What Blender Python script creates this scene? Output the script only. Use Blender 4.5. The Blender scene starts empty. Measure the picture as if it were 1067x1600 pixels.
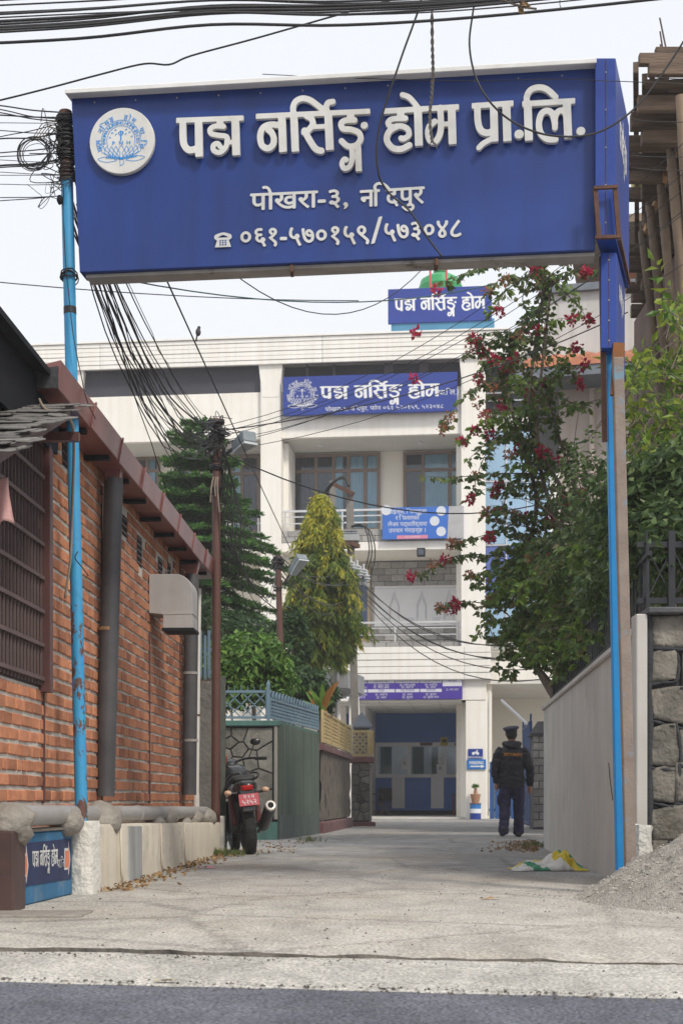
import bpy, bmesh, math, random
import numpy as np
from mathutils import Vector, Matrix, noise
random.seed(7)
SC = bpy.context.scene
COL = SC.collection
R = math.radians

# ------------------------------------------------------------------ camera, sky, sun, exposure
F = 2222.0      # focal length in photo pixels (50 mm lens on a 36 mm tall frame of 1600 px)
CX, HY, CH = 533.5, 1250.0, 0.58    # principal column, horizon row, eye height
cam = bpy.data.cameras.new('camera')
camo = bpy.data.objects.new('camera', cam)
COL.objects.link(camo)
camo.location = (0, 0, CH)
camo.rotation_euler = (R(90), 0, 0)
cam.sensor_fit = 'VERTICAL'
cam.sensor_height = 36.0
cam.lens = 50.0
cam.shift_y = (HY - 800.0) / 1600.0
cam.clip_start = 0.1
cam.clip_end = 2000
cam.dof.use_dof = True
cam.dof.focus_distance = 10.5
cam.dof.aperture_fstop = 7.0
SC.camera = camo

SUN_EL, SUN_AZ = 47.0, 146.0     # azimuth clockwise from +Y: behind the camera, to the right
w = bpy.data.worlds.new('World')
SC.world = w
w.use_nodes = True
nt = w.node_tree
bg = nt.nodes['Background']
sky = nt.nodes.new('ShaderNodeTexSky')
sky.sky_type = 'NISHITA'
sky.sun_disc = False
sky.sun_elevation = R(SUN_EL)
sky.sun_rotation = R(SUN_AZ)
sky.air_density = 1.0
sky.dust_density = 4.0
sky.ozone_density = 1.0
hsv = nt.nodes.new('ShaderNodeHueSaturation')
hsv.inputs['Saturation'].default_value = 0.45
mixs = nt.nodes.new('ShaderNodeMix')
mixs.data_type = 'RGBA'
mixs.inputs[0].default_value = 0.78          # a thin white overcast veils the blue
mixs.inputs[7].default_value = (8.8, 9.05, 9.55, 1)
nt.links.new(sky.outputs[0], hsv.inputs['Color'])
nt.links.new(hsv.outputs[0], mixs.inputs[6])
nt.links.new(mixs.outputs[2], bg.inputs[0])
bg.inputs[1].default_value = 0.112
sl = bpy.data.lights.new('sun', 'SUN')
sl.energy = 2.3
sl.angle = R(9)
sl.color = (1.0, 0.93, 0.82)
so = bpy.data.objects.new('sun', sl)
COL.objects.link(so)
sdir = Vector((math.sin(R(SUN_AZ)) * math.cos(R(SUN_EL)), math.cos(R(SUN_AZ)) * math.cos(R(SUN_EL)), math.sin(R(SUN_EL))))
so.rotation_euler = sdir.to_track_quat('Z', 'Y').to_euler()
so.location = sdir * 60
vs = SC.view_settings
vs.view_transform = 'Standard'
vs.look = 'None'
vs.exposure = 0.17
vs.gamma = 1.0
vs.use_curve_mapping = False
SC.cycles.max_bounces = 8
SC.cycles.volume_bounces = 1
SC.cycles.transparent_max_bounces = 8
SC.cycles.use_denoising = True

# ------------------------------------------------------------------ points
def P(px, py, Y):
    return Vector(((px - CX) / F * Y, Y, CH + (HY - py) / F * Y))
def gx(px, Y): return (px - CX) / F * Y
def gz(py, Y): return CH + (HY - py) / F * Y

# ------------------------------------------------------------------ materials
MATS = {}
def _n(nt, t, **kw):
    n = nt.nodes.new(t)
    for k, v in kw.items(): setattr(n, k, v)
    return n
def rgba(c): return (c[0], c[1], c[2], 1.0)
def s2l(r, g, b):
    f = lambda v: (v / 255 / 12.92) if v <= 10 else ((v / 255 + 0.055) / 1.055) ** 2.4
    return (f(r), f(g), f(b))

def mat(name, c1, c2=None, scale=6.0, rough=0.7, bump=0.0, bscale=None, metal=0.0, spot=None, spot_scale=5.0,
        spot_lo=0.55, spot_hi=0.62, rand=0.0, island=None, spec=0.4, trans=0.0, streak=0.0, coords='Object',
        detail=6.0, stretch=(1, 1, 1), emit=None, sub=0.0):
    """Principled material: two noise-mixed colours, optional patches of a third, streaks, bump and per-object variation."""
    if name in MATS: return MATS[name]
    m = bpy.data.materials.new(name)
    m.use_nodes = True
    nt = m.node_tree
    L = nt.links.new
    b = nt.nodes['Principled BSDF']
    b.inputs['Roughness'].default_value = rough
    b.inputs['Metallic'].default_value = metal
    b.inputs['Specular IOR Level'].default_value = spec
    if trans: b.inputs['Transmission Weight'].default_value = trans
    tc = _n(nt, 'ShaderNodeTexCoord')
    if coords == 'World':
        g = _n(nt, 'ShaderNodeNewGeometry'); src = g.outputs['Position']
    else:
        src = tc.outputs['Object']
    if stretch != (1, 1, 1):
        mp = _n(nt, 'ShaderNodeMapping'); mp.inputs['Scale'].default_value = stretch
        L(src, mp.inputs[0]); src = mp.outputs[0]
    if rand and coords == 'Object':          # shift the pattern from one object to the next
        oi = _n(nt, 'ShaderNodeObjectInfo')
        ad = _n(nt, 'ShaderNodeVectorMath', operation='ADD')
        sc_ = _n(nt, 'ShaderNodeVectorMath', operation='SCALE')
        sc_.inputs[3].default_value = 37.0
        cb = _n(nt, 'ShaderNodeCombineXYZ')
        L(oi.outputs['Random'], cb.inputs[0]); L(oi.outputs['Random'], cb.inputs[1])
        L(cb.outputs[0], sc_.inputs[0]); L(src, ad.inputs[0]); L(sc_.outputs[0], ad.inputs[1]); src = ad.outputs[0]
    col = None
    if c2 is None:
        rg = _n(nt, 'ShaderNodeRGB'); rg.outputs[0].default_value = rgba(c1); col = rg.outputs[0]
    else:
        nz = _n(nt, 'ShaderNodeTexNoise'); nz.inputs['Scale'].default_value = scale; nz.inputs['Detail'].default_value = detail
        nz.inputs['Roughness'].default_value = 0.62
        L(src, nz.inputs['Vector'])
        rp = _n(nt, 'ShaderNodeValToRGB')
        rp.color_ramp.elements[0].position = 0.32; rp.color_ramp.elements[1].position = 0.68
        rp.color_ramp.elements[0].color = rgba(c1); rp.color_ramp.elements[1].color = rgba(c2)
        L(nz.outputs['Fac'], rp.inputs[0]); col = rp.outputs[0]
    if island:
        g2 = _n(nt, 'ShaderNodeNewGeometry')
        r2 = _n(nt, 'ShaderNodeValToRGB')
        els = r2.color_ramp.elements
        els[0].color = rgba(island[0]); els[1].color = rgba(island[-1])
        for i, c in enumerate(island[1:-1]):
            e = els.new((i + 1) / (len(island) - 1)); e.color = rgba(c)
        L(g2.outputs['Random Per Island'], r2.inputs[0]); col = r2.outputs[0]
        if c2 is not None:
            mx = _n(nt, 'ShaderNodeMix', data_type='RGBA', blend_type='MULTIPLY'); mx.inputs[0].default_value = 1.0
            L(r2.outputs[0], mx.inputs[6]); L(rp.outputs[0], mx.inputs[7]); col = mx.outputs[2]
    if streak:
        mp2 = _n(nt, 'ShaderNodeMapping'); mp2.inputs['Scale'].default_value = (3.4, 3.4, 0.3)
        L(tc.outputs['Object'], mp2.inputs[0])
        n3 = _n(nt, 'ShaderNodeTexNoise'); n3.inputs['Scale'].default_value = 1.6; n3.inputs['Detail'].default_value = 5
        L(mp2.outputs[0], n3.inputs['Vector'])
        rr = _n(nt, 'ShaderNodeValToRGB'); rr.color_ramp.elements[0].position = 0.42; rr.color_ramp.elements[1].position = 0.75
        rr.color_ramp.elements[0].color = (1, 1, 1, 1); v = 1 - streak; rr.color_ramp.elements[1].color = (v, v * .97, v * .93, 1)
        L(n3.outputs['Fac'], rr.inputs[0])
        mx = _n(nt, 'ShaderNodeMix', data_type='RGBA', blend_type='MULTIPLY'); mx.inputs[0].default_value = 1.0
        L(col, mx.inputs[6]); L(rr.outputs[0], mx.inputs[7]); col = mx.outputs[2]
    if spot:
        n4 = _n(nt, 'ShaderNodeTexNoise'); n4.inputs['Scale'].default_value = spot_scale; n4.inputs['Detail'].default_value = 9
        n4.inputs['Roughness'].default_value = 0.7
        L(src, n4.inputs['Vector'])
        r4 = _n(nt, 'ShaderNodeMapRange'); r4.inputs[1].default_value = spot_lo; r4.inputs[2].default_value = spot_hi
        L(n4.outputs['Fac'], r4.inputs[0])
        mx = _n(nt, 'ShaderNodeMix', data_type='RGBA'); L(r4.outputs[0], mx.inputs[0]); L(col, mx.inputs[6]); mx.inputs[7].default_value = rgba(spot); col = mx.outputs[2]
    if rand:
        oi = _n(nt, 'ShaderNodeObjectInfo')
        h = _n(nt, 'ShaderNodeHueSaturation')
        mr = _n(nt, 'ShaderNodeMapRange'); mr.inputs[3].default_value = 1 - rand; mr.inputs[4].default_value = 1 + rand
        L(oi.outputs['Random'], mr.inputs[0]); L(mr.outputs[0], h.inputs['Value']); L(col, h.inputs['Color']); col = h.outputs[0]
    L(col, b.inputs['Base Color'])
    if emit: b.inputs['Emission Color'].default_value = rgba(emit); b.inputs['Emission Strength'].default_value = 1.0
    if bump:
        bs = bscale or scale * 4
        nb = _n(nt, 'ShaderNodeTexNoise'); nb.inputs['Scale'].default_value = bs; nb.inputs['Detail'].default_value = 8
        L(src, nb.inputs['Vector'])
        bp = _n(nt, 'ShaderNodeBump'); bp.inputs['Strength'].default_value = bump; bp.inputs['Distance'].default_value = 0.02
        L(nb.outputs['Fac'], bp.inputs['Height']); L(bp.outputs[0], b.inputs['Normal'])
    MATS[name] = m
    return m

def leafmat(name, cols, rough=0.55, tl=0.35):
    """Leaf: colour from leaf to leaf, some light passing through."""
    if name in MATS: return MATS[name]
    m = bpy.data.materials.new(name); m.use_nodes = True
    nt = m.node_tree; L = nt.links.new
    b = nt.nodes['Principled BSDF']; b.inputs['Roughness'].default_value = rough; b.inputs['Specular IOR Level'].default_value = 0.35
    g = _n(nt, 'ShaderNodeNewGeometry'); r = _n(nt, 'ShaderNodeValToRGB'); els = r.color_ramp.elements
    els[0].color = rgba(cols[0]); els[1].color = rgba(cols[-1])
    for i, c in enumerate(cols[1:-1]):
        e = els.new((i + 1) / (len(cols) - 1)); e.color = rgba(c)
    L(g.outputs['Random Per Island'], r.inputs[0]); L(r.outputs[0], b.inputs['Base Color'])
    t = _n(nt, 'ShaderNodeBsdfTranslucent'); L(r.outputs[0], t.inputs[0])
    mx = _n(nt, 'ShaderNodeMixShader'); mx.inputs[0].default_value = tl
    L(b.outputs[0], mx.inputs[1]); L(t.outputs[0], mx.inputs[2]); L(mx.outputs[0], nt.nodes['Material Output'].inputs[0])
    MATS[name] = m
    return m

# ------------------------------------------------------------------ objects
def Wm(o):
    if o.parent is None: return o.matrix_basis.copy()
    return Wm(o.parent) @ o.matrix_parent_inverse @ o.matrix_basis
def par(o, p):
    o.parent = p
    o.matrix_parent_inverse = Wm(p).inverted()
def tag(o, label=None, cat=None, group=None, kind=None):
    if label: o['label'] = label
    if cat: o['category'] = cat
    if group: o['group'] = group
    if kind: o['kind'] = kind
    return o
def thing(name, loc, label, cat, group=None, rz=0):
    o = bpy.data.objects.new(name, None)
    o.empty_display_size = 0.2
    COL.objects.link(o)
    o.location = loc; o.rotation_euler = (0, 0, rz)
    return tag(o, label, cat, group)
def link(name, me, m, parent=None, loc=None):
    o = bpy.data.objects.new(name, me); COL.objects.link(o)
    if m is not None and not me.materials: me.materials.append(m)
    if loc is not None: o.location = loc
    if parent is not None: par(o, parent)
    return o

class MB:
    """Collects shapes and links them as ONE mesh object."""
    def __init__(s): s.v = []; s.f = []
    def add(s, vs, fs):
        n = len(s.v); s.v.extend([tuple(v) for v in vs]); s.f.extend([tuple(i + n for i in f) for f in fs]); return s
    def box(s, c, d, M=None):
        x, y, z = d[0] / 2, d[1] / 2, d[2] / 2
        vs = [Vector((sx * x, sy * y, sz * z)) for sx in (-1, 1) for sy in (-1, 1) for sz in (-1, 1)]
        if M is not None: vs = [M @ v for v in vs]
        vs = [v + Vector(c) for v in vs]
        return s.add(vs, [(0, 1, 3, 2), (4, 6, 7, 5), (0, 4, 5, 1), (2, 3, 7, 6), (0, 2, 6, 4), (1, 5, 7, 3)])
    def hexa(s, b, t):
        """b: four bottom corners, t: four top corners, both going round the same way"""
        return s.add(list(b) + list(t), [(3, 2, 1, 0), (4, 5, 6, 7), (0, 1, 5, 4), (1, 2, 6, 5), (2, 3, 7, 6), (3, 0, 4, 7)])
    def bar(s, p0, p1, w_, h_, up=(0, 0, 1)):
        p0, p1 = Vector(p0), Vector(p1); d = (p1 - p0).normalized(); u = Vector(up)
        if abs(d.dot(u)) > 0.98: u = Vector((0, 1, 0))
        a = d.cross(u).normalized() * (w_ / 2); c = a.cross(d).normalized() * (h_ / 2)
        q = lambda p: [p - a - c, p + a - c, p + a + c, p - a + c]
        return s.hexa(q(p0), q(p1))
    def cyl(s, p0, p1, r0, r1=None, n=10, cap=True):
        return s.tube([p0, p1], [r0, r0 if r1 is None else r1], n, cap)
    def tube(s, pts, r, n=6, cap=True):
        pts = [Vector(p) for p in pts]; N = len(pts)
        if not isinstance(r, (list, tuple)): r = [r] * N
        base = len(s.v); prev = None
        for i, p in enumerate(pts):
            d = (pts[min(i + 1, N - 1)] - pts[max(i - 1, 0)])
            if d.length < 1e-9: d = Vector((0, 0, 1))
            d.normalize()
            if prev is None:
                a = d.cross(Vector((0, 0, 1)) if abs(d.z) < 0.9 else Vector((0, 1, 0))).normalized()
            else:
                a = (prev - d * prev.dot(d))
                a = a.normalized() if a.length > 1e-6 else d.orthogonal().normalized()
            prev = a; c = d.cross(a)
            for k in range(n):
                t = 2 * math.pi * k / n
                s.v.append(tuple(p + (a * math.cos(t) + c * math.sin(t)) * r[i]))
        for i in range(N - 1):
            for k in range(n):
                A = base + i * n + k; B = base + i * n + (k + 1) % n
                s.f.append((A, B, B + n, A + n))
        if cap:
            s.f.append(tuple(base + k for k in reversed(range(n)))); s.f.append(tuple(base + (N - 1) * n + k for k in range(n)))
        return s
    def lathe(s, prof, c, n=20, M=None, cap=True):
        """prof: list of (radius, z)"""
        base = len(s.v); c = Vector(c)
        for r, z in prof:
            for k in range(n):
                t = 2 * math.pi * k / n; v = Vector((r * math.cos(t), r * math.sin(t), z))
                if M is not None: v = M @ v
                s.v.append(tuple(v + c))
        for i in range(len(prof) - 1):
            for k in range(n):
                A = base + i * n + k; B = base + i * n + (k + 1) % n
                s.f.append((A, B, B + n, A + n))
        if cap:
            s.f.append(tuple(base + k for k in reversed(range(n)))); s.f.append(tuple(base + (len(prof) - 1) * n + k for k in range(n)))
        return s
    def prism(s, poly, ax, ay, o, d):
        """a flat polygon (2-D points on axes ax, ay from o) pushed along d"""
        o, ax, ay, d = Vector(o), Vector(ax), Vector(ay), Vector(d)
        a = [o + ax * x + ay * y for x, y in poly]; n = len(poly)
        return s.add(a + [p + d for p in a], [tuple(range(n)), tuple(reversed(range(n, 2 * n)))] + [(i, i + n, (i + 1) % n + n, (i + 1) % n) for i in range(n)])
    def build(s, name, m, parent=None, smooth=False, bevel=0.0, seg=1, origin=None, recalc=True):
        me = bpy.data.meshes.new(name)
        V = np.array(s.v, dtype=float)
        if origin is None:
            lo, hi = V.min(0), V.max(0); origin = ((lo[0] + hi[0]) / 2, (lo[1] + hi[1]) / 2, lo[2])
        me.from_pydata([(x - origin[0], y - origin[1], z - origin[2]) for x, y, z in s.v], [], s.f)
        if recalc or bevel:
            bm = bmesh.new(); bm.from_mesh(me)
            if recalc: bmesh.ops.recalc_face_normals(bm, faces=bm.faces)
            if bevel:
                es = [e for e in bm.edges if len(e.link_faces) == 2 and e.calc_face_angle(0) > 0.6]
                bmesh.ops.bevel(bm, geom=es, offset=bevel, segments=seg, affect='EDGES', profile=0.6)
            bm.to_mesh(me); bm.free()
        if smooth:
            me.polygons.foreach_set('use_smooth', [True] * len(me.polygons))
            if smooth != 'all':
                try: me.set_sharp_from_angle(angle=R(40))
                except Exception: pass
        return link(name, me, m, parent, origin)

def nz(p, s=1.0): return noise.noise(Vector(p) * s)
def fbm(p, s=1.0, o=4): return noise.fractal(Vector(p) * s, 1.0, 2.0, o)

def sag(a, b, s, n=14, jitter=0.0):
    a, b = Vector(a), Vector(b); out = []
    for i in range(n + 1):
        t = i / n; p = a.lerp(b, t); p.z -= s * 4 * t * (1 - t)
        if jitter and 0 < i < n: p += Vector((random.uniform(-1, 1), random.uniform(-1, 1), random.uniform(-1, 1))) * jitter
        out.append(p)
    return out
def smooth_path(pts, k=6):
    """Catmull-Rom through pts"""
    pts = [Vector(p) for p in pts]; out = []
    for i in range(len(pts) - 1):
        p0 = pts[max(i - 1, 0)]; p1 = pts[i]; p2 = pts[i + 1]; p3 = pts[min(i + 2, len(pts) - 1)]
        for j in range(k):
            t = j / k
            out.append(0.5 * ((2 * p1) + (p2 - p0) * t + (2 * p0 - 5 * p1 + 4 * p2 - p3) * t * t + (3 * p1 - p0 - 3 * p2 + p3) * t ** 3))
    out.append(pts[-1])
    return out

# ------------------------------------------------------------------ lettering
# Letters drawn as strokes: the union of round-ended strokes is sampled on a grid and contoured.
def contour_mesh(field, h, ox, oy, depth):
    """field<0 is inside; a flat-faced solid of the given depth, in a local x-y plane, front at z=0, back at z=-depth"""
    ny, nx = field.shape; V = []; Fc = []; vid = {}
    def vert(x, y):
        k = (round(x / h * 512), round(y / h * 512)); i = vid.get(k)
        if i is None: i = len(V); vid[k] = i; V.append((ox + x, oy + y))
        return i
    edges = []
    for j in range(ny - 1):
        i = 0
        while i < nx - 1:
            c = (field[j, i], field[j, i + 1], field[j + 1, i + 1], field[j + 1, i])
            neg = [q < 0 for q in c]
            if all(neg):
                k = i
                while k < nx - 1 and field[j, k + 1] < 0 and field[j + 1, k + 1] < 0: k += 1
                Fc.append([vert(i * h, j * h), vert(k * h, j * h), vert(k * h, (j + 1) * h), vert(i * h, (j + 1) * h)])
                i = k; continue
            if any(neg):
                pts = [(i, j), (i + 1, j), (i + 1, j + 1), (i, j + 1)]; poly = []; cr = []
                for a in range(4):
                    b = (a + 1) % 4
                    if neg[a]: poly.append(vert(pts[a][0] * h, pts[a][1] * h))
                    if neg[a] != neg[b]:
                        t = c[a] / (c[a] - c[b]); q = vert((pts[a][0] + (pts[b][0] - pts[a][0]) * t) * h, (pts[a][1] + (pts[b][1] - pts[a][1]) * t) * h)
                        poly.append(q); cr.append((q, neg[a]))
                poly = [q for n_, q in enumerate(poly) if q != poly[n_ - 1]]
                if len(poly) > 2: Fc.append(poly)
                for n_ in range(len(cr)):
                    if cr[n_][1] and not cr[(n_ + 1) % len(cr)][1]: edges.append((cr[n_][0], cr[(n_ + 1) % len(cr)][0]))
            i += 1
    n = len(V)
    vs = [(x, y, 0.0) for x, y in V]; fs = [tuple(f) for f in Fc]
    if depth > 0:
        vs += [(x, y, -depth) for x, y in V]
        fs += [(a, a + n, b + n, b) for a, b in edges if a != b]
    return vs, fs

def stroke_field(strokes, h, pad):
    """strokes: list of (points, width) ; returns field grid and its origin"""
    allp = np.array([p for st, w_ in strokes for p in st]); wm = max(w_ for _, w_ in strokes)
    lo = allp.min(0) - wm - pad; hi = allp.max(0) + wm + pad
    nx, ny = int((hi[0] - lo[0]) / h) + 2, int((hi[1] - lo[1]) / h) + 2
    X, Y = np.meshgrid(lo[0] + np.arange(nx) * h, lo[1] + np.arange(ny) * h)
    fld = np.full((ny, nx), 1e9)
    for st, w_ in strokes:
        square = isinstance(w_, float) and len(st) == 2 and st[0] != st[1]
        for a, b in zip(st[:-1], st[1:]):
            dx, dy = b[0] - a[0], b[1] - a[1]; L2 = dx * dx + dy * dy
            if square:      # flat-ended bar
                L_ = math.sqrt(L2); tx, ty = dx / L_, dy / L_
                al = np.abs((X - (a[0] + b[0]) / 2) * tx + (Y - (a[1] + b[1]) / 2) * ty) - L_ / 2
                ac = np.abs(-(X - a[0]) * ty + (Y - a[1]) * tx) - w_ / 2
                fld = np.minimum(fld, np.maximum(al, ac))
            else:
                t = np.clip(((X - a[0]) * dx + (Y - a[1]) * dy) / max(L2, 1e-12), 0, 1)
                fld = np.minimum(fld, np.hypot(X - a[0] - t * dx, Y - a[1] - t * dy) - w_ / 2)
    return fld, lo

GL = {}
def glyph(ch):
    """(vertices, faces, advance) of one character at size 1"""
    if ch in GL: return GL[ch]
    def mesh_of(s):
        c = bpy.data.curves.new('glyph', 'FONT'); c.body = s; c.size = 1.0; c.resolution_u = 3; c.fill_mode = 'FRONT'
        o = bpy.data.objects.new('glyph', c); COL.objects.link(o)
        bpy.context.view_layer.update()
        me = bpy.data.meshes.new_from_object(o.evaluated_get(bpy.context.evaluated_depsgraph_get()))
        vs = [tuple(v.co) for v in me.vertices]; fs = [tuple(p.vertices) for p in me.polygons]
        bpy.data.objects.remove(o); bpy.data.curves.remove(c); bpy.data.meshes.remove(me)
        return vs, fs
    bx = max(v[0] for v in mesh_of('|')[0])
    vs, fs = mesh_of(ch) if ch.strip() else ([], [])
    adv = max(v[0] for v in mesh_of(ch + '|')[0]) - bx
    GL[ch] = (vs, fs, adv)
    return GL[ch]
def text_mesh(s, size=1.0, space=1.0, xs=1.0):
    """characters in the order they are drawn; returns vertices, faces, width. '^' puts the hook of a half r over the letter before it."""
    V, Fc, x = [], [], 0.0
    for ch in s:
        if ch == '^':
            n = len(V); pts = [(-0.03, .60), (-.05, .70), (-.01, .78), (.06, .79)]
            q = [];
            for (a, b) in pts: q.append((x + a - .1, b))
            for i in range(3):
                (x0, y0), (x1, y1) = q[i], q[i + 1]; d = Vector((x1 - x0, y1 - y0)).normalized() * .028
                k = len(V); V += [(x0 - d.y, y0 + d.x, 0), (x0 + d.y, y0 - d.x, 0), (x1 + d.y, y1 - d.x, 0), (x1 - d.y, y1 + d.x, 0)]; Fc.append((k, k + 1, k + 2, k + 3))
            continue
        vs, fs, a = glyph(ch); n = len(V)
        if ch == 'ि': x -= .07
        V += [(v[0] + x, v[1], 0) for v in vs]; Fc += [tuple(i + n for i in f) for f in fs]
        x += a * space if a > 0.02 else a
    return [(v[0] * size * xs, v[1] * size, 0) for v in V], Fc, x * size * xs
class Frame:
    """a flat face in space: origin, right, up; out = right x up"""
    def __init__(s, o, r, u):
        s.o, s.r, s.u = Vector(o), Vector(r).normalized(), Vector(u).normalized(); s.n = s.r.cross(s.u).normalized()
    def at(s, x, y, d=0.0): return s.o + s.r * x + s.u * y + s.n * d
def put_text(fr, s, x, y, size, m, name, parent, d=0.004, align='c', space=1.0, xs=1.0, mb=None):
    V, Fc, wd = text_mesh(s, size, space, xs)
    x0 = x - (wd / 2 if align == 'c' else 0 if align == 'l' else wd)
    b = mb or MB()
    b.add([fr.at(v[0] + x0, v[1] + y, d) for v in V], Fc)
    if mb is None: return b.build(name, m, parent, recalc=False)
# ================================================================== ground, lane, shoulder, road
def ground_mat(name, stops, fine=260.0, bump=0.5, dirt=None, speck=0.25, rough=0.92):
    """stops: (y, dark, light) along the lane; patches break up where one surface turns into the next"""
    m = bpy.data.materials.new(name); m.use_nodes = True
    nt = m.node_tree; L = nt.links.new; b = nt.nodes['Principled BSDF']
    b.inputs['Roughness'].default_value = rough; b.inputs['Specular IOR Level'].default_value = 0.2
    g = _n(nt, 'ShaderNodeNewGeometry'); pos = g.outputs['Position']
    n1 = _n(nt, 'ShaderNodeTexNoise'); n1.inputs['Scale'].default_value = 1.1; n1.inputs['Detail'].default_value = 9; n1.inputs['Roughness'].default_value = .68
    n2 = _n(nt, 'ShaderNodeTexNoise'); n2.inputs['Scale'].default_value = fine; n2.inputs['Detail'].default_value = 2
    n3 = _n(nt, 'ShaderNodeTexNoise'); n3.inputs['Scale'].default_value = 14; n3.inputs['Detail'].default_value = 8; n3.inputs['Roughness'].default_value = .7
    for n in (n1, n2, n3): L(pos, n.inputs['Vector'])
    sx = _n(nt, 'ShaderNodeSeparateXYZ'); L(pos, sx.inputs[0])
    col = None
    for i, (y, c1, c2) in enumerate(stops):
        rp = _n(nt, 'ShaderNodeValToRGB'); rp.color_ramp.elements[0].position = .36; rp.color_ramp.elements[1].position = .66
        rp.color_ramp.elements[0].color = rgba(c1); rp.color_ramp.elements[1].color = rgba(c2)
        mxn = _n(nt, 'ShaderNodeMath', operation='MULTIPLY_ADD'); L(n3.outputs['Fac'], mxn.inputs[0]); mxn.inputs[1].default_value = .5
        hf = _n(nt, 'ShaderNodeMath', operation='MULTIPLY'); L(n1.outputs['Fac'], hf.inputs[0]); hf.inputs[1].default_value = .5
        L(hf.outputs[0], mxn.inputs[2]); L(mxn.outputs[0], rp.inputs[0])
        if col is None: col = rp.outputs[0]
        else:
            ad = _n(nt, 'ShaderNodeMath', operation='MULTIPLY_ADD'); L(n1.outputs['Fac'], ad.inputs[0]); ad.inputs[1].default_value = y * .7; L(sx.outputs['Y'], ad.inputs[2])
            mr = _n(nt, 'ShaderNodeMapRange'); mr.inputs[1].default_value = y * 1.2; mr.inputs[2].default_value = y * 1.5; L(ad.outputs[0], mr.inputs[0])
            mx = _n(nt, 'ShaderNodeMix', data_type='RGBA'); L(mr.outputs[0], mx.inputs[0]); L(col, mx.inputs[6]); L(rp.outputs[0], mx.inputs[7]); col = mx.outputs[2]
    if dirt:        # brown dirt patches
        n5 = _n(nt, 'ShaderNodeTexNoise'); n5.inputs['Scale'].default_value = .55; n5.inputs['Detail'].default_value = 8; n5.inputs['Roughness'].default_value = .72
        L(pos, n5.inputs['Vector'])
        mr = _n(nt, 'ShaderNodeMapRange'); mr.inputs[1].default_value = .50; mr.inputs[2].default_value = .66; mr.inputs[4].default_value = .8; L(n5.outputs['Fac'], mr.inputs[0])
        mx = _n(nt, 'ShaderNodeMix', data_type='RGBA'); L(mr.outputs[0], mx.inputs[0]); L(col, mx.inputs[6]); mx.inputs[7].default_value = rgba(dirt); col = mx.outputs[2]
    n6 = _n(nt, 'ShaderNodeTexNoise'); n6.inputs['Scale'].default_value = 2.4; n6.inputs['Detail'].default_value = 10; n6.inputs['Roughness'].default_value = .75; n6.inputs['Distortion'].default_value = .6
    mp6 = _n(nt, 'ShaderNodeMapping'); mp6.inputs['Scale'].default_value = (1, .55, 1); L(pos, mp6.inputs[0]); L(mp6.outputs[0], n6.inputs['Vector'])
    m6 = _n(nt, 'ShaderNodeMapRange'); m6.inputs[1].default_value = .36; m6.inputs[2].default_value = .62; m6.inputs[3].default_value = .72; m6.inputs[4].default_value = 1.08; L(n6.outputs['Fac'], m6.inputs[0])
    v6 = _n(nt, 'ShaderNodeVectorMath', operation='SCALE'); L(col, v6.inputs[0]); L(m6.outputs[0], v6.inputs[3]); col = v6.outputs[0]
    if dirt:        # hairline cracks
        dv = _n(nt, 'ShaderNodeVectorMath', operation='MULTIPLY_ADD'); L(n3.outputs['Color'], dv.inputs[0]); dv.inputs[1].default_value = (.35, .35, 0); L(pos, dv.inputs[2])
        vo = _n(nt, 'ShaderNodeTexVoronoi', feature='DISTANCE_TO_EDGE'); vo.inputs['Scale'].default_value = .55; L(dv.outputs[0], vo.inputs['Vector'])
        mc = _n(nt, 'ShaderNodeMapRange'); mc.inputs[1].default_value = .004; mc.inputs[2].default_value = .016; mc.inputs[3].default_value = .72; mc.inputs[4].default_value = 1.0; L(vo.outputs['Distance'], mc.inputs[0])
        vc = _n(nt, 'ShaderNodeVectorMath', operation='SCALE'); L(col, vc.inputs[0]); L(mc.outputs[0], vc.inputs[3]); col = vc.outputs[0]
    sp = _n(nt, 'ShaderNodeMapRange'); sp.inputs[1].default_value = .3; sp.inputs[2].default_value = .7; sp.inputs[3].default_value = 1 - speck; sp.inputs[4].default_value = 1 + speck
    L(n2.outputs['Fac'], sp.inputs[0])
    ml = _n(nt, 'ShaderNodeVectorMath', operation='SCALE'); L(col, ml.inputs[0]); L(sp.outputs[0], ml.inputs[3])
    L(ml.outputs[0], b.inputs['Base Color'])
    bp = _n(nt, 'ShaderNodeBump'); bp.inputs['Strength'].default_value = bump; bp.inputs['Distance'].default_value = .012
    ab = _n(nt, 'ShaderNodeMath', operation='ADD'); L(n2.outputs['Fac'], ab.inputs[0]); L(n3.outputs['Fac'], ab.inputs[1])
    L(ab.outputs[0], bp.inputs['Height']); L(bp.outputs[0], b.inputs['Normal'])
    return m
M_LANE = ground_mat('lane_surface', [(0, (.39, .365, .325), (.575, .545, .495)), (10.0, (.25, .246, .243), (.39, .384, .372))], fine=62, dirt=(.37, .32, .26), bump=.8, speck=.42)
M_SHOULDER = ground_mat('sandy_shoulder', [(0, (.41, .39, .355), (.59, .565, .52))], fine=75, bump=.9, speck=.45)
M_ROAD = ground_mat('asphalt', [(0, (.115, .12, .145), (.175, .18, .205))], fine=80, bump=.9, speck=.6, rough=.8)
M_DIRT = ground_mat('dirt', [(0, (.22, .20, .17), (.32, .29, .25))], fine=120)

def road_line(px0, py0, px1, py1):
    a = CH * F / (py0 - HY); b = CH * F / (py1 - HY)
    return Vector((gx(px0, a), a, 0)), Vector((gx(px1, b), b, 0))
A0, A1 = road_line(0, 1479, 1067, 1502)      # edge of the lane slab
B0, B1 = road_line(0, 1516, 1067, 1541)      # edge of the asphalt
def yline(a, b, x): return a.y + (b.y - a.y) / (b.x - a.x) * (x - a.x)

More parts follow.
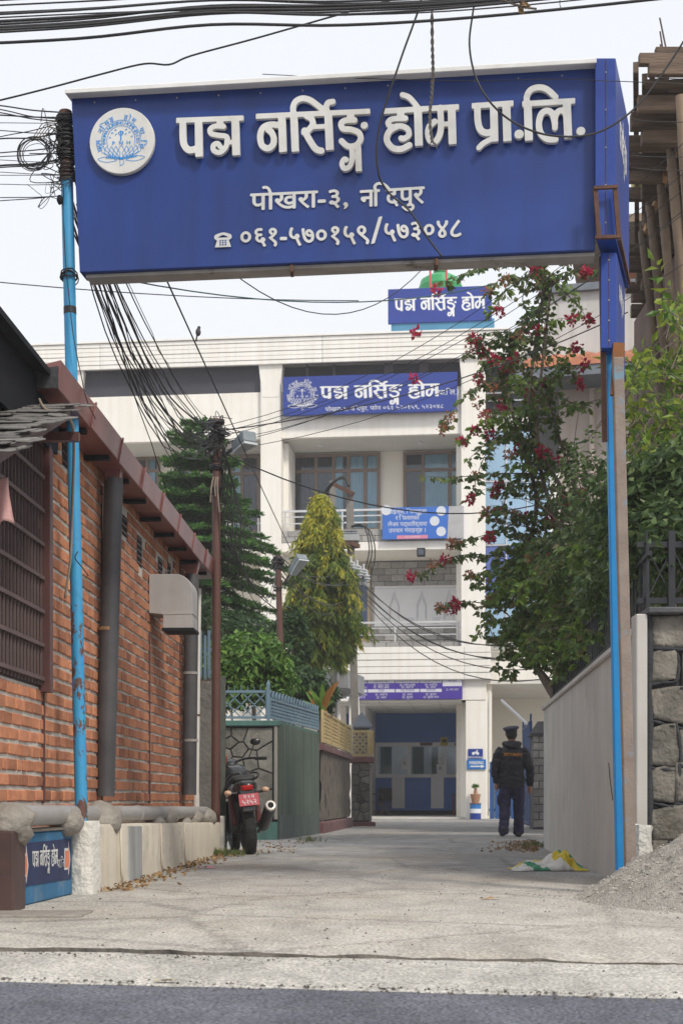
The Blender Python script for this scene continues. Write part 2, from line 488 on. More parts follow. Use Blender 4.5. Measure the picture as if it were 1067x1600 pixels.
tag(MB().add([(-150, -60, -.09), (150, -60, -.09), (150, 400, -.09), (-150, 400, -.09)], [(0, 1, 2, 3)]).build('ground', M_DIRT), 'bare earth around the lane', kind='structure')
# the lane: a sheet with a broken front edge about 2 cm high
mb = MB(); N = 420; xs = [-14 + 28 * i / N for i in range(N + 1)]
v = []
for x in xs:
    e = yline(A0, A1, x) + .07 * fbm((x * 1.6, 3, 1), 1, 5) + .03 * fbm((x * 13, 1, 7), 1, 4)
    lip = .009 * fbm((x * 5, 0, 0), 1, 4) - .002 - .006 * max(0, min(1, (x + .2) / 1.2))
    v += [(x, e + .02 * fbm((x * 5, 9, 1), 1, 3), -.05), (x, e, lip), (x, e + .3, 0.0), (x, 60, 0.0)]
f = []
for i in range(N):
    for k in (1, 2): f.append((i * 4 + k, i * 4 + 4 + k, i * 4 + 5 + k, i * 4 + 1 + k))
mb.add(v, f)
MB().add(v, [(i * 4, i * 4 + 4, i * 4 + 5, i * 4 + 1) for i in range(N)]).build('slab_edge', mat('tar_and_shade', (.05, .045, .04), (.22, .20, .175), 7, .95, bump=.6, bscale=80))['kind'] = 'structure'  # step face coloured dark for the undercut's shadow line, as well as old tar
lane = tag(mb.build('lane', M_LANE), 'dusty concrete and worn asphalt of the lane', kind='structure')
# shoulder: sandy strip between lane and asphalt
mb = MB(); v = []; f = []
for x in xs:
    y1 = yline(A0, A1, x) + .12; y0 = yline(B0, B1, x) + .02 * fbm((x * 4, 5, 5), 1, 4) + .01 * fbm((x * 21, 5, 5), 1, 3)
    v += [(x, y0, -.0405), (x, y0 + .03, -.034), (x, (y0 + y1) / 2, -.022 + .003 * fbm((x * 6, 2, 2))), (x, y1, -.017 + .007 * max(0, min(1, (x + 1) / 2.2)) + .003 * fbm((x * 5, 7, 2)))]
for i in range(N):
    for k in range(3): f.append((i * 4 + k, i * 4 + 4 + k, i * 4 + 5 + k, i * 4 + 1 + k))
tag(mb.add(v, f).build('shoulder', M_SHOULDER), 'sandy shoulder between lane and asphalt', kind='structure')
mb = MB()
q = [(-60, yline(B0, B1, -60) + .3, -.04), (60, yline(B0, B1, 60) + .3, -.04)]
d_ = Vector((B1 - B0)).normalized(); nrm = Vector((d_.y, -d_.x, 0)) * 9
mb.add([q[0], (q[0][0] + nrm.x, q[0][1] + nrm.y, -.04), (q[1][0] + nrm.x, q[1][1] + nrm.y, -.04), q[1]], [(0, 1, 2, 3)])
tag(mb.build('road', M_ROAD), 'grey asphalt road crossing in front of the lane', kind='structure')

# small stones and grit along the slab edge and the asphalt edge
def scatter_stones(name, pts, m, label, parent=None):
    mb = MB()
    for (x, y, z, s) in pts:
        vs = []
        for a in range(5):
            t = a * 1.257 + random.random(); r = s * random.uniform(.7, 1.2)
            vs.append((x + r * math.cos(t), y + r * math.sin(t), z))
        top = (x + random.uniform(-.3, .3) * s, y, z + s * random.uniform(.6, 1.1))
        mb.add(vs + [top], [(i, (i + 1) % 5, 5) for i in range(5)])
    return tag(mb.build(name, m, parent), label, None if parent else 'gravel', kind='stuff')
M_GRIT = mat('grit', (.16, .15, .14), (.42, .40, .37), 3, .9, rand=0, island=[(.12, .115, .11), (.3, .28, .26), (.5, .48, .45)])
pts = []
for i in range(2600):
    x = random.uniform(-2.2, 2.2); k = random.random()
    if k < .45: y = yline(B0, B1, x) + random.gauss(.02, .05); z = -.04 if y < yline(B0, B1, x) else -.034
    elif k < .85: y = yline(A0, A1, x) - abs(random.gauss(0, .07)); z = -.02
    else: y = yline(A0, A1, x) + random.uniform(.05, 6) ** 1.0; z = 0
    pts.append((x, y, z, random.choice((.003, .003, .004, .004, .005, .008))))
scatter_stones('loose_grit', pts, M_GRIT, 'loose grit scattered along the lane and road edge')

# ================================================================== the gate sign
M_BLUE = mat('sign_blue', (.006, .034, .205), (.009, .045, .25), 1.6, .4, spec=.5, streak=.22, bump=.06, bscale=4, spot=(.03, .06, .22), spot_scale=7, spot_lo=.62, spot_hi=.85)
M_BLUE2 = mat('sign_blue_side', (.007, .04, .25), (.011, .05, .30), 3, .35, streak=.12)
M_WHITE = mat('letter_white', (.74, .74, .72), (.62, .62, .60), 6, .5, streak=.14)
M_CAP = mat('cap_white', (.80, .80, .79), (.70, .70, .69), 4, .5, streak=.08)
M_POSTBLUE = mat('post_paint', (.03, .24, .47), (.05, .31, .55), 3, .45, bump=.05, bscale=30, spot=(.10, .055, .035), spot_scale=7, spot_lo=.63, spot_hi=.67)
M_RUST = mat('rust', (.075, .035, .024), (.13, .065, .045), 12, .85, bump=.25, bscale=60)
M_RUSTPOST = mat('rusty_post', (.20, .155, .13), (.27, .22, .19), 8, .8, bump=.2, bscale=60, spot=(.16, .25, .32), spot_scale=5, spot_lo=.555, spot_hi=.62)
M_SOFFIT = mat('soffit', (.26, .25, .23), (.38, .36, .34), 4, .8, spot=(.12, .10, .09), spot_scale=3, spot_lo=.6, spot_hi=.7)
M_CABLE = mat('cable', (.018, .018, .02), (.03, .03, .032), 20, .55)
M_LOGO = mat('logo_blue', s2l(20, 140, 220), rough=.5)

TL, TR, BL, BR = P(112, 150, 8.95), P(930, 110, 8.58), P(125, 428, 8.95), P(930, 388, 8.58)
zt, zb = (TL.z + TR.z) / 2, (BL.z + BR.z) / 2
bd = Vector((TR.x - TL.x, TR.y - TL.y, 0)).normalized(); bn = Vector((bd.y, -bd.x, 0))     # bn points to the road
GF = Frame((TL.x, TL.y, zb), bd, (0, 0, 1))
def board_uv(px, py):
    kx = (px - CX) / F; b_ = bd.y / bd.x; a_ = TL.y - b_ * TL.x; Y = a_ / (1 - b_ * kx); p = P(px, py, Y)
    return ((p - GF.o).dot(GF.r), p.z - GF.o.z)
gate = thing('gate_sign', (0, 8.8, 0), 'large blue gate signboard with raised white letters spanning the lane entrance', 'sign')
def quadprism(c, back, name, m, parent, **kw):
    return MB().hexa([c[0], c[1], c[1] - bn * back, c[0] - bn * back], [c[3], c[2], c[2] - bn * back, c[3] - bn * back]).build(name, m, parent, **kw)
tl, tr, bl, br = Vector((TL.x, TL.y, zt)), Vector((TR.x, TR.y, zt)), Vector((BL.x, BL.y, zb)), Vector((BR.x - .004, BR.y, zb))
board = quadprism([bl, br, tr, tl], .15, 'board', M_BLUE, gate, bevel=.004)
# thin folded seams of the sheet metal and a few rivets
mb = MB()
for i in range(1, 3):
    p = bl.lerp(br, i / 3.0 + .02)
for x in np.linspace(.15, 3.05, 12):
    for y in (zt - zb - .035,):
        mb.lathe([(.006, 0), (.005, .003)], GF.at(x, y, .0), 8, Matrix((GF.r, GF.u, GF.n)).transposed())
tag(mb.build('rivets', M_SOFFIT, gate, recalc=True), kind='stuff')
# white folded cap that juts forward over the face
c0, c1 = tl + bn * .085 - bd * .015, tr + bn * .085 + bd * .0
MB().hexa([c0 + Vector((0, 0, -.012)), c1 + Vector((0, 0, -.012)), c1 - bn * .25 + Vector((0, 0, .012)), c0 - bn * .25 + Vector((0, 0, .012))],
          [c0 + Vector((0, 0, .016)), c1 + Vector((0, 0, .016)), c1 - bn * .25 + Vector((0, 0, .08)), c0 - bn * .25 + Vector((0, 0, .08))]).build('cap', M_CAP, gate, bevel=.003)
# grey steel channel under the board
s0, s1 = bl - bn * .035 + bd * .03, br - bn * .035
MB().hexa([s0 + Vector((0, 0, -.022)), s1 + Vector((0, 0, -.022)), s1 - bn * .13 + Vector((0, 0, -.022)), s0 - bn * .13 + Vector((0, 0, -.022))],
          [s0 + Vector((0, 0, -.002)), s1 + Vector((0, 0, -.002)), s1 - bn * .13 + Vector((0, 0, -.002)), s0 - bn * .13 + Vector((0, 0, -.002))]).build('channel', M_SOFFIT, gate)
for t in (.42, .7):
    p = bl.lerp(br, t) - bn * .05; MB().box((p.x, p.y, p.z - .03), (.02, .1, .04)).build('hanger', M_RUST, gate)

# raised words, drawn stroke by stroke
Z1 = lambda x, y: (260 + x / 3.138, 140 + y / 3.138)
Z2 = lambda x, y: (580 + x / 2.964, 130 + y / 2.964)
Kp = 8.77 / F       # metres per photo pixel on the board
def cr2(pts, k=7):
    return [(p.x, p.y) for p in smooth_path([(x, y, 0) for x, y in pts], k)]
WORD1 = (Z1, [([(57, 168), (384, 156)], 25.), ([(165, 160), (168, 345)], 37.), ([(89, 172), (89, 240), (95, 285), (120, 312), (160, 305)], 33),
              ([(270, 160), (271, 196)], 34.), ([(288, 197), (245, 196), (222, 212), (228, 232), (262, 240), (300, 246), (306, 266), (296, 302), (268, 324), (240, 314), (238, 290), (258, 280), (272, 296)], 25),
              ([(292, 276), (350, 272)], 22.), ([(344, 156), (349, 338)], 38.)])
WORD2 = (Z1, [([(445, 148), (1001, 123)], 25.), ([(571, 142), (577, 322)], 37.), ([(566, 192), (516, 188), (480, 204), (466, 242), (474, 288), (504, 304), (528, 286), (532, 252), (520, 224), (506, 214)], 30),
              ([(629, 128), (637, 320)], 36.), ([(629, 140), (626, 104), (640, 74), (672, 60), (708, 68), (740, 90), (768, 112)], 28),
              ([(692, 146), (716, 160), (722, 186), (704, 212), (680, 226)], 29), ([(682, 218), (706, 262), (736, 306), (764, 316)], 31), ([(712, 200), (800, 196)], 22.), ([(797, 134), (805, 312)], 38.),
              ([(798, 134), (788, 106), (796, 82), (820, 76)], 27),
              ([(906, 132), (907, 168)], 36.), ([(926, 166), (880, 168), (860, 184), (870, 208), (908, 212), (946, 228), (955, 258), (934, 288), (894, 294), (862, 268)], 28), ([(972, 192), (973, 192), (974, 192)], 33),
              ([(942, 292), (946, 416)], 30.), ([(912, 304), (914, 356), (902, 392), (876, 402), (864, 380), (874, 358), (886, 360)], 25)])
WORD3 = (Z2, [([(60, 146), (406, 126)], 25.), ([(138, 140), (138, 180)], 34.), ([(160, 178), (100, 182), (80, 200), (98, 218), (140, 214), (170, 228), (176, 254), (154, 272), (140, 270)], 25), ([(120, 216), (86, 238), (74, 278), (100, 314), (140, 320), (178, 302)], 28),
              ([(217, 132), (222, 305)], 36.), ([(222, 136), (198, 104), (174, 80), (146, 70)], 24),
              ([(372, 126), (377, 298)], 36.), ([(320, 130), (323, 196), (320, 244), (300, 284), (274, 280), (264, 246), (272, 214), (294, 194)], 28), ([(318, 207), (376, 203)], 22.)])
WORD4 = (Z2, [([(465, 122), (657, 109)], 25.), ([(491, 122), (493, 190), (506, 232), (534, 246), (562, 238)], 30), ([(566, 116), (570, 286)], 35.), ([(568, 268), (536, 284), (516, 296), (498, 314)], 24),
              ([(624, 112), (629, 284)], 37.), ([(682, 252), (683, 252), (684, 252)], 40)])
WORD5 = (Z2, [([(697, 113), (941, 98)], 25.), ([(722, 104), (728, 281)], 36.), ([(722, 112), (718, 80), (736, 48), (774, 36), (812, 46), (850, 80)], 27),
              ([(902, 100), (909, 271)], 36.), ([(900, 160), (880, 142), (858, 152), (848, 180), (848, 222)], 26), ([(848, 200), (836, 158), (812, 144), (786, 158), (774, 200), (782, 246), (812, 274), (850, 276)], 28), ([(966, 238), (967, 238), (968, 238)], 38)])
PARTS = []
for Zf, strokes in (WORD1, WORD2, WORD3, WORD4, WORD5):
    k = (3.138 if Zf is Z1 else 2.964); out = []
    for pts, w_ in strokes:
        pp = pts if (len(pts) == 2) else cr2(pts)
        q = [board_uv(*Zf(*p)) for p in pp]; ww = w_ / k * Kp
        out.append((q, float(ww) if isinstance(w_, float) else np.float32(ww)))
    out = [(q, w_ if isinstance(w_, float) and len(q) == 2 else np.float64(w_)) for q, w_ in out]
    PARTS.append(out)
def word_mesh(strokes, h, depth):
    fld, lo = stroke_field([(s, w_) for s, w_ in strokes], h, .02)
    return contour_mesh(fld, h, lo[0], lo[1], depth)
WORDM = []
for st in PARTS:
    # a float width with two points is a flat-ended bar; everything else has round ends
    vs, fs = word_mesh(st, .005, .028)
    WORDM.append(word_mesh(st, .009, 0))
    MB().add([GF.at(x, y, .045 + z) for x, y, z in vs], fs).build('raised_word', M_WHITE, gate, recalc=True)
# address and telephone lines: flat cut letters stuck on the face
def line_on_board(s, px0, py0, px1, py1, hpx, name):
    """s laid along a line of photo pixels, letter height (headline to foot) hpx"""
    a, b = board_uv(px0, py0), board_uv(px1, py1)
    size = hpx * Kp / .62
    V, Fc, wd = text_mesh(s, size)
    k = (b[0] - a[0]) / wd; sl_ = (b[1] - a[1]) / (b[0] - a[0])
    vs = [(x * k, y) for x, y, _ in V]
    mb = MB()
    for dx, dy, dd in ((0, 0, .006), (.0035, 0, .0062), (-.0035, 0, .0064), (0, .003, .0066), (0, -.003, .0068)):      # a heavier face than the plain font
        mb.add([GF.at(a[0] + x + dx, a[1] + y + dy + sl_ * x, dd) for x, y in vs], Fc)
    return mb.build(name, M_WHITE, gate, recalc=False)
line_on_board('पोखरा-३,', 392, 329, 545, 322, 25, 'address_line')
line_on_board('नदिपुर'.replace('दि', 'िद'), 563, 324, 662, 318, 25, 'address_line')
line_on_board('०६१-५७०१५९', 374, 384, 577, 379, 25, 'telephone_number')
line_on_board('/', 580, 381, 597, 376, 33, 'telephone_number')
line_on_board('५७३०४८', 598, 376, 722, 370, 25, 'telephone_number')
# telephone picture: handset over a sloping body with keys
cu, cv = board_uv(349, 376); tk = Kp
ph = MB()
ph.prism([(-13 * tk, -11 * tk), (13 * tk, -11 * tk), (8 * tk, 4 * tk), (-8 * tk, 4 * tk)], GF.r, GF.u, GF.at(cu, cv, .006), GF.n * .002)
hs = cr2([(-14, 3), (-13, 8), (-6, 11), (0, 12), (6, 11), (13, 8), (14, 3)], 4)
po = [(x * tk, y * tk) for x, y in hs] + [(x * tk * .62, (y - 4.0) * tk) for x, y in reversed(hs)]
ph.prism(po, GF.r, GF.u, GF.at(cu, cv, .006), GF.n * .002)
tel = ph.build('telephone_picture', M_WHITE, gate)
mk = MB()
for i in range(3):
    for j in range(3): mk.prism([(-1.2 * tk, -1 * tk), (1.2 * tk, -1 * tk), (1.2 * tk, 1 * tk), (-1.2 * tk, 1 * tk)], GF.r, GF.u, GF.at(cu + (i - 1) * 4.2 * tk, cv + (-1 - j * 3.2) * tk, .0085), GF.n * .001)
mk.build('key', M_BLUE2, tel)

# round lotus badge
def badge(fr, cx, cy, r, parent, disc_m, ink, thick=.03, simple=False):
    Mx = Matrix((fr.r, fr.u, fr.n)).transposed()
    d = None; off = thick
    if disc_m is not None:
        d = MB().lathe([(r, .0), (r, thick - .004), (r - .004, thick)], fr.at(cx, cy, .004), 48, Mx).build('badge_disc', disc_m, parent)
        off = thick + .004
    s = r / 430.0; D = off + .0025
    T = lambda x, y: (cx + (x - 522) * s, cy - (y - 522) * s)
    ink_mb = MB()
    def ribbon(pts, wd=5.0):
        q = [T(*p) for p in pts]
        for a, b in zip(q[:-1], q[1:]):
            dv = Vector((b[0] - a[0], b[1] - a[1]))
            if dv.length < 1e-9: continue
            dv = dv.normalized() * (wd * s / 2)
            ink_mb.add([fr.at(a[0] - dv.y, a[1] + dv.x, D), fr.at(a[0] + dv.y, a[1] - dv.x, D), fr.at(b[0] + dv.y, b[1] - dv.x, D), fr.at(b[0] - dv.y, b[1] + dv.x, D)], [(0, 1, 2, 3)])
    arc = lambda rr, a0, a1, n=40: [(512 + rr * math.cos(R(a0 + (a1 - a0) * i / n)), 512 - rr * math.sin(R(a0 + (a1 - a0) * i / n))) for i in range(n + 1)]
    wl = 9 if simple else 6
    ribbon(arc(258, -14, 194), wl); ribbon(arc(186, -22, 202), wl)
    def arc_text(t, rr, a0, a1, size, bold=1):
        tot = sum(max(glyph(c)[2], 0) for c in t); run = 0
        for c in t:
            vs, fs, ad = glyph(c)
            ang = a0 + (a1 - a0) * (run + max(ad, 0) / 2) / tot
            ca, sa = math.cos(R(ang)), math.sin(R(ang)); run += max(ad, 0)
            for k in range(bold):
                pts = []
                for x, y, _ in vs:
                    lx = (x - ad / 2) * size + k * size * .03; ly = y * size
                    X = 512 + (rr + ly) * ca + lx * sa; Y = 512 - (rr + ly) * sa + lx * ca
                    pts.append(fr.at(*T(X, Y), D + .0006 + k * .0002))
                if pts: ink_mb.add(pts, fs)
    arc_text('PADMA NURSING HOME (P) LTD', 203, 192, -12, 62, 2)
    for t, a0, a1 in (('पदम', 206, 178), ('निस^ङ'.replace('^', ''), 160, 108), ('होम', 84, 48), ('प्रा.'.replace('्र', ''), 30, 8), ('िल', -2, -24)):
        arc_text(t, 268, a0, a1, 92, 2)
    # P N H
    for ch, x in (('P', 412), ('N', 512), ('H', 612)):
        vs, fs, ad = glyph(ch); 
        for k in range(2): ink_mb.add([fr.at(*T(x + (vx - ad / 2) * 78 + k * 3, 572 - vy * 66), D + .0006 + k * .0002) for vx, vy, _ in vs], fs)
    # staff and small marks
    ribbon([(512, 520), (512, 390)], 16)
    ribbon([(480, 420), (495, 400), (530, 400), (548, 425), (530, 445), (495, 445), (480, 420)], 7)
    for a in (40, 62, 118, 140, 165, 15):
        x, y = 512 + 150 * math.cos(R(a)), 512 - 150 * math.sin(R(a)); ribbon([(x - 14, y + 8), (x, y - 8), (x + 12, y + 6)], 8)
    for a in (50, 75, 105, 130):
        x, y = 512 + 100 * math.cos(R(a)), 512 - 100 * math.sin(R(a)); ribbon([(x - 10, y + 12), (x + 8, y - 12)], 10)
    # lotus
    def petal(x, yt, yb, wd, lean=0):
        L_ = cr2([(x + lean, yb), (x - wd + lean * .3, (yt + yb) / 2 + 20), (x - wd * .55, yt + 45), (x, yt), (x + wd * .55, yt + 45), (x + wd + lean * .3, (yt + yb) / 2 + 20), (x + lean, yb)], 5)
        ribbon(L_, wl)
    petal(517, 580, 748, 56)
    for sg in (-1, 1):
        petal(517 + sg * 70, 590, 742, 46, -sg * 30); petal(517 + sg * 130, 592, 738, 46, -sg * 60); petal(517 + sg * 190, 585, 730, 48, -sg * 80); petal(517 + sg * 240, 575, 715, 36, -sg * 95)
        ribbon(cr2([(517 + sg * 60, 770), (517 + sg * 170, 720), (517 + sg * 310, 745), (517 + sg * 200, 790), (517 + sg * 60, 775)], 6), wl)
        for k in range(16):
            x = 517 + sg * (20 + k * 12); ribbon([(x, 762 - k * 1.5), (x + sg * random.uniform(-5, 12), 735 - k * 1.0 + random.uniform(-14, 8))], 9)
    ribbon([(500, 775), (503, 845), (546, 825), (548, 775)], wl)
    ribbon([(485, 752), (548, 752)], 26)
    return ink_mb.build('lotus_print', ink, d or parent, recalc=False)
bc = board_uv(193, 224)
badge(GF, bc[0], bc[1], 52.5 * Kp, gate, M_WHITE, M_LOGO)

# the two posts that carry the board
lp0, lp1 = P(128, 1284, 8.86), P(103, 178, 9.06)
MB().tube([lp0.lerp(lp1, i / 12) for i in range(13)], .0385, 20).build('post', M_POSTBLUE, gate, smooth=True)
M_POSTWORN = mat('post_paint_worn', (.03, .24, .47), (.05, .31, .55), 3, .5, bump=.15, bscale=60, spot=(.11, .05, .032), spot_scale=9, spot_lo=.535, spot_hi=.56, stretch=(1, 1, .45))
MB().tube([lp0.lerp(lp1, i / 12 * .3) for i in range(13)], .0392, 20, cap=False).build('flaking_paint', M_POSTWORN, gate, smooth=True)
MB().tube([lp0.lerp(lp1, .712), lp0.lerp(lp1, .722)], .0405, 20).build('clamp_band', M_CABLE, gate, smooth=True)
rp0, rp1 = P(970, 1392, 8.80), P(950, 400, 8.80)
MB().bar(rp0, rp1, .062, .06, (0, 1, 0)).build('post', mat('post_paint_new', (.015, .20, .50), (.02, .25, .58), 3, .4, spot=(.10, .055, .035), spot_scale=5, spot_lo=.66, spot_hi=.69, bump=.03), gate, bevel=.006)
MB().bar(P(939, 402, 8.74), P(944, 690, 8.74), .03, .03, (0, 1, 0)).build('angle_iron', M_RUST, gate)
# grey-brown rusty square post beside the blue one
rust_post = tag(MB().bar(P(985, 1400, 8.62), P(964, 560, 8.62), .064, .064, (0, 1, 0)).build('steel_post', M_RUSTPOST, bevel=.005), 'rusty square steel post rising from the gravel heap beside the blue post', 'post')

# side signs: two flat boxes seen edge-on, running back from the right post
def side_sign(name, z0, z1, n0, n1, f0, f1, label):
    t = thing(name, ((n0[0] + n1[0]) / 2, n0[1], z0), label, 'sign', 'edge-on sign boxes on the right gate post')
    n0, n1, f0, f1 = [Vector((p[0], p[1], 0)) for p in (n0, n1, f0, f1)]
    zz = lambda p, z: Vector((p.x, p.y, z))
    MB().hexa([zz(p, z0) for p in (n0, n1, f1, f0)], [zz(p, z1) for p in (n0, n1, f1, f0)]).build('sign_box', M_BLUE2, t, bevel=.004)
    fr = Frame(zz(n1, z0), f1 - n1, (0, 0, 1)); L_ = (f1 - n1).length; H = z1 - z0
    # lettering of the face, read from the road
    mb = MB(); sc = L_ / 3.3
    for vs, fs in WORDM[:3]: mb.add([fr.at(x * sc + .02, y * H / 1.15 * .75 + H * .16, .004) for x, y, _ in vs], fs)
    mb.build('lettering', M_WHITE, t, recalc=False)
    mb = MB()
    c = n0.lerp(n1, .52); out = (n0 - f0).normalized()
    for k in range(5):
        z = z0 + H * (.08 + .21 * k); p = zz(c, z) + out * .001
        mb.lathe([(.006, 0), (.004, .004)], p, 8, Matrix((Vector((0, 0, 1)).cross(out), Vector((0, 0, 1)), out)).transposed())
    tag(mb.build('rivets', M_SOFFIT, t), kind='stuff')
    q = zz(c, 0)
    MB().bar(zz(c, z0 + .01) + out * .0015, zz(c, z1 - .01) + out * .0015, .003, .003, out).build('sheet_seam', M_RUST, t)
    return t
side_sign('side_sign', 3.945, 5.015, (1.513, 8.50), (1.636, 8.50), (1.765, 9.35), (1.888, 9.35), 'tall narrow blue sign box at the right end of the gate board, seen edge-on')
side_sign('side_sign', 3.33, 3.915, (1.575, 8.66), (1.672, 8.66), (1.74, 9.25), (1.84, 9.25), 'shorter blue sign box hanging below the tall one on the right post')
t = thing('iron_bracket', (1.6, 8.47, 3.95), 'rusty angle iron bracket clamped round the tall side sign box', 'bracket')
for a, b in (((927, 294), (964, 292)), ((929, 371), (968, 370))): MB().bar(P(*a, 8.44), P(*b, 8.44), .022, .018).build('crossbar', M_RUST, t)
for a, b in (((929, 293), (935, 371)), ((960, 292), (966, 371))): MB().bar(P(*a, 8.45), P(*b, 8.45), .026, .02, (0, 1, 0)).build('upright', M_RUST, t)
MB().bar(P(966, 372, 8.6), P(981, 442, 9.3), .03, .03, (1, 0, 0)).build('brace', M_RUST, t)
MB().bar(P(966, 537, 8.66), P(962, 618, 8.62), .07, .03, (0, 1, 0)).build('plate', mat('rust_bright', (.25, .10, .03), (.16, .07, .03), 9, .9), t)
# ================================================================== left side: brick building, plinth, pipes
M_MORTAR = mat('mortar', (.38, .35, .31), (.54, .51, .46), 9, .95, bump=.5, bscale=60)
M_BRICK = mat('brick', (.33, .125, .065), (.52, .225, .12), 7, .88, bump=.35, bscale=55, rand=.3, spot=(.24, .13, .09), spot_scale=9, spot_lo=.58, spot_hi=.72)
M_BRICK_I = mat('brick_far', (1, 1, 1), (.78, .76, .74), 7, .88, bump=.35, bscale=55, island=[(.25, .10, .06), (.40, .16, .085), (.53, .235, .125), (.35, .14, .085), (.45, .19, .10)])
M_BROWN = mat('brown_paint', (.075, .032, .030), (.105, .045, .040), 3, .42, spec=.5, streak=.15)
M_GUTTER = mat('gutter_sheet', (.17, .058, .052), (.24, .098, .092), 2.5, .30, spec=.5, streak=.25, bump=.08, bscale=5)
M_DARKPIPE = mat('dark_pipe', (.055, .055, .062), (.09, .088, .094), 4, .5, streak=.2)
M_GREYPIPE = mat('grey_pipe', (.27, .26, .255), (.36, .35, .34), 3, .5, streak=.1, spot=(.22, .20, .18), spot_scale=3, spot_lo=.55, spot_hi=.7)
M_CEMENT = mat('cement', (.21, .19, .165), (.32, .295, .26), 6, .95, bump=.8, bscale=30, spot=(.20, .18, .16), spot_scale=4, spot_lo=.55, spot_hi=.7)
M_CREAMWALL = mat('cream_plaster', (.54, .485, .40), (.64, .585, .49), 2, .9, bump=.2, bscale=30, streak=.12, spot=(.33, .30, .26), spot_scale=2.2, spot_lo=.56, spot_hi=.75)
M_WHITEPLASTER = mat('white_plaster', (.60, .58, .53), (.70, .68, .63), 5, .95, bump=1.0, bscale=26, spot=(.45, .42, .37), spot_scale=5, spot_lo=.58, spot_hi=.72)
M_BLACK = mat('black_sheet', (.009, .010, .014), (.016, .018, .023), 3, .75, spec=.2, bump=.15, bscale=8)
M_SLATE = mat('slate', (.085, .083, .08), (.19, .18, .168), 9, .85, bump=.5, bscale=40, rand=.25)
M_STEEL = mat('hood_steel', (.36, .35, .345), (.46, .45, .44), 2, .45, metal=.25, streak=.1, spot=(.30, .25, .2), spot_scale=5, spot_lo=.66, spot_hi=.74)
M_PVC = mat('white_pvc', (.62, .61, .58), (.70, .69, .66), 4, .45, streak=.2)
M_POLE = mat('pole_brown', (.085, .038, .030), (.13, .062, .05), 5, .6, spot=(.24, .20, .18), spot_scale=22, spot_lo=.70, spot_hi=.72, stretch=(1, 1, .35))

WD = Vector((.04, 1, 0)).normalized(); WN = Vector((WD.y, -WD.x, 0))        # along the wall, out of the wall (towards the lane)
def wx(Y): return -1.587 + .04 * (Y - 15.3)
def wy(px, off=0.0):                                                    # depth where a pixel column meets the wall, off metres out from it
    k = (px - CX) / F; return (-1.587 - .612 + off) / (k - .04)
def wp(Y, z, off=0.0): return Vector((wx(Y), Y, z)) + WN * off
Y0, Y1, ZT = 6.9, 15.3, 3.06
house = thing('brick_building', (-1.9, 11.3, 0), 'low red brick building with brown gutter along the lane', 'building')
wall_b = MB()
wall_b.hexa([wp(Y0, .1), wp(Y1, .1), wp(Y1, .1) + Vector((-4, 0, 0)), wp(Y0, .1) + Vector((-4, 0, 0))],
            [wp(Y0, ZT), wp(Y1, ZT), wp(Y1, ZT) + Vector((-4, 0, 0)), wp(Y0, ZT) + Vector((-4, 0, 0))])
wall_b = wall_b.build('wall', M_MORTAR, house)
GY0, GY1, GZ0 = 7.0, wy(62), 1.27                 # grille window
vents = []
for (x0, x1, y0, y1) in ((97, 110, 690, 732), (190, 199, 806, 838), (214, 222, 838, 885), (247, 254, 872, 898), (262, 267, 880, 905)):
    a, b = wy(x0), wy(x1); c = (a + b) / 2; vents.append((a, b, gz(y1, c), gz(y0, c)))
cand = []
z = .40; row = 0
while z < ZT - .05:
    y = Y0 + random.uniform(0, .2)
    while y < Y1 - .03:
        Lb = random.choice((.215, .205, .22, .11, .105, .2)) if row % 2 else random.choice((.21, .22, .2, .21, .11))
        Lb = min(Lb, Y1 - y); c = y + Lb / 2
        inwin = GY0 - .1 < c < GY1 + .06 and z + .07 > GZ0
        inv = any(a - .05 < c < b + .05 and z0 - .04 < z + .035 < z1 + .04 for a, b, z0, z1 in vents)
        if not inwin and not inv and Lb > .05:
            cand.append((y + .009, min(y + Lb - .009, Y1), z, random.uniform(.005, .012)))
        y += Lb
    z += .0875; row += 1
def brick_poly(mb, y0, y1, z, out, jit=.004):
    j = lambda: random.uniform(-jit, jit)
    b = [wp(y0 + j(), z + j(), -.02), wp(y1 + j(), z + j(), -.02), wp(y1 + j(), z + .064 + j(), -.02), wp(y0 + j(), z + .064 + j(), -.02)]
    t = [q + WN * (.02 + out + random.uniform(-.002, .002)) for q in b]
    mb.hexa(b, t)
vis = [c for c in cand if (wx(c[0]) / c[0]) * F + CX > -6]
vis.sort(key=lambda c: c[0]); single = set(vis[:300])
shapes = []
for k in range(14):       # 14 chipped brick shapes shared between the bricks that can be told apart
    L_ = (.093, .097, .188, .192, .197, .202, .2, .19, .204, .086, .199, .195, .183, .207)[k]
    j = lambda: random.uniform(-.004, .004)
    o = Vector((0, 0, 0)); b = []
    for (u, v_) in ((0, 0), (L_, 0), (L_, .064), (0, .064)): b.append(WD * (u + j()) + Vector((0, 0, v_ + j())) - WN * .02)
    t_ = [q + WN * (.03 + random.uniform(-.003, .004)) for q in b]
    m_ = MB().hexa(b, t_); me = bpy.data.meshes.new('brick'); me.from_pydata(m_.v, [], m_.f)
    bm = bmesh.new(); bm.from_mesh(me); bmesh.ops.recalc_face_normals(bm, faces=bm.faces); bmesh.ops.bevel(bm, geom=list(bm.edges), offset=.005, segments=1, affect='EDGES'); bm.to_mesh(me); bm.free()
    me.materials.append(M_BRICK); shapes.append((L_, me))
rest = MB()
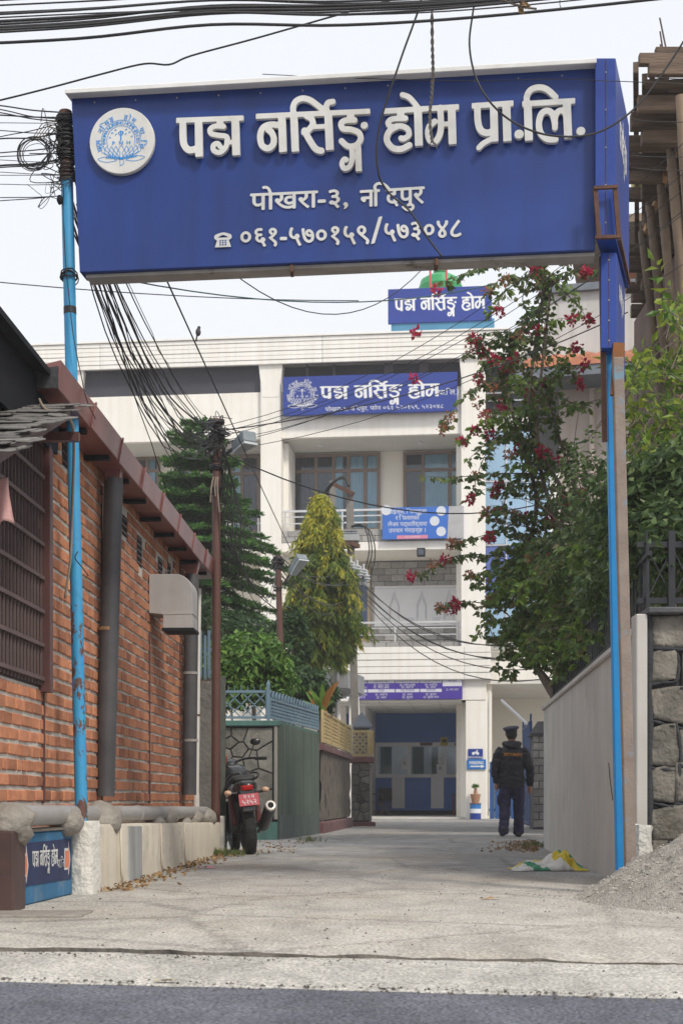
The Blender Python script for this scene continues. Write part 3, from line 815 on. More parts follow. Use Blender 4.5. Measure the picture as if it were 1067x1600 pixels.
for c in cand:
    if c in single:
        L_ = c[1] - c[0]; me = min(random.sample(shapes, len(shapes)), key=lambda s: abs(s[0] - L_) + random.uniform(0, .01))
        o = bpy.data.objects.new('brick', me[1]); COL.objects.link(o); o.location = wp(c[0], c[2], random.uniform(-.004, .003)); o.scale = (1, L_ / me[0], 1); par(o, wall_b)
    else: brick_poly(rest, *c)
tag(rest.build('brickwork', M_BRICK_I, wall_b, recalc=True), kind='stuff')
# vent slots: flush panel coloured dark for a recess's shade, with little louvres
for a, b, z0, z1 in vents:
    v = MB().hexa([wp(a, z0, .001), wp(b, z0, .001), wp(b, z0, -.05), wp(a, z0, -.05)], [wp(a, z1, .001), wp(b, z1, .001), wp(b, z1, -.05), wp(a, z1, -.05)]).build('vent', M_BLACK, house)
    n = max(2, int((z1 - z0) / .045))
    for i in range(n):
        zz = z0 + (i + .5) * (z1 - z0) / n; MB().bar(wp(a, zz, .004), wp(b, zz, .004), .006, .012).build('louvre', M_BROWN, v)
# vertical steel strips between the brick panels
for px, y0, y1 in ((66, 1070, 1255), (157, 760, 1250), (232, 990, 1255), (280, 880, 1255)):
    Y = wy(px); MB().bar(wp(Y, gz(y1, Y), .012), wp(Y, min(ZT, gz(y0, Y)), .012), .016, .02, (0, 1, 0)).build('steel_strip', M_BROWN, house)
# barred window: brown frame, dark glass behind, grid of bars
win = MB().hexa([wp(GY0, GZ0, -.10), wp(GY1, GZ0, -.10), wp(GY1, GZ0, .004), wp(GY0, GZ0, .004)], [wp(GY0, ZT, -.10), wp(GY1, ZT, -.10), wp(GY1, ZT, .004), wp(GY0, ZT, .004)]).build('barred_window', mat('dark_infill', (.018, .012, .014), (.03, .02, .022), 3, .4), house)
MB().bar(wp(GY1 + .03, GZ0 - .03, .02), wp(GY1 + .03, ZT, .02), .10, .09, (0, 1, 0)).build('window_frame', M_BROWN, win, bevel=.004)
M_BAR = mat('window_bar', (.095, .062, .06), (.13, .09, .085), 3, .5)
yb = GY0 + .03
while yb < GY1 - .03:
    MB().bar(wp(yb, GZ0 + .01, .022), wp(yb, ZT - .02, .022), .012, .012, (0, 1, 0)).build('window_bar', M_BAR, win); yb += .075
zb_ = GZ0 + .05
while zb_ < ZT:
    MB().bar(wp(GY0, zb_, .034), wp(GY1 - .02, zb_, .034), .024, .012, tuple(WN)).build('window_rail', M_BAR, win); zb_ += .205
# gutter with joints, dark end cap, outlets; black sheet roof behind it
GO = .215                                       # how far its face stands out
def gp(Y, z, off): return wp(Y, z, off)
Ys, Ye = 8.31, 15.5; z0g, z1g = 2.985, 3.15
segs = [Ys + (Ye - Ys) * i / 8 for i in range(9)]
for a, b in zip(segs[:-1], segs[1:]):
    j = random.uniform(-.006, .006)
    MB().hexa([gp(a, z0g, .02), gp(b, z0g, .02), gp(b, z0g, GO + j), gp(a, z0g, GO + j)], [gp(a, z1g - .05, .02), gp(b, z1g - .05, .02), gp(b, z1g, GO + .02 + j), gp(a, z1g, GO + .02 + j)]).build('gutter_length', M_GUTTER, house, bevel=.004)
for a in segs[1:-1]: MB().bar(gp(a - .02, z0g - .004, GO + .006), gp(a + .02, z1g + .004, GO + .028), .012, .02, (0, 1, 0)).build('gutter_joint', M_GUTTER, house)
MB().hexa([gp(Ys - .012, z0g - .003, .09), gp(Ys - .002, z0g - .003, .09), gp(Ys - .002, z0g - .003, GO + .003), gp(Ys - .012, z0g - .003, GO + .003)], [gp(Ys - .012, z1g - .055, .09), gp(Ys - .002, z1g - .055, .09), gp(Ys - .002, z1g - .04, GO + .003), gp(Ys - .012, z1g - .04, GO + .003)]).build('gutter_end', mat('tar', (.03, .03, .034), (.06, .06, .064), 9, .9, bump=.6), house)
for i in range(9):
    Y = 9.2 + i * .72; MB().bar(gp(Y, z0g - .022, -.0), gp(Y, z0g - .022, GO - .03), .05, .03).build('gutter_bracket', M_BLACK, house)
r0, r1 = Vector((-1.74, 7.0, 3.055)), Vector((-4.2, 7.0, 3.86))
rf = MB().hexa([r0, r1, r1 + Vector((.3, 8.5, 0)), r0 + Vector((.3, 8.5, 0))], [q + Vector((0, 0, .035)) for q in (r0, r1, r1 + Vector((.3, 8.5, 0)), r0 + Vector((.3, 8.5, 0)))]).build('roof', M_BLACK, house)
MB().hexa([wp(6.9, 2.70, .07), wp(8.9, 2.74, .07), wp(8.9, 2.74, .05), wp(6.9, 2.70, .05)], [wp(6.9, 3.07, .09), wp(8.9, 3.07, .09), wp(8.9, 3.07, .05), wp(6.9, 3.07, .05)]).build('tarpaulin', M_BLACK, house)
# downpipes
def pipe_on_wall(px0, py0, px1, py1, r, name, m, off, n=18, parent=house):
    Y = wy((px0 + px1) / 2, off); a, b = P(px0, py0, Y), P(px1, py1, Y)
    return MB().tube([a.lerp(b, i / 6) for i in range(7)], r, n).build(name, m, parent, smooth=True), Y
d1, Yd = pipe_on_wall(178, 748, 165, 1244, .069, 'downpipe', M_DARKPIPE, .09)
MB().cyl(P(169, 983, Yd) - Vector((0, 0, .012)), P(169, 983, Yd) + Vector((0, 0, .012)), .073, n=18).build('pipe_clip', mat('rusty_clip', (.20, .11, .05), (.28, .17, .08), 9, .7), d1)
fz = P(178, 748, Yd); MB().lathe([(.075, 0), (.075, .03), (.10, .16), (.10, .2)], fz - Vector((0, 0, .02)), 4, Matrix.Rotation(R(45), 3, 'Z')).build('outlet', M_GUTTER, d1)
d2, Yd2 = pipe_on_wall(300, 898, 296, 1242, .072, 'downpipe', M_DARKPIPE, .10)
for py in (1052, 1157): MB().cyl(P(298, py + 2, Yd2), P(298, py - 2, Yd2), .077, n=18).build('pipe_clip', MATS['grey_pipe'], d2)
MB().lathe([(.075, 0), (.075, .03), (.11, .14), (.11, .17)], P(300, 898, Yd2) - Vector((0, 0, .02)), 4, Matrix.Rotation(R(45), 3, 'Z')).build('outlet', M_GUTTER, d2)
d3, Yd3 = pipe_on_wall(311, 920, 307, 1262, .027, 'white_drainpipe', M_PVC, .05)
MB().cyl(P(307, 1262, Yd3), P(307, 1240, Yd3), .034, n=14).build('socket', M_PVC, d3)
MB().cyl(P(309, 1116, Yd3), P(309, 1119, Yd3), .029, n=14).build('ring', M_RUST, d3)
# extractor hood: folded steel duct that leaves the wall and turns down
Yh = wy(231); k = Yh / F; hz = lambda x, y: (((x - 231) * k), ((983 - y) * k))
prof = [hz(*q) for q in ((231, 897), (272, 897))] + [hz(272 + 27 * math.sin(R(a)), 924 - 27 * math.cos(R(a))) for a in (15, 30, 45, 60, 75, 90)] + [hz(*q) for q in ((299, 983), (253, 983), (253, 960), (231, 958))]
hood = thing('extractor_hood', wp(Yh, gz(983, Yh), 0), 'folded grey steel extractor hood bent downwards on the brick wall', 'vent')
MB().prism(prof, WN, (0, 0, 1), wp(Yh, gz(983, Yh), .012), WD * .34).build('duct', M_STEEL, hood, bevel=.004)
prof2 = [hz(*q) for q in ((251, 981), (301, 981), (301, 985), (251, 985))]
MB().prism(prof2, WN, (0, 0, 1), wp(Yh - .004, gz(983, Yh), .012), WD * .35).build('rim', M_BLACK, hood)
MB().prism([hz(*q) for q in ((252, 958), (300, 957), (300, 959.5), (252, 960.5))], WN, (0, 0, 1), wp(Yh - .004, gz(983, Yh), .012), WD * .35).build('seam', M_STEEL, hood)
# slate awning over the window
aw = thing('slate_awning', (-1.9, 7.2, 2.2), 'small awning of layered grey slates above the barred window', 'awning')
XR = -1.455
rows = 20
for j in range(rows):
    t_ = j / (rows - 1); Y = 6.45 + t_ * 1.68; zz = 2.17 + t_ * .66
    edge = XR + random.uniform(-.12, .02); x = -2.75 + random.uniform(0, .1)
    while x < edge - .03:
        wS = min(random.uniform(.14, .34), edge - x); th = random.uniform(.008, .016); dz = random.uniform(-.008, .012); dep = random.uniform(.26, .36)
        s_ = .39 - .05; tilt = random.uniform(-.008, .008)
        fy = Y + random.uniform(-.03, .03)
        jx = lambda: random.uniform(-.014, .014)
        b = [Vector((x + .004 + jx(), fy + jx(), zz + dz)), Vector((x + wS - .004 + jx(), fy + jx(), zz + dz + tilt)), Vector((x + wS + jx(), fy + dep, zz + dz + dep * .30 + tilt)), Vector((x + jx(), fy + dep, zz + dz + dep * .30))]
        MB().hexa(b, [q + Vector((0, 0, th * random.uniform(.7, 1.1))) for q in b]).build('slate', M_SLATE, aw, bevel=.004)
        x += wS
for x in (-1.62, -2.1, -2.6): MB().bar((x, 6.5, 2.12), (x, 8.4, 2.86), .04, .05).build('rafter', M_BROWN, aw)
MB().bar((-2.8, 8.15, 2.66), (-1.5, 8.15, 2.66), .05, .05).build('support_beam', M_BROWN, aw)
MB().bar((-2.8, 6.55, 2.105), (-1.62, 6.55, 2.105), .04, .04).build('eave_beam', M_BROWN, aw)
# pink cloth pegged under the awning
cl = MB(); nu, nv = 18, 14; v = []
for j in range(nv + 1):
    for i in range(nu + 1):
        u, t_ = i / nu, j / nv
        v.append((-1.86 + .29 * u * (1 + .08 * t_) - .0, 6.72 + .035 * math.sin(u * 17 + t_ * 2) * (.4 + t_), 2.10 - .22 * t_ + .012 * math.sin(u * 9) * t_ - .0))
f = [(j * (nu + 1) + i, j * (nu + 1) + i + 1, (j + 1) * (nu + 1) + i + 1, (j + 1) * (nu + 1) + i) for j in range(nv) for i in range(nu)]
o = cl.add(v, f).build('hanging_cloth', mat('pink_cloth', (.42, .22, .21), (.50, .30, .28), 5, .95, bump=.2, bscale=80), smooth='all'); tag(o, 'faded pink cloth hanging under the slate awning', 'cloth')
sm = o.modifiers.new('thick', 'SOLIDIFY'); sm.thickness = .004
# tan cable draped over the slates and down beside the post
def wire(name, pts, r, label, cat='cable', group=None, m=None, parent=None, k=6, n=6):
    o = MB().tube(smooth_path(pts, k), r, n).build(name, m or M_CABLE, parent, smooth='all')
    if parent is None: tag(o, label, cat, group)
    return o
wire('tan_cable', [P(62, 624, 8.2), P(72, 640, 7.9), P(95, 645, 7.9), P(112, 660, 8.0), P(116, 700, 8.3), P(113, 800, 8.7), P(111, 870, 8.8), P(102, 935, 8.85)], .0085, 'tan cable draped over the slate awning and down beside the left gate post', m=mat('tan_rubber', (.22, .17, .12), (.30, .24, .18), 5, .7))

# ------------------------------------------------------------------ plinth wall, painted panel, pillars
def lwx(Y): return -1.54 + .04 * (Y - 8.9)
plinth = thing('plinth_wall', (-1.5, 11.5, 0), 'low cream plastered wall at the foot of the brick building', 'wall')
Ys_ = [8.93 + (15.25 - 8.93) * i / 40 for i in range(41)]
v = []; f = []
for i, Y in enumerate(Ys_):
    zt_ = .43 - .085 * (Y - 8.9) / 6.3; x = lwx(Y)
    prof_ = [(x + .008, -.02), (x + .004 * fbm((Y * 3, 0, 1)), .08), (x + .005 * fbm((Y * 2, 4, 1)), zt_ - .03), (x - .012, zt_ - .004), (x - .10, zt_ + .006 * fbm((Y * 4, 3, 3))), (wx(Y) + .01, zt_ + .01)]
    v += [(a, Y, b) for a, b in prof_]
for i in range(40):
    for k_ in range(5): f.append((i * 6 + k_, i * 6 + 6 + k_, i * 6 + 7 + k_, i * 6 + 1 + k_))
f.append(tuple(range(6))); f.append(tuple(240 + k_ for k_ in reversed(range(6))))
MB().add(v, f).build('wall', M_CREAMWALL, plinth, smooth=True)
M_WALLSHADE = mat('wall_shade', (.30, .31, .31), (.38, .39, .39), 3, .9, streak=.3)  # grey colour stands in for a patch of shade on the low wall
Ya, Yb = 9.98, 10.48
MB().hexa([(lwx(Ya) + .002, Ya, .0), (lwx(Yb) + .002, Yb, .0), (lwx(Yb) + .0125, Yb, .0), (lwx(Ya) + .0125, Ya, .0)], [(lwx(Ya) - .02, Ya, .40), (lwx(Yb) - .02, Yb, .395), (lwx(Yb) + .0085, Yb, .385), (lwx(Ya) + .0085, Ya, .395)]).build('shade_patch', M_WALLSHADE, plinth)
for Y, zt_ in ((9.7, .40), (11.35, .39), (12.6, .38)):      # runs of mortar down the face
    MB().tube([(lwx(Y) + .002, Y, zt_), (lwx(Y) + .006, Y + .01, zt_ * .6), (lwx(Y) + .012, Y - .005, .12), (lwx(Y) + .012, Y + .03, .0)], [.007, .006, .007, .012], 6).build('mortar_run', M_CREAMWALL, plinth, smooth='all')
MB().box((lwx(15.25) - .03, 15.28, .2), (.13, .12, .42)).build('end_post', M_WHITEPLASTER, plinth, bevel=.01)
def lump(mb, c, r, sq=(1, 1, 1), s=3.0, amp=.35, n=14):
    base = len(mb.v); c = Vector(c)
    for i in range(n + 1):
        th = math.pi * i / n
        for k_ in range(n * 2):
            ph_ = math.pi * k_ / n
            d = Vector((math.sin(th) * math.cos(ph_), math.sin(th) * math.sin(ph_), math.cos(th)))
            q = 1 + amp * fbm((d * s + c * 7), .5, 4)
            mb.v.append(tuple(c + Vector((d.x * r * sq[0], d.y * r * sq[1], d.z * r * sq[2])) * q))
    for i in range(n):
        for k_ in range(n * 2):
            A = base + i * 2 * n + k_; B = base + i * 2 * n + (k_ + 1) % (2 * n); mb.f.append((A, B, B + 2 * n, A + 2 * n))
    return mb
# rough white block at the foot of the left gate post
mb = MB(); v = []; n = 9
for j in range(n + 1):
    zz = .45 * j / n; sh = .012 if j == n else 0
    for (x, y) in ((-1.655, 8.74), (-1.59, 8.715), (-1.528, 8.73), (-1.512, 8.83), (-1.515, 8.94), (-1.62, 8.95), (-1.66, 8.9)):
        v.append((x + .012 * fbm((x * 9, y * 9, zz * 9)) - sh * (1 if x > -1.58 else -1), y + .012 * fbm((x * 7, y * 9, zz * 8 + 3)) + sh, zz))
f = [(j * 7 + i, j * 7 + (i + 1) % 7, (j + 1) * 7 + (i + 1) % 7, (j + 1) * 7 + i) for j in range(n) for i in range(7)] + [tuple(n * 7 + i for i in range(7))]
tag(mb.add(v, f).build('footing_block', M_WHITEPLASTER, smooth=True), 'rough whitewashed block at the foot of the left gate post', 'block')
# painted panel wall
pa, pb = Vector((-1.742, 7.62, 0)), Vector((-1.648, 8.73, 0))
pw = thing('painted_wall', (-1.7, 8.2, 0), 'low wall painted blue with white lettering and orange arrows', 'wall')
pn = Vector((pb.y - pa.y, -(pb.x - pa.x), 0)).normalized()
MB().hexa([pa, pb, pb - pn * .22, pa - pn * .22], [q + Vector((0, 0, .40)) for q in (pa, pb, pb - pn * .22, pa - pn * .22)]).build('wall', mat('blue_wash', (.03, .13, .26), (.045, .17, .32), 3, .85, bump=.15, spot=(.20, .22, .23), spot_scale=3, spot_lo=.56, spot_hi=.72, streak=.3), pw, bevel=.01)
MB().hexa([q + Vector((0, 0, .402)) for q in (pa + pn * .012, pb + pn * .012, pb - pn * .3, pa - pn * .3)], [q + Vector((0, 0, .418)) for q in (pa + pn * .008, pb + pn * .008, pb - pn * .3, pa - pn * .3)]).build('coping', M_CEMENT, pw, bevel=.004)
PF = Frame(pa + pn * .003, pb - pa, (0, 0, 1)); PLn = (pb - pa).length
MB().prism([(.06, .11), (PLn - .05, .10), (PLn - .05, .345), (.06, .345)], PF.r, PF.u, PF.at(0, 0, 0), PF.n * .002).build('navy_panel', mat('navy_wash', (.018, .028, .085), (.035, .045, .11), 4, .85, streak=.3, spot=(.16, .17, .2), spot_scale=6, spot_lo=.64, spot_hi=.76), pw)
mb = MB(); M_SIGNW = mat('painted_white', (.50, .50, .50), (.64, .64, .63), 7, .8, spot=(.2, .22, .3), spot_scale=9, spot_lo=.6, spot_hi=.7)
x0 = min(min(v_[0] for v_ in vs) for vs, fs in WORDM[:3]); x1 = max(max(v_[0] for v_ in vs) for vs, fs in WORDM[:3]); y0 = min(min(v_[1] for v_ in vs) for vs, fs in WORDM[:3]); y1 = max(max(v_[1] for v_ in vs) for vs, fs in WORDM[:3])
for vs, fs in WORDM[:3]: mb.add([PF.at(.27 + (x - x0) / (x1 - x0) * .50, .155 + (y - y0) / (y1 - y0) * .175, .004) for x, y, _ in vs], fs)
mb.build('lettering', M_SIGNW, pw, recalc=False)
put_text(PF, 'प.िल'.replace('प.ि', 'प्रा.ि'.replace('्र', '')), .84, .18, .075, M_SIGNW, 'lettering', pw, .004)
M_ORANGE = mat('arrow_orange', (.55, .16, .09), (.62, .24, .15), 9, .85, spot=(.5, .42, .38), spot_scale=12, spot_lo=.55, spot_hi=.7)
for x in (.075, PLn - .20):
    a = [(x, .16), (x + .085, .16), (x + .085, .125), (x + .125, .22), (x + .085, .33), (x + .085, .29), (x, .29)]
    MB().prism(a, PF.r, PF.u, PF.at(0, 0, .002), PF.n * .002).build('painted_arrow', M_SIGNW, pw)
    b = [((q[0] - x - .06) * .78 + x + .056, (q[1] - .22) * .78 + .22) for q in a]
    MB().prism(b, PF.r, PF.u, PF.at(0, 0, .0045), PF.n * .001).build('painted_arrow', M_ORANGE, pw)
# brown pillar with a lumpy cement cap at the road end
gp_ = thing('corner_pillar', (-1.85, 7.5, 0), 'brown corner pillar with a lumpy cement cap beside the painted wall', 'pillar')
MB().box((-1.875, 7.48, .2), (.37, .28, .44)).build('shaft', mat('brown_gloss', (.055, .03, .028), (.09, .05, .045), 4, .5, streak=.35, spot=(.3, .28, .26), spot_scale=4, spot_lo=.64, spot_hi=.72), gp_, bevel=.01)
MB().box((-1.56, 7.2, .004), (.55, .35, .012)).build('footing_slab', M_CEMENT, gp_, bevel=.004)
lump(MB(), (-1.81, 7.52, .45), .17, (1.15, 1.0, .72), 3, .3).build('cement_cap', M_CEMENT, gp_, smooth='all')
# grey drain pipe lying on the plinth, held by lumps of mortar
def px_(Y): return lwx(Y) - .125
dp = thing('drain_pipe', (-1.65, 11, .43), 'grey drain pipe lying along the top of the plinth, bedded in mortar', 'pipe')
MB().tube([(px_(Y), Y, .497 - .006 * (Y - 7.6)) for Y in np.linspace(7.55, 14.9, 16)], .058, 16).build('pipe', M_GREYPIPE, dp, smooth=True)
for Y in (9.85, 11.0): MB().cyl((px_(Y), Y - .05, .497 - .006 * (Y - 7.6)), (px_(Y), Y + .05, .497 - .006 * (Y - 7.6)), .064, n=16).build('pipe_joint', M_GREYPIPE, dp, smooth=True)
for Y, r, sq, zc in ((8.60, .105, (1, 1.2, .9), .47), (9.62, .15, (.9, 1.3, 1.0), .48), (11.75, .085, (1.1, 1.1, .8), .42), (12.3, .10, (1.0, 1.3, 1.05), .45), (13.3, .07, (1.1, 1.2, .9), .40), (13.9, .10, (1.0, 1.3, 1.1), .43), (14.7, .12, (1.0, 1.5, 1.0), .43)):
    lump(MB(), (px_(Y) + .02, Y, zc - .03), r, (sq[0] * .95, sq[1] * 1.15, sq[2] * .85), 1.6, .22).build('mortar_lump', M_CEMENT, dp, smooth='all')
# ================================================================== nursing home at the end of the lane
BA = R(6.0); BD = Vector((math.cos(BA), -math.sin(BA), 0)); BN = Vector((math.sin(BA), math.cos(BA), 0))
BO = Vector((gx(740, 44), 44, 0))
def bY(px, v): return (v + BO.x * BN.x + 44 * BN.y) / ((px - CX) / F * BN.x + BN.y)
def bu(px, v=0.0):
    Y = bY(px, v); return (Vector((gx(px, Y), Y, 0)) - BO).dot(BD)
def bz(py, px=560, v=0.0): return gz(py, bY(px, v))
def bp_(u, v, z): return BO + BD * u + BN * v + Vector((0, 0, z))
BM = Matrix((BD, BN, Vector((0, 0, 1)))).transposed()
def bbox(mb, u0, u1, v0, v1, z0, z1):
    return mb.hexa([bp_(u0, v0, z0), bp_(u1, v0, z0), bp_(u1, v1, z0), bp_(u0, v1, z0)], [bp_(u0, v0, z1), bp_(u1, v0, z1), bp_(u1, v1, z1), bp_(u0, v1, z1)])
def bpart(name, m, parent, u0, u1, v0, v1, z0, z1, bevel=0.0): return bbox(MB(), u0, u1, v0, v1, z0, z1).build(name, m, parent, bevel=bevel)
def bpx(name, m, parent, x0, y0, x1, y1, v0, v1, bevel=0.0):
    c = (x0 + x1) / 2; return bpart(name, m, parent, bu(x0, v0), bu(x1, v0), v0, v1, bz(y1, c, v0), bz(y0, c, v0), bevel)
M_PAINT = mat('cream_white_paint', (.79, .765, .71), (.86, .835, .785), .8, .8, bump=.03, streak=.07)
M_PAINT2 = mat('cream_wall_paint', (.76, .72, .64), (.81, .77, .69), .7, .85)
M_SIDING = mat('siding_white', (.79, .775, .735), (.86, .845, .81), 1.2, .6, streak=.06)
M_TILE = mat('stone_tile', (.27, .265, .255), (.40, .39, .37), 5, .8, rand=.22, bump=.2)
M_TILEJ = mat('tile_joint', (.12, .12, .13), (.17, .17, .18), 6, .9)
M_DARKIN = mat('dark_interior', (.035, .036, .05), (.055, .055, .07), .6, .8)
M_FRAME = mat('window_brown', (.17, .125, .10), (.22, .165, .135), 3, .5)
M_GLASS = mat('window_glass', (.035, .045, .07), (.055, .07, .10), .7, .08, spec=.8)
M_GLASSB = mat('blue_glass', (.25, .42, .60), (.33, .50, .68), .5, .10, spec=.9)
M_CURT = mat('curtain_blue', (.44, .62, .72), (.56, .73, .81), 4, .85)
M_MAROON = mat('curtain_maroon', (.065, .035, .05), (.085, .05, .065), 3, .9)
M_CHROME = mat('rail_steel', (.58, .58, .58), (.66, .66, .66), 3, .35, metal=.5)
M_BOARDB = mat('hospital_sign_blue', (.012, .035, .24), (.016, .045, .28), .8, .45)
M_SIGNWH = mat('sign_white', (.72, .73, .75), rough=.6)
M_SOFF = mat('soffit_paint', (.60, .585, .55), (.66, .645, .61), 1, .9)
hosp = thing('hospital_building', (BO.x - 3, 44, 0), 'large cream white nursing home building with balconies at the end of the lane', 'building')
UL, UR = bu(-80), bu(860)
c1a, c1b, c2a, c2b = bu(408), bu(440), bu(720), bu(758)
c0a, c0b = bu(98), bu(131)
# back walls, floors, roof slab
bpart('back_wall', M_PAINT2, hosp, UL, c2b, 2.1, 2.4, 4.3, 12.0)
bpart('ground_floor_wall', M_PAINT2, hosp, UL, bu(540, 1), 1.0, 1.3, 0, 4.3)
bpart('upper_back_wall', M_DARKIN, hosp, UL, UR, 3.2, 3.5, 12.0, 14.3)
bpart('roof_slab', M_SOFF, hosp, UL, UR, .0, 9, 14.30, 14.95)
for (u0, u1) in ((UL, c0a), (c0b, c1a), (c1b, c2a)):
    bpart('floor_slab', M_SOFF, hosp, u0, u1, .06, 3.3, 11.95, 12.1)
    bpart('parapet', M_PAINT, hosp, u0, u1, .02, .2, 11.93, 13.40, .01)
# recess at roof level has inner posts
for px in (265, 545, 655): bpx('inner_post', mat('inner_post', (.10, .09, .11), (.14, .13, .15), 1, .8), hosp, px, 552, px + 22, 660, 2.6, 3.0)
for px in (470, 600, 690): bpx('inner_pipe', M_SOFF, hosp, px, 555, px + 4, 640, 1.6, 1.64)
for (u0, u1) in ((c0a, c0b), (c1a, c1b), (c2a, c2b)):
    bpart('column', M_PAINT, hosp, u0, u1, -.12, .55, 0, 14.27, .015)
    # bracket at the head of each column
    mb = MB(); w_ = u1 - u0
    mb.hexa([bp_(u0 + .06, -.13, 13.2), bp_(u1 - .06, -.13, 13.2), bp_(u1 - .06, .3, 13.2), bp_(u0 + .06, .3, 13.2)], [bp_(u0 - .05, -.145, 14.20), bp_(u1 + .05, -.145, 14.20), bp_(u1 + .05, .3, 14.20), bp_(u0 - .05, .3, 14.20)])
    mb.build('column_bracket', M_PAINT, hosp)
# side fins that close the recesses
for u in (c1b + .001, c2a - .16): bpart('fin_wall', M_PAINT, hosp, u, u + .15, .5, 2.1, 0, 11.9)
# roof fascia of long white boards
z0f, z1f = 14.20, 15.02; nb = 6
for i in range(nb):
    a = z0f + (z1f - z0f) * i / nb; b = z0f + (z1f - z0f) * (i + 1) / nb - .016
    us = [UL, bu(160), bu(505), bu(795)]
    for u0, u1 in zip(us[:-1], us[1:]): bpart('fascia_board', M_SIDING, hosp, u0 + .006, u1 - .006, -.24 - .012 * (i % 2), -.14, a, b, .006)
bpart('fascia_back', M_TILEJ, hosp, UL, bu(795), -.20, -.02, z0f + .01, z1f - .02)
bpart('fascia_cap', M_SIDING, hosp, UL, bu(797), -.30, .1, z1f, z1f + .05)
for (u0, u1, v_) in ((UL, c0a, .10), (c0b, c1a, .10), (c1b, c2a, .45)): bpart('dark_infill', M_DARKIN, hosp, u0, u1, v_, v_ + .03, 13.38, 14.28)  # dark sheets put in the bays; their colour stands for the recess's shade
for px in (478, 520, 600, 655): bpx('recess_post', mat('inner_post', (.10, .09, .11)), hosp, px, 556, px + (14 if px > 590 else 4), 600, .36, .44)
# storey slabs and balcony edges
def tiles(x0, x1, v, z0, z1, th, tw, parent, name='tile'):
    """courses of grey stone tiles on a dark joint bed"""
    bed = bpart(name + '_bed', M_TILEJ, parent, x0, x1, v, v + .06, z0, z1)
    me = None; z = z0; r = 0
    m_ = MB().box((0, 0, 0), (1, .04, 1)); shp = bpy.data.meshes.new(name); shp.from_pydata(m_.v, [], m_.f)
    bm = bmesh.new(); bm.from_mesh(shp); bmesh.ops.recalc_face_normals(bm, faces=bm.faces); bm.to_mesh(shp); bm.free(); shp.materials.append(M_TILE)
    while z < z1 - .02:
        h_ = min(th, z1 - z); u = x0 - (tw / 2 if r % 2 else 0)
        while u < x1 - .02:
            a, b = max(u, x0), min(u + tw, x1)
            if b - a > .05:
                o = bpy.data.objects.new(name, shp); COL.objects.link(o)
                o.location = bp_((a + b) / 2, v - random.uniform(.002, .014), z + h_ / 2); o.rotation_euler = (0, 0, -BA); o.scale = (b - a - .022, 1, h_ - .02); par(o, bed)
            u += tw
        z += h_; r += 1
    return bed
for (u0, u1) in ((UL, c0a), (c0b, c1a), (c1b, c2a)):
    bpart('balcony_slab', M_PAINT, hosp, u0, u1, .02, 2.1, 8.36, 8.64, .01)
    bpart('balcony_floor', M_SOFF, hosp, u0, u1, .10, 2.1, 8.64, 8.9)
tiles(c1b, c2a, .04, 8.645, 9.02, .186, .42, hosp)
bpart('tile_kerb', M_PAINT, hosp, c1b, c2a, .06, .2, 8.645, 9.03)
def rail(u0, u1, v, z0, z1, bars=(.0, .36, .68), npost=4, pu=None):
    r = MB(); 
    top = bpart('handrail', M_CHROME, hosp, u0, u1, v - .03, v + .03, z1 - .06, z1)
    for t in bars[1:]: bpart('rail_bar', M_CHROME, top, u0, u1, v - .015, v + .015, z0 + (z1 - z0) * t - .018, z0 + (z1 - z0) * t + .018)
    for i in range(npost):
        u = u0 + .1 + (u1 - u0 - .2) * i / (npost - 1); MB().cyl(bp_(u, v, z0), bp_(u, v, z1 - .06), .028, n=8).build('rail_post', M_CHROME, top)
rail(c1b, c2a, .12, 9.03, 9.68); 
rail(c0b, c1a, .12, 8.66, 9.6)
# windows
def window(x0, y0, x1, y1, v, cols, transom, curtains, parent=hosp, frame=M_FRAME, glass=M_GLASS):
    """cols: fractions of mullions; curtains: list of (from, to, material) fractions behind the glass"""
    c = (x0 + x1) / 2; u0, u1, z0, z1 = bu(x0, v), bu(x1, v), bz(y1, c, v), bz(y0, c, v); W, H = u1 - u0, z1 - z0; fw = .10
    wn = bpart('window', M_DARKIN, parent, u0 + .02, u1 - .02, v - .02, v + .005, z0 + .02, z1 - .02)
    for a, b, m in curtains:
        # folded cloth
        n = max(6, int((b - a) * W / .035)); vv = []; ff = []
        for i in range(n + 1):
            u = u0 + W * (a + (b - a) * i / n); d = v - .045 + .012 * math.sin(i * 1.7) + .006 * math.sin(i * .6)
            vv += [bp_(u, d, z0 + .05), bp_(u, d, z1 - .05)]
        for i in range(n): ff.append((2 * i, 2 * i + 2, 2 * i + 3, 2 * i + 1))
        MB().add(vv, ff).build('curtain', m, wn, smooth='all')
    xs_ = [0] + list(cols) + [1]
    for a, b in zip(xs_[:-1], xs_[1:]):
        for (t0, t1) in ((0, transom), (transom, 1)) if transom < 1 else ((0, 1),):
            if glass is not None: pane = bpart('pane', glass_pane, wn, u0 + W * a + .03, u0 + W * b - .03, v - .075, v - .07, z0 + H * t0 + .03, z0 + H * t1 - .03)
    for a in xs_: 
        q = min(max(u0 + W * a, u0 + fw / 2), u1 - fw / 2); bpart('mullion', frame, wn, q - fw / 2, q + fw / 2, v - .11, v - .02, z0, z1)
    for t in ((0, transom, 1) if transom < 1 else (0, 1)):
        q = min(max(z0 + H * t, z0 + fw / 2), z1 - fw / 2); bpart('rail', frame, wn, u0 + fw, u1 - fw, v - .107, v - .023, q - fw / 2, q + fw / 2)
    return wn
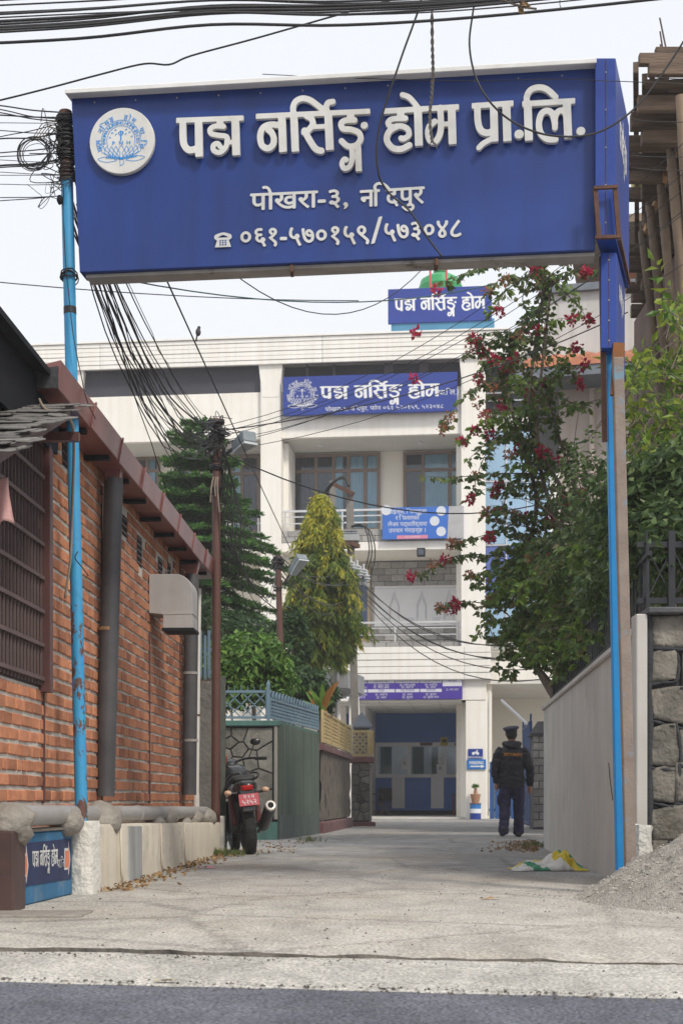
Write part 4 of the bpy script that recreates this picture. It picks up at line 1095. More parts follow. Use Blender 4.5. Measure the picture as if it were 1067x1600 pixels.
def glassmat():
    m = bpy.data.materials.new('clear_pane'); m.use_nodes = True; nt = m.node_tree; L = nt.links.new
    g = _n(nt, 'ShaderNodeBsdfGlossy'); g.inputs['Roughness'].default_value = .06; g.inputs['Color'].default_value = (.9, .95, 1, 1)
    t = _n(nt, 'ShaderNodeBsdfTransparent'); t.inputs[0].default_value = (.80, .86, .88, 1)
    fr = _n(nt, 'ShaderNodeFresnel'); fr.inputs['IOR'].default_value = 1.5
    mx = _n(nt, 'ShaderNodeMixShader'); L(fr.outputs[0], mx.inputs[0]); L(t.outputs[0], mx.inputs[1]); L(g.outputs[0], mx.inputs[2]); L(mx.outputs[0], nt.nodes['Material Output'].inputs[0])
    return m
glass_pane = glassmat()
window(450, 710, 594, 832, 2.08, (.31, .50, .66, .84), .78, [(.03, .30, M_MAROON), (.52, .60, M_CURT), (.68, .84, M_CURT), (.86, .97, M_CURT)])
window(630, 706, 724, 832, 2.08, (.33, .78), .77, [(.36, .74, M_CURT), (.80, .99, M_CURT)])
window(212, 715, 251, 800, 2.08, (.5,), .75, [(.5, .8, M_CURT)])
window(276, 715, 310, 830, 2.08, (.5,), .75, [(.45, .9, M_CURT)])
window(360, 712, 407, 834, 2.08, (.4,), .76, [(.1, .35, M_CURT), (.42, .98, M_MAROON)])
for px in (500, 655): MB().lathe([(.10, 0), (.09, -.05)], bp_(bu(px, 1), 1.0, 11.945), 14).build('ceiling_lamp', M_SIGNWH, hosp)
# first floor
for (u0, u1) in ((UL, c1a), (c1b, c2a)):
    bpart('balcony_slab', M_PAINT, hosp, u0, u1, .02, 2.1, 5.05, 5.32, .01)
tiles(bu(580, 2.0), bu(728, 2.0), 2.0, bz(918, 650, 2.0), 8.34, .21, .43, hosp)
tiles(bu(580, 2.0), bu(728, 2.0), 2.0, 5.35, bz(975, 650, 2.0), .21, .43, hosp)
tiles(c1b + 1.6, c2a, .04, 5.33, 5.50, .17, .42, hosp)
rail(c1b + 1.5, c2a, .12, 5.5, 6.15, npost=3)
wd = window(553, 885, 579, 1003, 2.06, (), 1, [(.05, .5, M_DARKIN), (.55, .97, mat('curtain_royal', (.03, .10, .32), (.05, .15, .42), 3, .8))], frame=mat('frame_ochre', (.36, .30, .20), (.44, .37, .26), 3, .6))
# white panel printed with an old palace front
pan = bpx('printed_panel', mat('panel_white', (.66, .67, .69), (.72, .73, .75), 2, .7), hosp, 585, 915, 727, 978, 1.90, 1.96)
pu0, pu1, pz0, pz1 = bu(585, 1.9), bu(727, 1.9), bz(978, 655, 1.9), bz(915, 655, 1.9)
M_INK = mat('faint_ink', (.42, .43, .46), rough=.8)
BFp = Frame(bp_(pu0, 1.9, pz0), BD, (0, 0, 1)); pw_, phh = pu1 - pu0, pz1 - pz0
for i in range(3):
    x = pw_ * (.22 + .30 * i); mb = MB()
    for k in range(3):
        for a, b in (((x - .16 + k * .02, phh * (.1 + .05 * k)), (x - .16 + k * .02, phh * .5)), ((x + .16 - k * .02, phh * (.1 + .05 * k)), (x + .16 - k * .02, phh * .5)), ((x - .16 + k * .02, phh * .5), (x, phh * (.86 - k * .08))), ((x, phh * (.86 - k * .08)), (x + .16 - k * .02, phh * .5))):
            d = Vector((b[0] - a[0], b[1] - a[1])).normalized() * .006
            mb.add([BFp.at(a[0] - d.y, a[1] + d.x, .004), BFp.at(a[0] + d.y, a[1] - d.x, .004), BFp.at(b[0] + d.y, b[1] - d.x, .004), BFp.at(b[0] - d.y, b[1] + d.x, .004)], [(0, 1, 2, 3)])
    mb.build('printed_arch', M_INK, pan, recalc=False)
for i in range(4):
    x = pw_ * (.08 + .28 * i); mb = MB()
    for r_ in range(4):
        for c_ in range(5): mb.add([BFp.at(x + c_ * .05 + e[0] * .03, .06 + r_ * .06 + e[1] * .03, .004) for e in ((0, 0), (1, 0), (1, 1), (0, 1))], [(0, 1, 2, 3)])
    tag(mb.build('printed_lattice', M_INK, pan, recalc=False), kind='stuff')
mb = MB()
for i in range(40): mb.add([BFp.at(pw_ * i / 40 + e[0] * .05, phh * .93 + e[1] * .04, .004) for e in ((0, 0), (1, 0), (.5, 1))], [(0, 1, 2)])
tag(mb.build('printed_frieze', M_INK, pan, recalc=False), kind='stuff')
fl = bpx('floodlight', M_BLACK, hosp, 651, 856, 664, 869, .0, .15, .01); bpx('lens', M_GLASS, fl, 653, 858, 662, 867, -.012, -.002)

# porch: canopy with ribbed white boards, purple directory, ceiling, columns
pv = -1.5
px0_, px1_ = bu(470, pv), bu(766, pv); zc0, zc1 = 4.20, 5.20
for i in range(5):
    a = zc0 + (zc1 - zc0) * i / 5; b = a + (zc1 - zc0) / 5 - .018
    for u0, u1 in ((px0_, bu(725, pv) - .004), (bu(725, pv) + .004, px1_)): bpart('canopy_board', M_SIDING, hosp, u0, u1, pv - .012 * (i % 2), pv + .1, a, b, .006)
    bpart('canopy_board', M_SIDING, hosp, px1_ - .1, px1_ + .012 * (i % 2) + .004, pv + .105, .0, a, b, .006)
bpart('canopy_back', M_TILEJ, hosp, px0_ + .05, px1_ - .02, pv + .06, .0, zc0 + .01, zc1 - .02)
bpart('canopy_soffit', M_SOFF, hosp, px0_, px1_ - .01, pv + .02, .0, zc0 - .02, zc0 + .008)
bpart('porch_ceiling', mat('porch_ceiling', (.74, .73, .70), (.8, .79, .76), 1, .8), hosp, bu(470, -1), bu(757, -1), -1.3, 6.2, 3.58, 3.66)
for k in range(4):
    bpart('ceiling_batten', M_SOFF, hosp, bu(500, -1), bu(727, -1), -.4 + k * 1.5, -.36 + k * 1.5, 3.565, 3.58)
for k in range(5):
    u = bu(545, -1) + k * .9; bpart('ceiling_batten', M_SOFF, hosp, u, u + .04, -1.2, 5.0, 3.568, 3.58)
bpart('porch_beam', M_PAINT, hosp, bu(720, -1.25), bu(759, -1.25), -1.32, 1.5, 3.58, 4.18, .01)
bpart('porch_column', M_PAINT, hosp, bu(727, -1.3), bu(760, -1.3), -1.3, -.7, 0, 3.58, .015)
for px in (545, ): bpart('porch_column', M_PAINT, hosp, bu(px, -1.3), bu(px + 16, -1.3), -1.25, -.9, 0, 3.58, .01)
bpart('porch_floor', mat('porch_floor', (.5, .49, .46), (.6, .58, .55), 2, .5), hosp, bu(470, -1.5), bu(728, -1.5), -1.2, 6, .004, .06)
# porch interior: blue wall, glazed counter
M_ROYAL = mat('royal_blue_paint', (.035, .13, .44), (.045, .16, .50), 1, .5)
M_GREYW = mat('grey_white_paint', (.72, .72, .74), (.8, .8, .82), 1, .7)
iv = 5.0; iu0, iu1 = bu(470, iv), bu(760, iv)
izw = lambda y: bz(y, 650, iv)
bpart('counter_back_wall', M_ROYAL, hosp, iu0, iu1, iv, iv + .2, izw(1164), 3.58)
bpart('counter_front', M_ROYAL, hosp, iu0, iu1, iv, iv + .2, 0.06, izw(1212))
bpart('hall_wall', mat('hall_wall', (.5, .5, .48), (.6, .6, .58), 1, .8), hosp, iu0, iu1, iv + 2.5, iv + 2.6, 0.06, 3.58)
bpart('skirting', M_BLACK, hosp, iu0, iu1, iv - .02, iv, .06, .22)
for px in (612, 673): bpx('white_stripe', M_GREYW, hosp, px, 1214, px + 20, 1263, iv - .012, iv)
bpx('counter_head', M_GREYW, hosp, 585, 1160, 728, 1166, iv - .05, iv + .2); bpx('counter_sill', M_GREYW, hosp, 585, 1210, 728, 1215, iv - .08, iv + .2)
for px in (585, 636, 692, 724): bpx('counter_post', M_GREYW, hosp, px, 1166, px + 5, 1210, iv - .03, iv + .1)
for a, b in ((590, 636), (641, 692), (697, 724)): bpx('counter_pane', glass_pane, hosp, a, 1166, b, 1210, iv + .03, iv + .035)
for a, b in ((594, 612), (644, 662), (674, 684)): bpx('counter_blind', mat('counter_blind', (.03, .07, .075), (.05, .10, .10), 3, .8), hosp, a, 1167, b, 1209, iv + .3, iv + .34)
for a, b, c_, d in ((627, 1186, 637, 1202), (684, 1179, 691, 1193), (682, 1194, 693, 1210)):
    nt_ = bpx('notice_paper', M_SIGNWH, hosp, a, b, c_, d, iv - .05, iv - .045); bpx('notice_print', M_INK, nt_, a + 3, b + 3, c_ - 3, b + 9, iv - .056, iv - .051)
yl = bpx('yellow_notice', mat('notice_yellow', (.42, .34, .03), (.5, .4, .05), 3, .7), hosp, 688, 1152, 699, 1165, iv - .07, iv - .06); bpx('notice_mark', M_BLACK, yl, 691, 1155, 697, 1160, iv - .076, iv - .071)
for a, b in ((656, 675), (710, 726)): bpx('name_strip', mat('strip_maroon', (.12, .03, .04), rough=.6), hosp, a, 1160.5, b, 1165, iv - .07, iv - .055)
# left part of the porch: grey side wall
bpart('porch_side_wall', M_GREYW, hosp, bu(575, 2) - .2, bu(575, 2), 1.0, 5.0, .06, 3.58)
bpart('blue_panel', mat('panel_blue', (.02, .13, .36), (.03, .17, .42), 2, .5), hosp, bu(560, 0), bu(577, 0), .3, .36, 1.9, 2.9)
# right wing with blue glass
wv = 1.2
bpart('wing_wall', M_PAINT, hosp, c2b, UR + 2, wv + .1, wv + 3, 4.3, 14.2)
for r_, (y0, y1) in enumerate(((672, 750), (752, 850), (852, 930), (932, 1000))):
    for c_, (x0, x1) in enumerate(((758, 790), (791, 823), (824, 858))):
        p_ = bpx('glass_panel', M_GLASSB if (r_ != 2) else mat('glass_deep', (.05, .10, .40), (.08, .14, .46), .5, .12, spec=.9), hosp, x0, y0, x1, y1, wv, wv + .08)
for py in (671, 751, 851, 931, 1001): bpx('glazing_bar', M_CHROME, hosp, 757, py - 1, 860, py + 1, wv - .04, wv + .05)
for px in (757, 790.5, 823.5): bpx('glazing_bar', M_CHROME, hosp, px - 1, 672, px + 1, 1000, wv - .036, wv + .05)
tiles(c2b + .05, bu(850, 1.0), 1.0, bz(1016, 800, 1.0), bz(1000, 800, 1.0), .16, .38, hosp)
bpart('wing_beam', M_PAINT, hosp, c2b, UR + 2, .4, 1.4, 4.32, 4.9)
bpart('wing_slab', M_SOFF, hosp, c2b, UR + 2, .42, 7, 4.2, 4.32)
bpart('passage_wall', M_PAINT2, hosp, c2b, UR + 2, 7, 7.2, 0, 4.3)
bpart('passage_side', M_PAINT2, hosp, c2b + .02, c2b + .2, .6, 7, 0, 4.3)
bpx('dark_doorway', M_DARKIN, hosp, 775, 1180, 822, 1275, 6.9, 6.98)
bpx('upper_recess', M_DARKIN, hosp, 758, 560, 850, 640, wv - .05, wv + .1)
for py in (600, 612, 624): bpx('recess_rail', M_CHROME, hosp, 758, py, 850, py + 2, wv - .2, wv - .15)
dpz = MB().tube([bp_(c2b + .12, -.6, z) for z in (.1, 2.0, 3.9)], .05, 8).build('drainpipe', M_PVC, hosp, smooth=True)

# ------------------------------------------------------------------ boards on the building
def sign_rect(name, x0, y0, x1, y1, v, th, m, label, group=None):
    c = (x0 + x1) / 2; u0, u1, z0, z1 = bu(x0, v), bu(x1, v), bz(y1, c, v), bz(y0, c, v)
    t = thing(name, bp_((u0 + u1) / 2, v, z0), label, 'sign', group)
    bpart('panel', m, t, u0, u1, v, v + th, z0, z1, .01)
    return t, Frame(bp_(u0, v, z0), BD, (0, 0, 1)), u1 - u0, z1 - z0
def name_words(t, fr, xa, xb, ya, yb, words=WORDM[:3], m=M_SIGNWH, d=.006):
    X0 = min(min(q[0] for q in vs) for vs, fs in words); X1 = max(max(q[0] for q in vs) for vs, fs in words); Yb = min(min(q[1] for q in vs) for vs, fs in words); Yt = max(max(q[1] for q in vs) for vs, fs in words)
    for vs, fs in words: MB().add([fr.at(xa + (x - X0) / (X1 - X0) * (xb - xa), ya + (y - Yb) / (Yt - Yb) * (yb - ya), d) for x, y, _ in vs], fs).build('name_word', m, t, recalc=False)
t, fr, W, H = sign_rect('facade_sign', 442, 585, 714, 646, -.28, .12, M_BOARDB, 'long blue name board with lotus badge on the upper balcony of the white building')
name_words(t, fr, W * .215, W * .90, H * .20, H * .86)
put_text(fr, 'पोखरा-३, निदपुर, फोन ०६१ ५२०१५९, ५२३०४८', W * .585, H * .085, H * .15, M_SIGNWH, 'address_line', t, .006, xs=1.15)
put_text(fr, '(पा.िल.)', W * .945, H * .42, H * .19, M_SIGNWH, 'suffix', t, .006)
badge(fr, W * .115, H * .52, H * .52, t, None, M_SIGNWH, thick=.004, simple=True)
t, fr, W, H = sign_rect('rooftop_sign', 606, 449, 768, 503, 1.2, .12, M_BOARDB, 'short blue name board standing on the roof of the white building')
name_words(t, fr, W * .06, W * .94, H * .14, H * .86)
bpx('base_beam', mat('teal_paint', (.05, .20, .34), (.07, .25, .40), 2, .6), t, 611, 500, 772, 516, 1.25, 1.5)
for px in (615, 690, 760): bpx('stay', M_RUST, t, px, 455, px + 2, 514, 1.33, 1.40)
t, fr, W, H = sign_rect('balcony_banner', 597, 792, 724, 842, -.16, .05, mat('banner_blue', (.03, .13, .50), (.04, .16, .55), 1, .5), 'bright blue advertising banner tied to the balcony rail')
for i, s in enumerate(('पाईल्स, िफस्टुला', 'र िफशरको', 'लेजर पद्धतीद्वारा', 'उपचार गराइन्छ ।')): put_text(fr, s, W * .31, H * (.80 - .195 * i), H * .185, M_SIGNWH, 'banner_line', t, .005, xs=1.0)
MB().prism([(W * .18, .01 * H), (W * .56, .01 * H), (W * .56, .12 * H), (W * .18, .12 * H)], fr.r, fr.u, fr.at(0, 0, .002), fr.n * .003).build('pink_strip', mat('pink_print', (.62, .22, .32), rough=.6), t)
put_text(fr, '०६१-५२०१५९', W * .37, H * .035, H * .09, M_SIGNWH, 'banner_line', t, .008)
MB().prism([(W * .80, .0), (W, .0), (W, H), (W * .82, H)], fr.r, fr.u, fr.at(0, 0, .001), fr.n * .003).build('photo_print', mat('print_grey', (.36, .36, .38), (.46, .45, .46), 3, .6), t)
for x, y, r_ in ((.05, .92, .16), (.725, .86, .15), (.645, .55, .15), (.725, .22, .15)):
    MB().lathe([(H * r_, 0), (H * r_, .004)], fr.at(W * x, H * y, .003), 24, Matrix((fr.r, fr.u, fr.n)).transposed()).build('round_print', mat('print_white', (.66, .68, .72), (.55, .6, .68), 4, .6), t)
# purple directory under the canopy
t, fr, W, H = sign_rect('directory_board', 548, 1056, 722, 1093, -1.42, .06, mat('purple_print', (.055, .03, .27), (.065, .035, .30), 1, .5), 'purple directory board with columns of small white print above the porch')
M_PRW = mat('print_pale', (.62, .62, .68), rough=.6); M_PRP = mat('print_purple', (.05, .03, .22), rough=.6)
put_text(fr, 'विशेषज्ञ सेवाहरु उपलब्ध'.replace('वि', 'िव'), W * .3, H * .89, H * .13, M_PRW, 'print_line', t, .005)
cols_ = [0, .15, .40, .62, .82, 1.0]
names = ['जनरल सर्जन', 'नाक कान घाँटी', 'हाडजोर्नी तथा नसा', 'एनेस्थेसियोलोजी', 'मेडिकल']
people = ['डा. कुमार', 'डा. सुरेश राज', 'डा. रमेश लाल', 'डा. अनिल', 'डा. अमर']
for i in range(5):
    a, b = W * cols_[i] + .015, W * cols_[i + 1] - .015; c = (a + b) / 2
    def strip(y0, y1): MB().prism([(a, H * y0), (b, H * y0), (b, H * y1), (a, H * y1)], fr.r, fr.u, fr.at(0, 0, .001), fr.n * .003).build('white_strip', M_PRW, t)
    strip(.70, .86) if i < 4 else strip(.55, .86)
    put_text(fr, names[i].replace('र्', 'र'), c, H * .74, H * .15, M_PRP, 'print_line', t, .006, xs=.85)
    for k, y in enumerate((.57, .47)):
        if i < 4: put_text(fr, people[(i + k) % 5], c, H * y, H * .135, M_PRW, 'print_line', t, .006)
    if i < 4:
        strip(.31, .44); put_text(fr, ('मानसिक', 'दन्त', 'रेडियोलोजी', 'बालरोग')[i], c, H * .345, H * .14, M_PRP, 'print_line', t, .006)
        for k, y in enumerate((.17, .05)): put_text(fr, people[(i + k + 2) % 5], c, H * y, H * .135, M_PRW, 'print_line', t, .006)
    else: put_text(fr, 'डा. अमर थापा', c, H * .36, H * .13, M_PRW, 'print_line', t, .006, xs=.8)
# parking boards on the porch column
cv_ = -1.345
t, fr, W, H = sign_rect('parking_sign', 731, 1170, 754, 1186, cv_, .03, M_BOARDB, 'small dark blue bike parking board with a motorbike picture on the porch column')
put_text(fr, 'BIKE PARKING', W / 2, H * .07, H * .30, M_SIGNWH, 'print_line', t, .004, xs=.75)
mb = MB()
for x in (.36, .64): mb.lathe([(H * .15, 0), (H * .15, .002)], fr.at(W * x, H * .55, .003), 14, Matrix((fr.r, fr.u, fr.n)).transposed())
mb.prism([(W * .34, H * .58), (W * .46, H * .72), (W * .58, H * .74), (W * .68, H * .60), (W * .56, H * .55), (W * .44, H * .55)], fr.r, fr.u, fr.at(0, 0, .003), fr.n * .002)
mb.prism([(W * .54, H * .72), (W * .60, H * .90), (W * .66, H * .90), (W * .62, H * .7)], fr.r, fr.u, fr.at(0, 0, .0035), fr.n * .002)
tag(mb.build('motorbike_picture', M_SIGNWH, t), kind='stuff')
t, fr, W, H = sign_rect('parking_sign', 729, 1186.5, 759, 1202, cv_ - .01, .03, mat('parking_blue', (.02, .15, .45), (.03, .18, .5), 1, .5), 'lighter blue board reading PARKING with a white arrow on the porch column')
for k in range(2): put_text(fr, 'PARKING', W * .5 + k * .006, H * .50, H * .46, M_SIGNWH, 'print_line', t, .004 + k * .0004, xs=.74)
MB().prism([(W * .18, H * .23), (W * .74, H * .23), (W * .74, H * .12), (W * .92, H * .29), (W * .74, H * .46), (W * .74, H * .35), (W * .18, H * .35)], fr.r, fr.u, fr.at(0, 0, .001), fr.n * .003).build('arrow', M_SIGNWH, t)

# green water tank on the roof
tk_ = thing('water_tank', bp_(bu(688, 5), 5, 14.95), 'round green plastic water tank on the roof behind the name board', 'tank')
zt_ = bz(428, 688, 5); rr = (bu(722, 5) - bu(655, 5)) / 2
MB().lathe([(rr, 14.95), (rr, 15.4), (rr * 1.02, 15.45), (rr, 15.5), (rr, zt_ - .55), (rr * 1.03, zt_ - .5), (rr, zt_ - .45), (rr * .92, zt_ - .25), (rr * .6, zt_ - .1), (rr * .3, zt_ - .06), (rr * .3, zt_ + .03), (rr * .1, zt_ + .05)], bp_(bu(688, 5), 5, 0), 28).build('tank_body', mat('tank_green', (.02, .26, .08), (.03, .32, .11), 1, .45), tk_, smooth=True)
MB().lathe([(rr * .3, zt_), (rr * .33, zt_ + .02), (rr * .33, zt_ + .1), (rr * .28, zt_ + .13)], bp_(bu(688, 5), 5, 0), 20).build('lid', mat('tank_lid', (.02, .2, .07), rough=.5), tk_, smooth=True)
for px in (672, 697):
    tag(MB().cyl(bp_(bu(px, 3.4), 3.4, 14.95), bp_(bu(px, 3.4), 3.4, bz(418 if px < 690 else 412, px, 3.4)), .035, n=8).build('flag_pole', mat('red_white', (.45, .05, .05), (.6, .1, .1), 3, .6)), 'thin red pole in front of the middle of the green tank' if px < 690 else 'taller thin red pole near the edge of the green tank', 'pole', 'red poles on the roof')
# ================================================================== left side of the lane, further in
M_CONC = mat('old_concrete', (.12, .115, .105), (.22, .21, .19), 3, .95, bump=.6, bscale=25, spot=(.06, .06, .055), spot_scale=3, spot_lo=.52, spot_hi=.66)
M_STONE = mat('crazy_stone', (.10, .10, .088), (.215, .20, .17), 5, .85, bump=.7, bscale=40, rand=.42, spot=(.25, .19, .13), spot_scale=3, spot_lo=.6, spot_hi=.72)
M_STONEJ = mat('dark_joint', (.035, .037, .036), (.055, .055, .053), 8, .9, bump=.4)
M_GREEN = mat('green_sheet', (.075, .105, .085), (.10, .135, .11), 1.5, .6, streak=.35, spot=(.16, .11, .08), spot_scale=2, spot_lo=.64, spot_hi=.75)
M_TEALB = mat('teal_base', (.06, .15, .13), (.09, .19, .165), 2, .85, streak=.3)
M_FENCE = mat('fence_blue', (.12, .19, .25), (.16, .24, .30), 3, .55)
M_MAR = mat('maroon_paint', (.13, .06, .065), (.19, .095, .098), 3, .8, streak=.3, spot=(.2, .17, .15), spot_scale=5, spot_lo=.6, spot_hi=.72)
M_YEL = mat('lattice_yellow', (.40, .31, .15), (.50, .40, .21), 4, .7, streak=.2)
M_RUBBLE = mat('rubble', (.07, .06, .05), (.24, .215, .18), 9, .95, bump=1.0, bscale=16, stretch=(1, 1, .22), spot=(.04, .036, .032), spot_scale=9, spot_lo=.52, spot_hi=.6)
M_BARK = mat('bark', (.10, .08, .065), (.17, .14, .115), 8, .95, bump=.7, stretch=(1, 1, .25))

def clip_poly(poly, nx, ny, c):
    out = []
    for i in range(len(poly)):
        a, b = poly[i], poly[(i + 1) % len(poly)]; da, db = a[0] * nx + a[1] * ny - c, b[0] * nx + b[1] * ny - c
        if da <= 0: out.append(a)
        if (da < 0) != (db < 0) and abs(da - db) > 1e-12:
            t = da / (da - db); out.append((a[0] + (b[0] - a[0]) * t, a[1] + (b[1] - a[1]) * t))
    return out
def voronoi(W, H, n, rnd, gap, relax=2):
    pts = [(rnd.uniform(0, W), rnd.uniform(0, H)) for _ in range(n)]
    for it in range(relax + 1):
        cells = []
        for i, (x, y) in enumerate(pts):
            poly = [(gap / 2, gap / 2), (W - gap / 2, gap / 2), (W - gap / 2, H - gap / 2), (gap / 2, H - gap / 2)]
            for j, (a, b) in enumerate(pts):
                if i == j: continue
                dx, dy = a - x, b - y; L_ = math.hypot(dx, dy); g_ = gap if it == relax else 0
                poly = clip_poly(poly, dx / L_, dy / L_, ((a * a + b * b - x * x - y * y) / 2) / L_ - g_ / 2)
                if len(poly) < 3: break
            cells.append(poly)
        if it < relax: pts = [(sum(p[0] for p in c) / len(c), sum(p[1] for p in c) / len(c)) if len(c) > 2 else pts[k] for k, c in enumerate(cells)]
    return [c for c in cells if len(c) > 2]
def crazy(fr, W, H, n, parent, seed=3, gap=.022, th=.03, m=None, name='stone'):
    rnd = random.Random(seed)
    for poly in voronoi(W, H, n, rnd, gap):
        t_ = th * rnd.uniform(.6, 1.15); c = (sum(p[0] for p in poly) / len(poly), sum(p[1] for p in poly) / len(poly))
        inn = [(c[0] + (p[0] - c[0]) * .95, c[1] + (p[1] - c[1]) * .95) for p in poly]; k = len(poly)
        vs = [fr.at(*p, -.004) for p in poly] + [fr.at(*p, t_ * .7) for p in poly] + [fr.at(p[0], p[1], t_ + rnd.uniform(-.003, .003)) for p in inn]
        fs = [(i, (i + 1) % k, (i + 1) % k + k, i + k) for i in range(k)] + [(i + k, (i + 1) % k + k, (i + 1) % k + 2 * k, i + 2 * k) for i in range(k)] + [tuple(range(2 * k, 3 * k))]
        MB().add(vs, fs).build(name, m or M_STONE, parent)
def slab(mb, a, b, th, z0, z1, side=1):
    """upright slab from a to b (plan), th thick to the left of a->b when side = 1"""
    a, b = Vector((a[0], a[1], 0)), Vector((b[0], b[1], 0)); d = (b - a).normalized(); n_ = Vector((-d.y, d.x, 0)) * th * side; up = lambda p, z: Vector((p.x, p.y, z))
    return mb.hexa([up(a, z0), up(b, z0), up(b + n_, z0), up(a + n_, z0)], [up(a, z1), up(b, z1), up(b + n_, z1), up(a + n_, z1)])
def lattice(a, b, z0, z1, m, parent, step, r=.008, frame=.03, name='lattice_panel', rails=True, spikes=False):
    a, b = Vector((a[0], a[1], 0)), Vector((b[0], b[1], 0)); L_ = (b - a).length; d = (b - a) / L_; H = z1 - z0
    up = lambda s_, z: a + d * s_ + Vector((0, 0, z))
    mb = MB(); s_ = -H
    while s_ < L_:
        for sg in (0, 1):
            x0, x1 = s_, s_ + H; y0, y1 = (z0, z1) if sg == 0 else (z1, z0)
            t0 = max(0, (0 - x0) / H); t1 = min(1, (L_ - x0) / H)
            if t1 - t0 > .05: mb.bar(up(x0 + H * t0, y0 + (y1 - y0) * t0), up(x0 + H * t1, y0 + (y1 - y0) * t1), r, r * 1.2)
        s_ += step
    o = tag(mb.build(name, m, parent), kind='stuff')
    if rails:
        for z in (z0, z1): MB().bar(up(0, z), up(L_, z), frame, frame).build('rail', m, parent)
        for s_ in (0, L_): MB().bar(up(s_, z0 - .02), up(s_, z1 + .03), frame * 1.2, frame * 1.2, (0, 1, 0)).build('fence_post', m, parent)
    if spikes:
        n = max(2, int(L_ / .09))
        sp = MB()
        for i in range(n + 1): sp.cyl(up(L_ * i / n, z1), up(L_ * i / n, z1 + .10), .009, .001, 5)
        tag(sp.build('spikes', m, parent), kind='stuff')

# stub of concrete wall behind the utility pole, railing on it
t = thing('concrete_stub_wall', (-1.46, 16, 0), 'dark weathered concrete wall end behind the brown pole', 'wall')
mb = MB(); slab(mb, (-1.62, 15.75), (-1.345, 15.75), .5, -.02, 1.9); mb.build('wall', M_CONC, t, bevel=.02)
mb = MB(); slab(mb, (-1.335, 15.72), (-1.285, 15.72), .1, 0, 1.95); mb.build('green_post', mat('green_post', (.07, .085, .07), (.12, .13, .11), 5, .8, streak=.4), t)
mb = MB(); slab(mb, (-1.33, 15.7), (-1.27, 15.7), .12, 0, .55); mb.build('teal_foot', mat('slate_green', (.075, .10, .095), (.11, .14, .13), 3, .85, streak=.3), t)
for i, px in enumerate((314, 321, 327)): MB().bar(P(px, 1062, 16), P(px, 985 + 8 * (i == 1), 16), .03, .02, (0, 1, 0)).build('railing_bar', M_FENCE, t)
for py in (1015, 1050): MB().bar(P(300, py, 16.03), P(331, py, 16.03), .02, .03).build('railing_rail', M_FENCE, t)
mb = MB()
for i in range(260):
    c = Vector((random.uniform(-1.62, -1.36), random.uniform(15.74, 16.1), 1.9)); q = c + Vector((random.gauss(0, .05), random.gauss(0, .05), random.uniform(-.12, .07)))
    mb.add([c, c + Vector((.012, 0, .01)), q], [(0, 1, 2)])
tag(mb.build('dry_creeper', mat('dry_stems', (.10, .07, .05), (.16, .12, .09), 5, .9), t, recalc=False), kind='stuff')

# compound 1: crazy-paved front, green sheet gate, blue-grey fence
c1 = thing('stone_compound_wall', (-1.2, 21, 0), 'compound wall with crazy paving, green sheet side and blue grey fence', 'wall')
ga, gb = (-1.80, 20.8), (-.93, 20.8)
mb = MB(); slab(mb, ga, gb, .25, .28, 1.66); wl1 = mb.build('front_wall', M_STONEJ, c1)
FRc = Frame((ga[0], 20.8, .30), (1, 0, 0), (0, 0, 1)); crazy(FRc, .80, 1.34, 17, wl1, 8, .02)
mb = MB(); mb.box((-.955, 20.77, .98), (.05, .06, 1.36)); mb.build('corner_strip', mat('strip_grey', (.25, .23, .2), (.32, .3, .27), 4, .9), c1)
mb = MB(); slab(mb, (-1.85, 20.72), (-.9, 20.72), .35, 1.66, 1.74); mb.build('coping', M_TEALB, c1, bevel=.008)
mb = MB(); v = []
for x in np.linspace(-1.85, -.93, 12): v += [(x, 20.70, -.02), (x, 20.70, .26 + .05 * fbm((x * 4, 1, 1)) - .10 * max(0, -(x + 1.25)))]
f = [(2 * i, 2 * i + 2, 2 * i + 3, 2 * i + 1) for i in range(11)]
o = mb.add(v + [(a, b + .15, c) for a, b, c in v], f + [tuple(24 + q for q in reversed(w_)) for w_ in f] + [(2 * i + 1, 2 * i + 3, 2 * i + 27, 2 * i + 25) for i in range(11)]).build('teal_plinth', M_TEALB, c1)
sa, sb = Vector((-.92, 20.82, 0)), Vector((-.385, 24.4, 0)); L_ = (sb - sa).length; d_ = (sb - sa) / L_; n_ = Vector((d_.y, -d_.x, 0))
v = []; N = 150
for i in range(N + 1):
    q = sa + d_ * (L_ * i / N) + n_ * (.02 * math.tanh(3 * math.sin(i * 2 * math.pi / 5.0))); v += [(q.x, q.y, .33), (q.x, q.y, 1.70)]
MB().add(v, [(2 * i, 2 * i + 2, 2 * i + 3, 2 * i + 1) for i in range(N)]).build('sheet_side', M_GREEN, c1)
mb = MB(); slab(mb, (sa.x + .015, sa.y), (sb.x + .015, sb.y), .3, -.02, .36); mb.build('side_plinth', mat('slate_green', (.075, .10, .095), rough=.8), c1, bevel=.01)
mb = MB(); slab(mb, (sa.x, sa.y), (sb.x, sb.y), .15, 1.701, 1.74); mb.build('coping', M_TEALB, c1)
fn = thing('lattice_fence', (-1.3, 20.85, 1.74), 'blue grey steel lattice fence with spikes on the crazy paved wall', 'fence')
lattice((-1.85, 20.86), (-1.09, 20.86), 1.79, 2.17, M_FENCE, fn, .19, .014, .035, spikes=True)
lattice((-1.05, 20.86), (-.40, 24.3), 1.79, 2.06, M_FENCE, fn, .10, .012, .03, spikes=True)
mb = MB(); v = []; N = 120
for i in range(N + 1):      # curled crest along the side fence
    q = Vector((-1.05, 20.86, 0)).lerp(Vector((-.40, 24.3, 0)), i / N); v.append((q.x, q.y, 2.14 + .05 * math.sin(i * .9)))
mb.tube(v, .012, 5); mb.build('curled_crest', M_FENCE, fn)
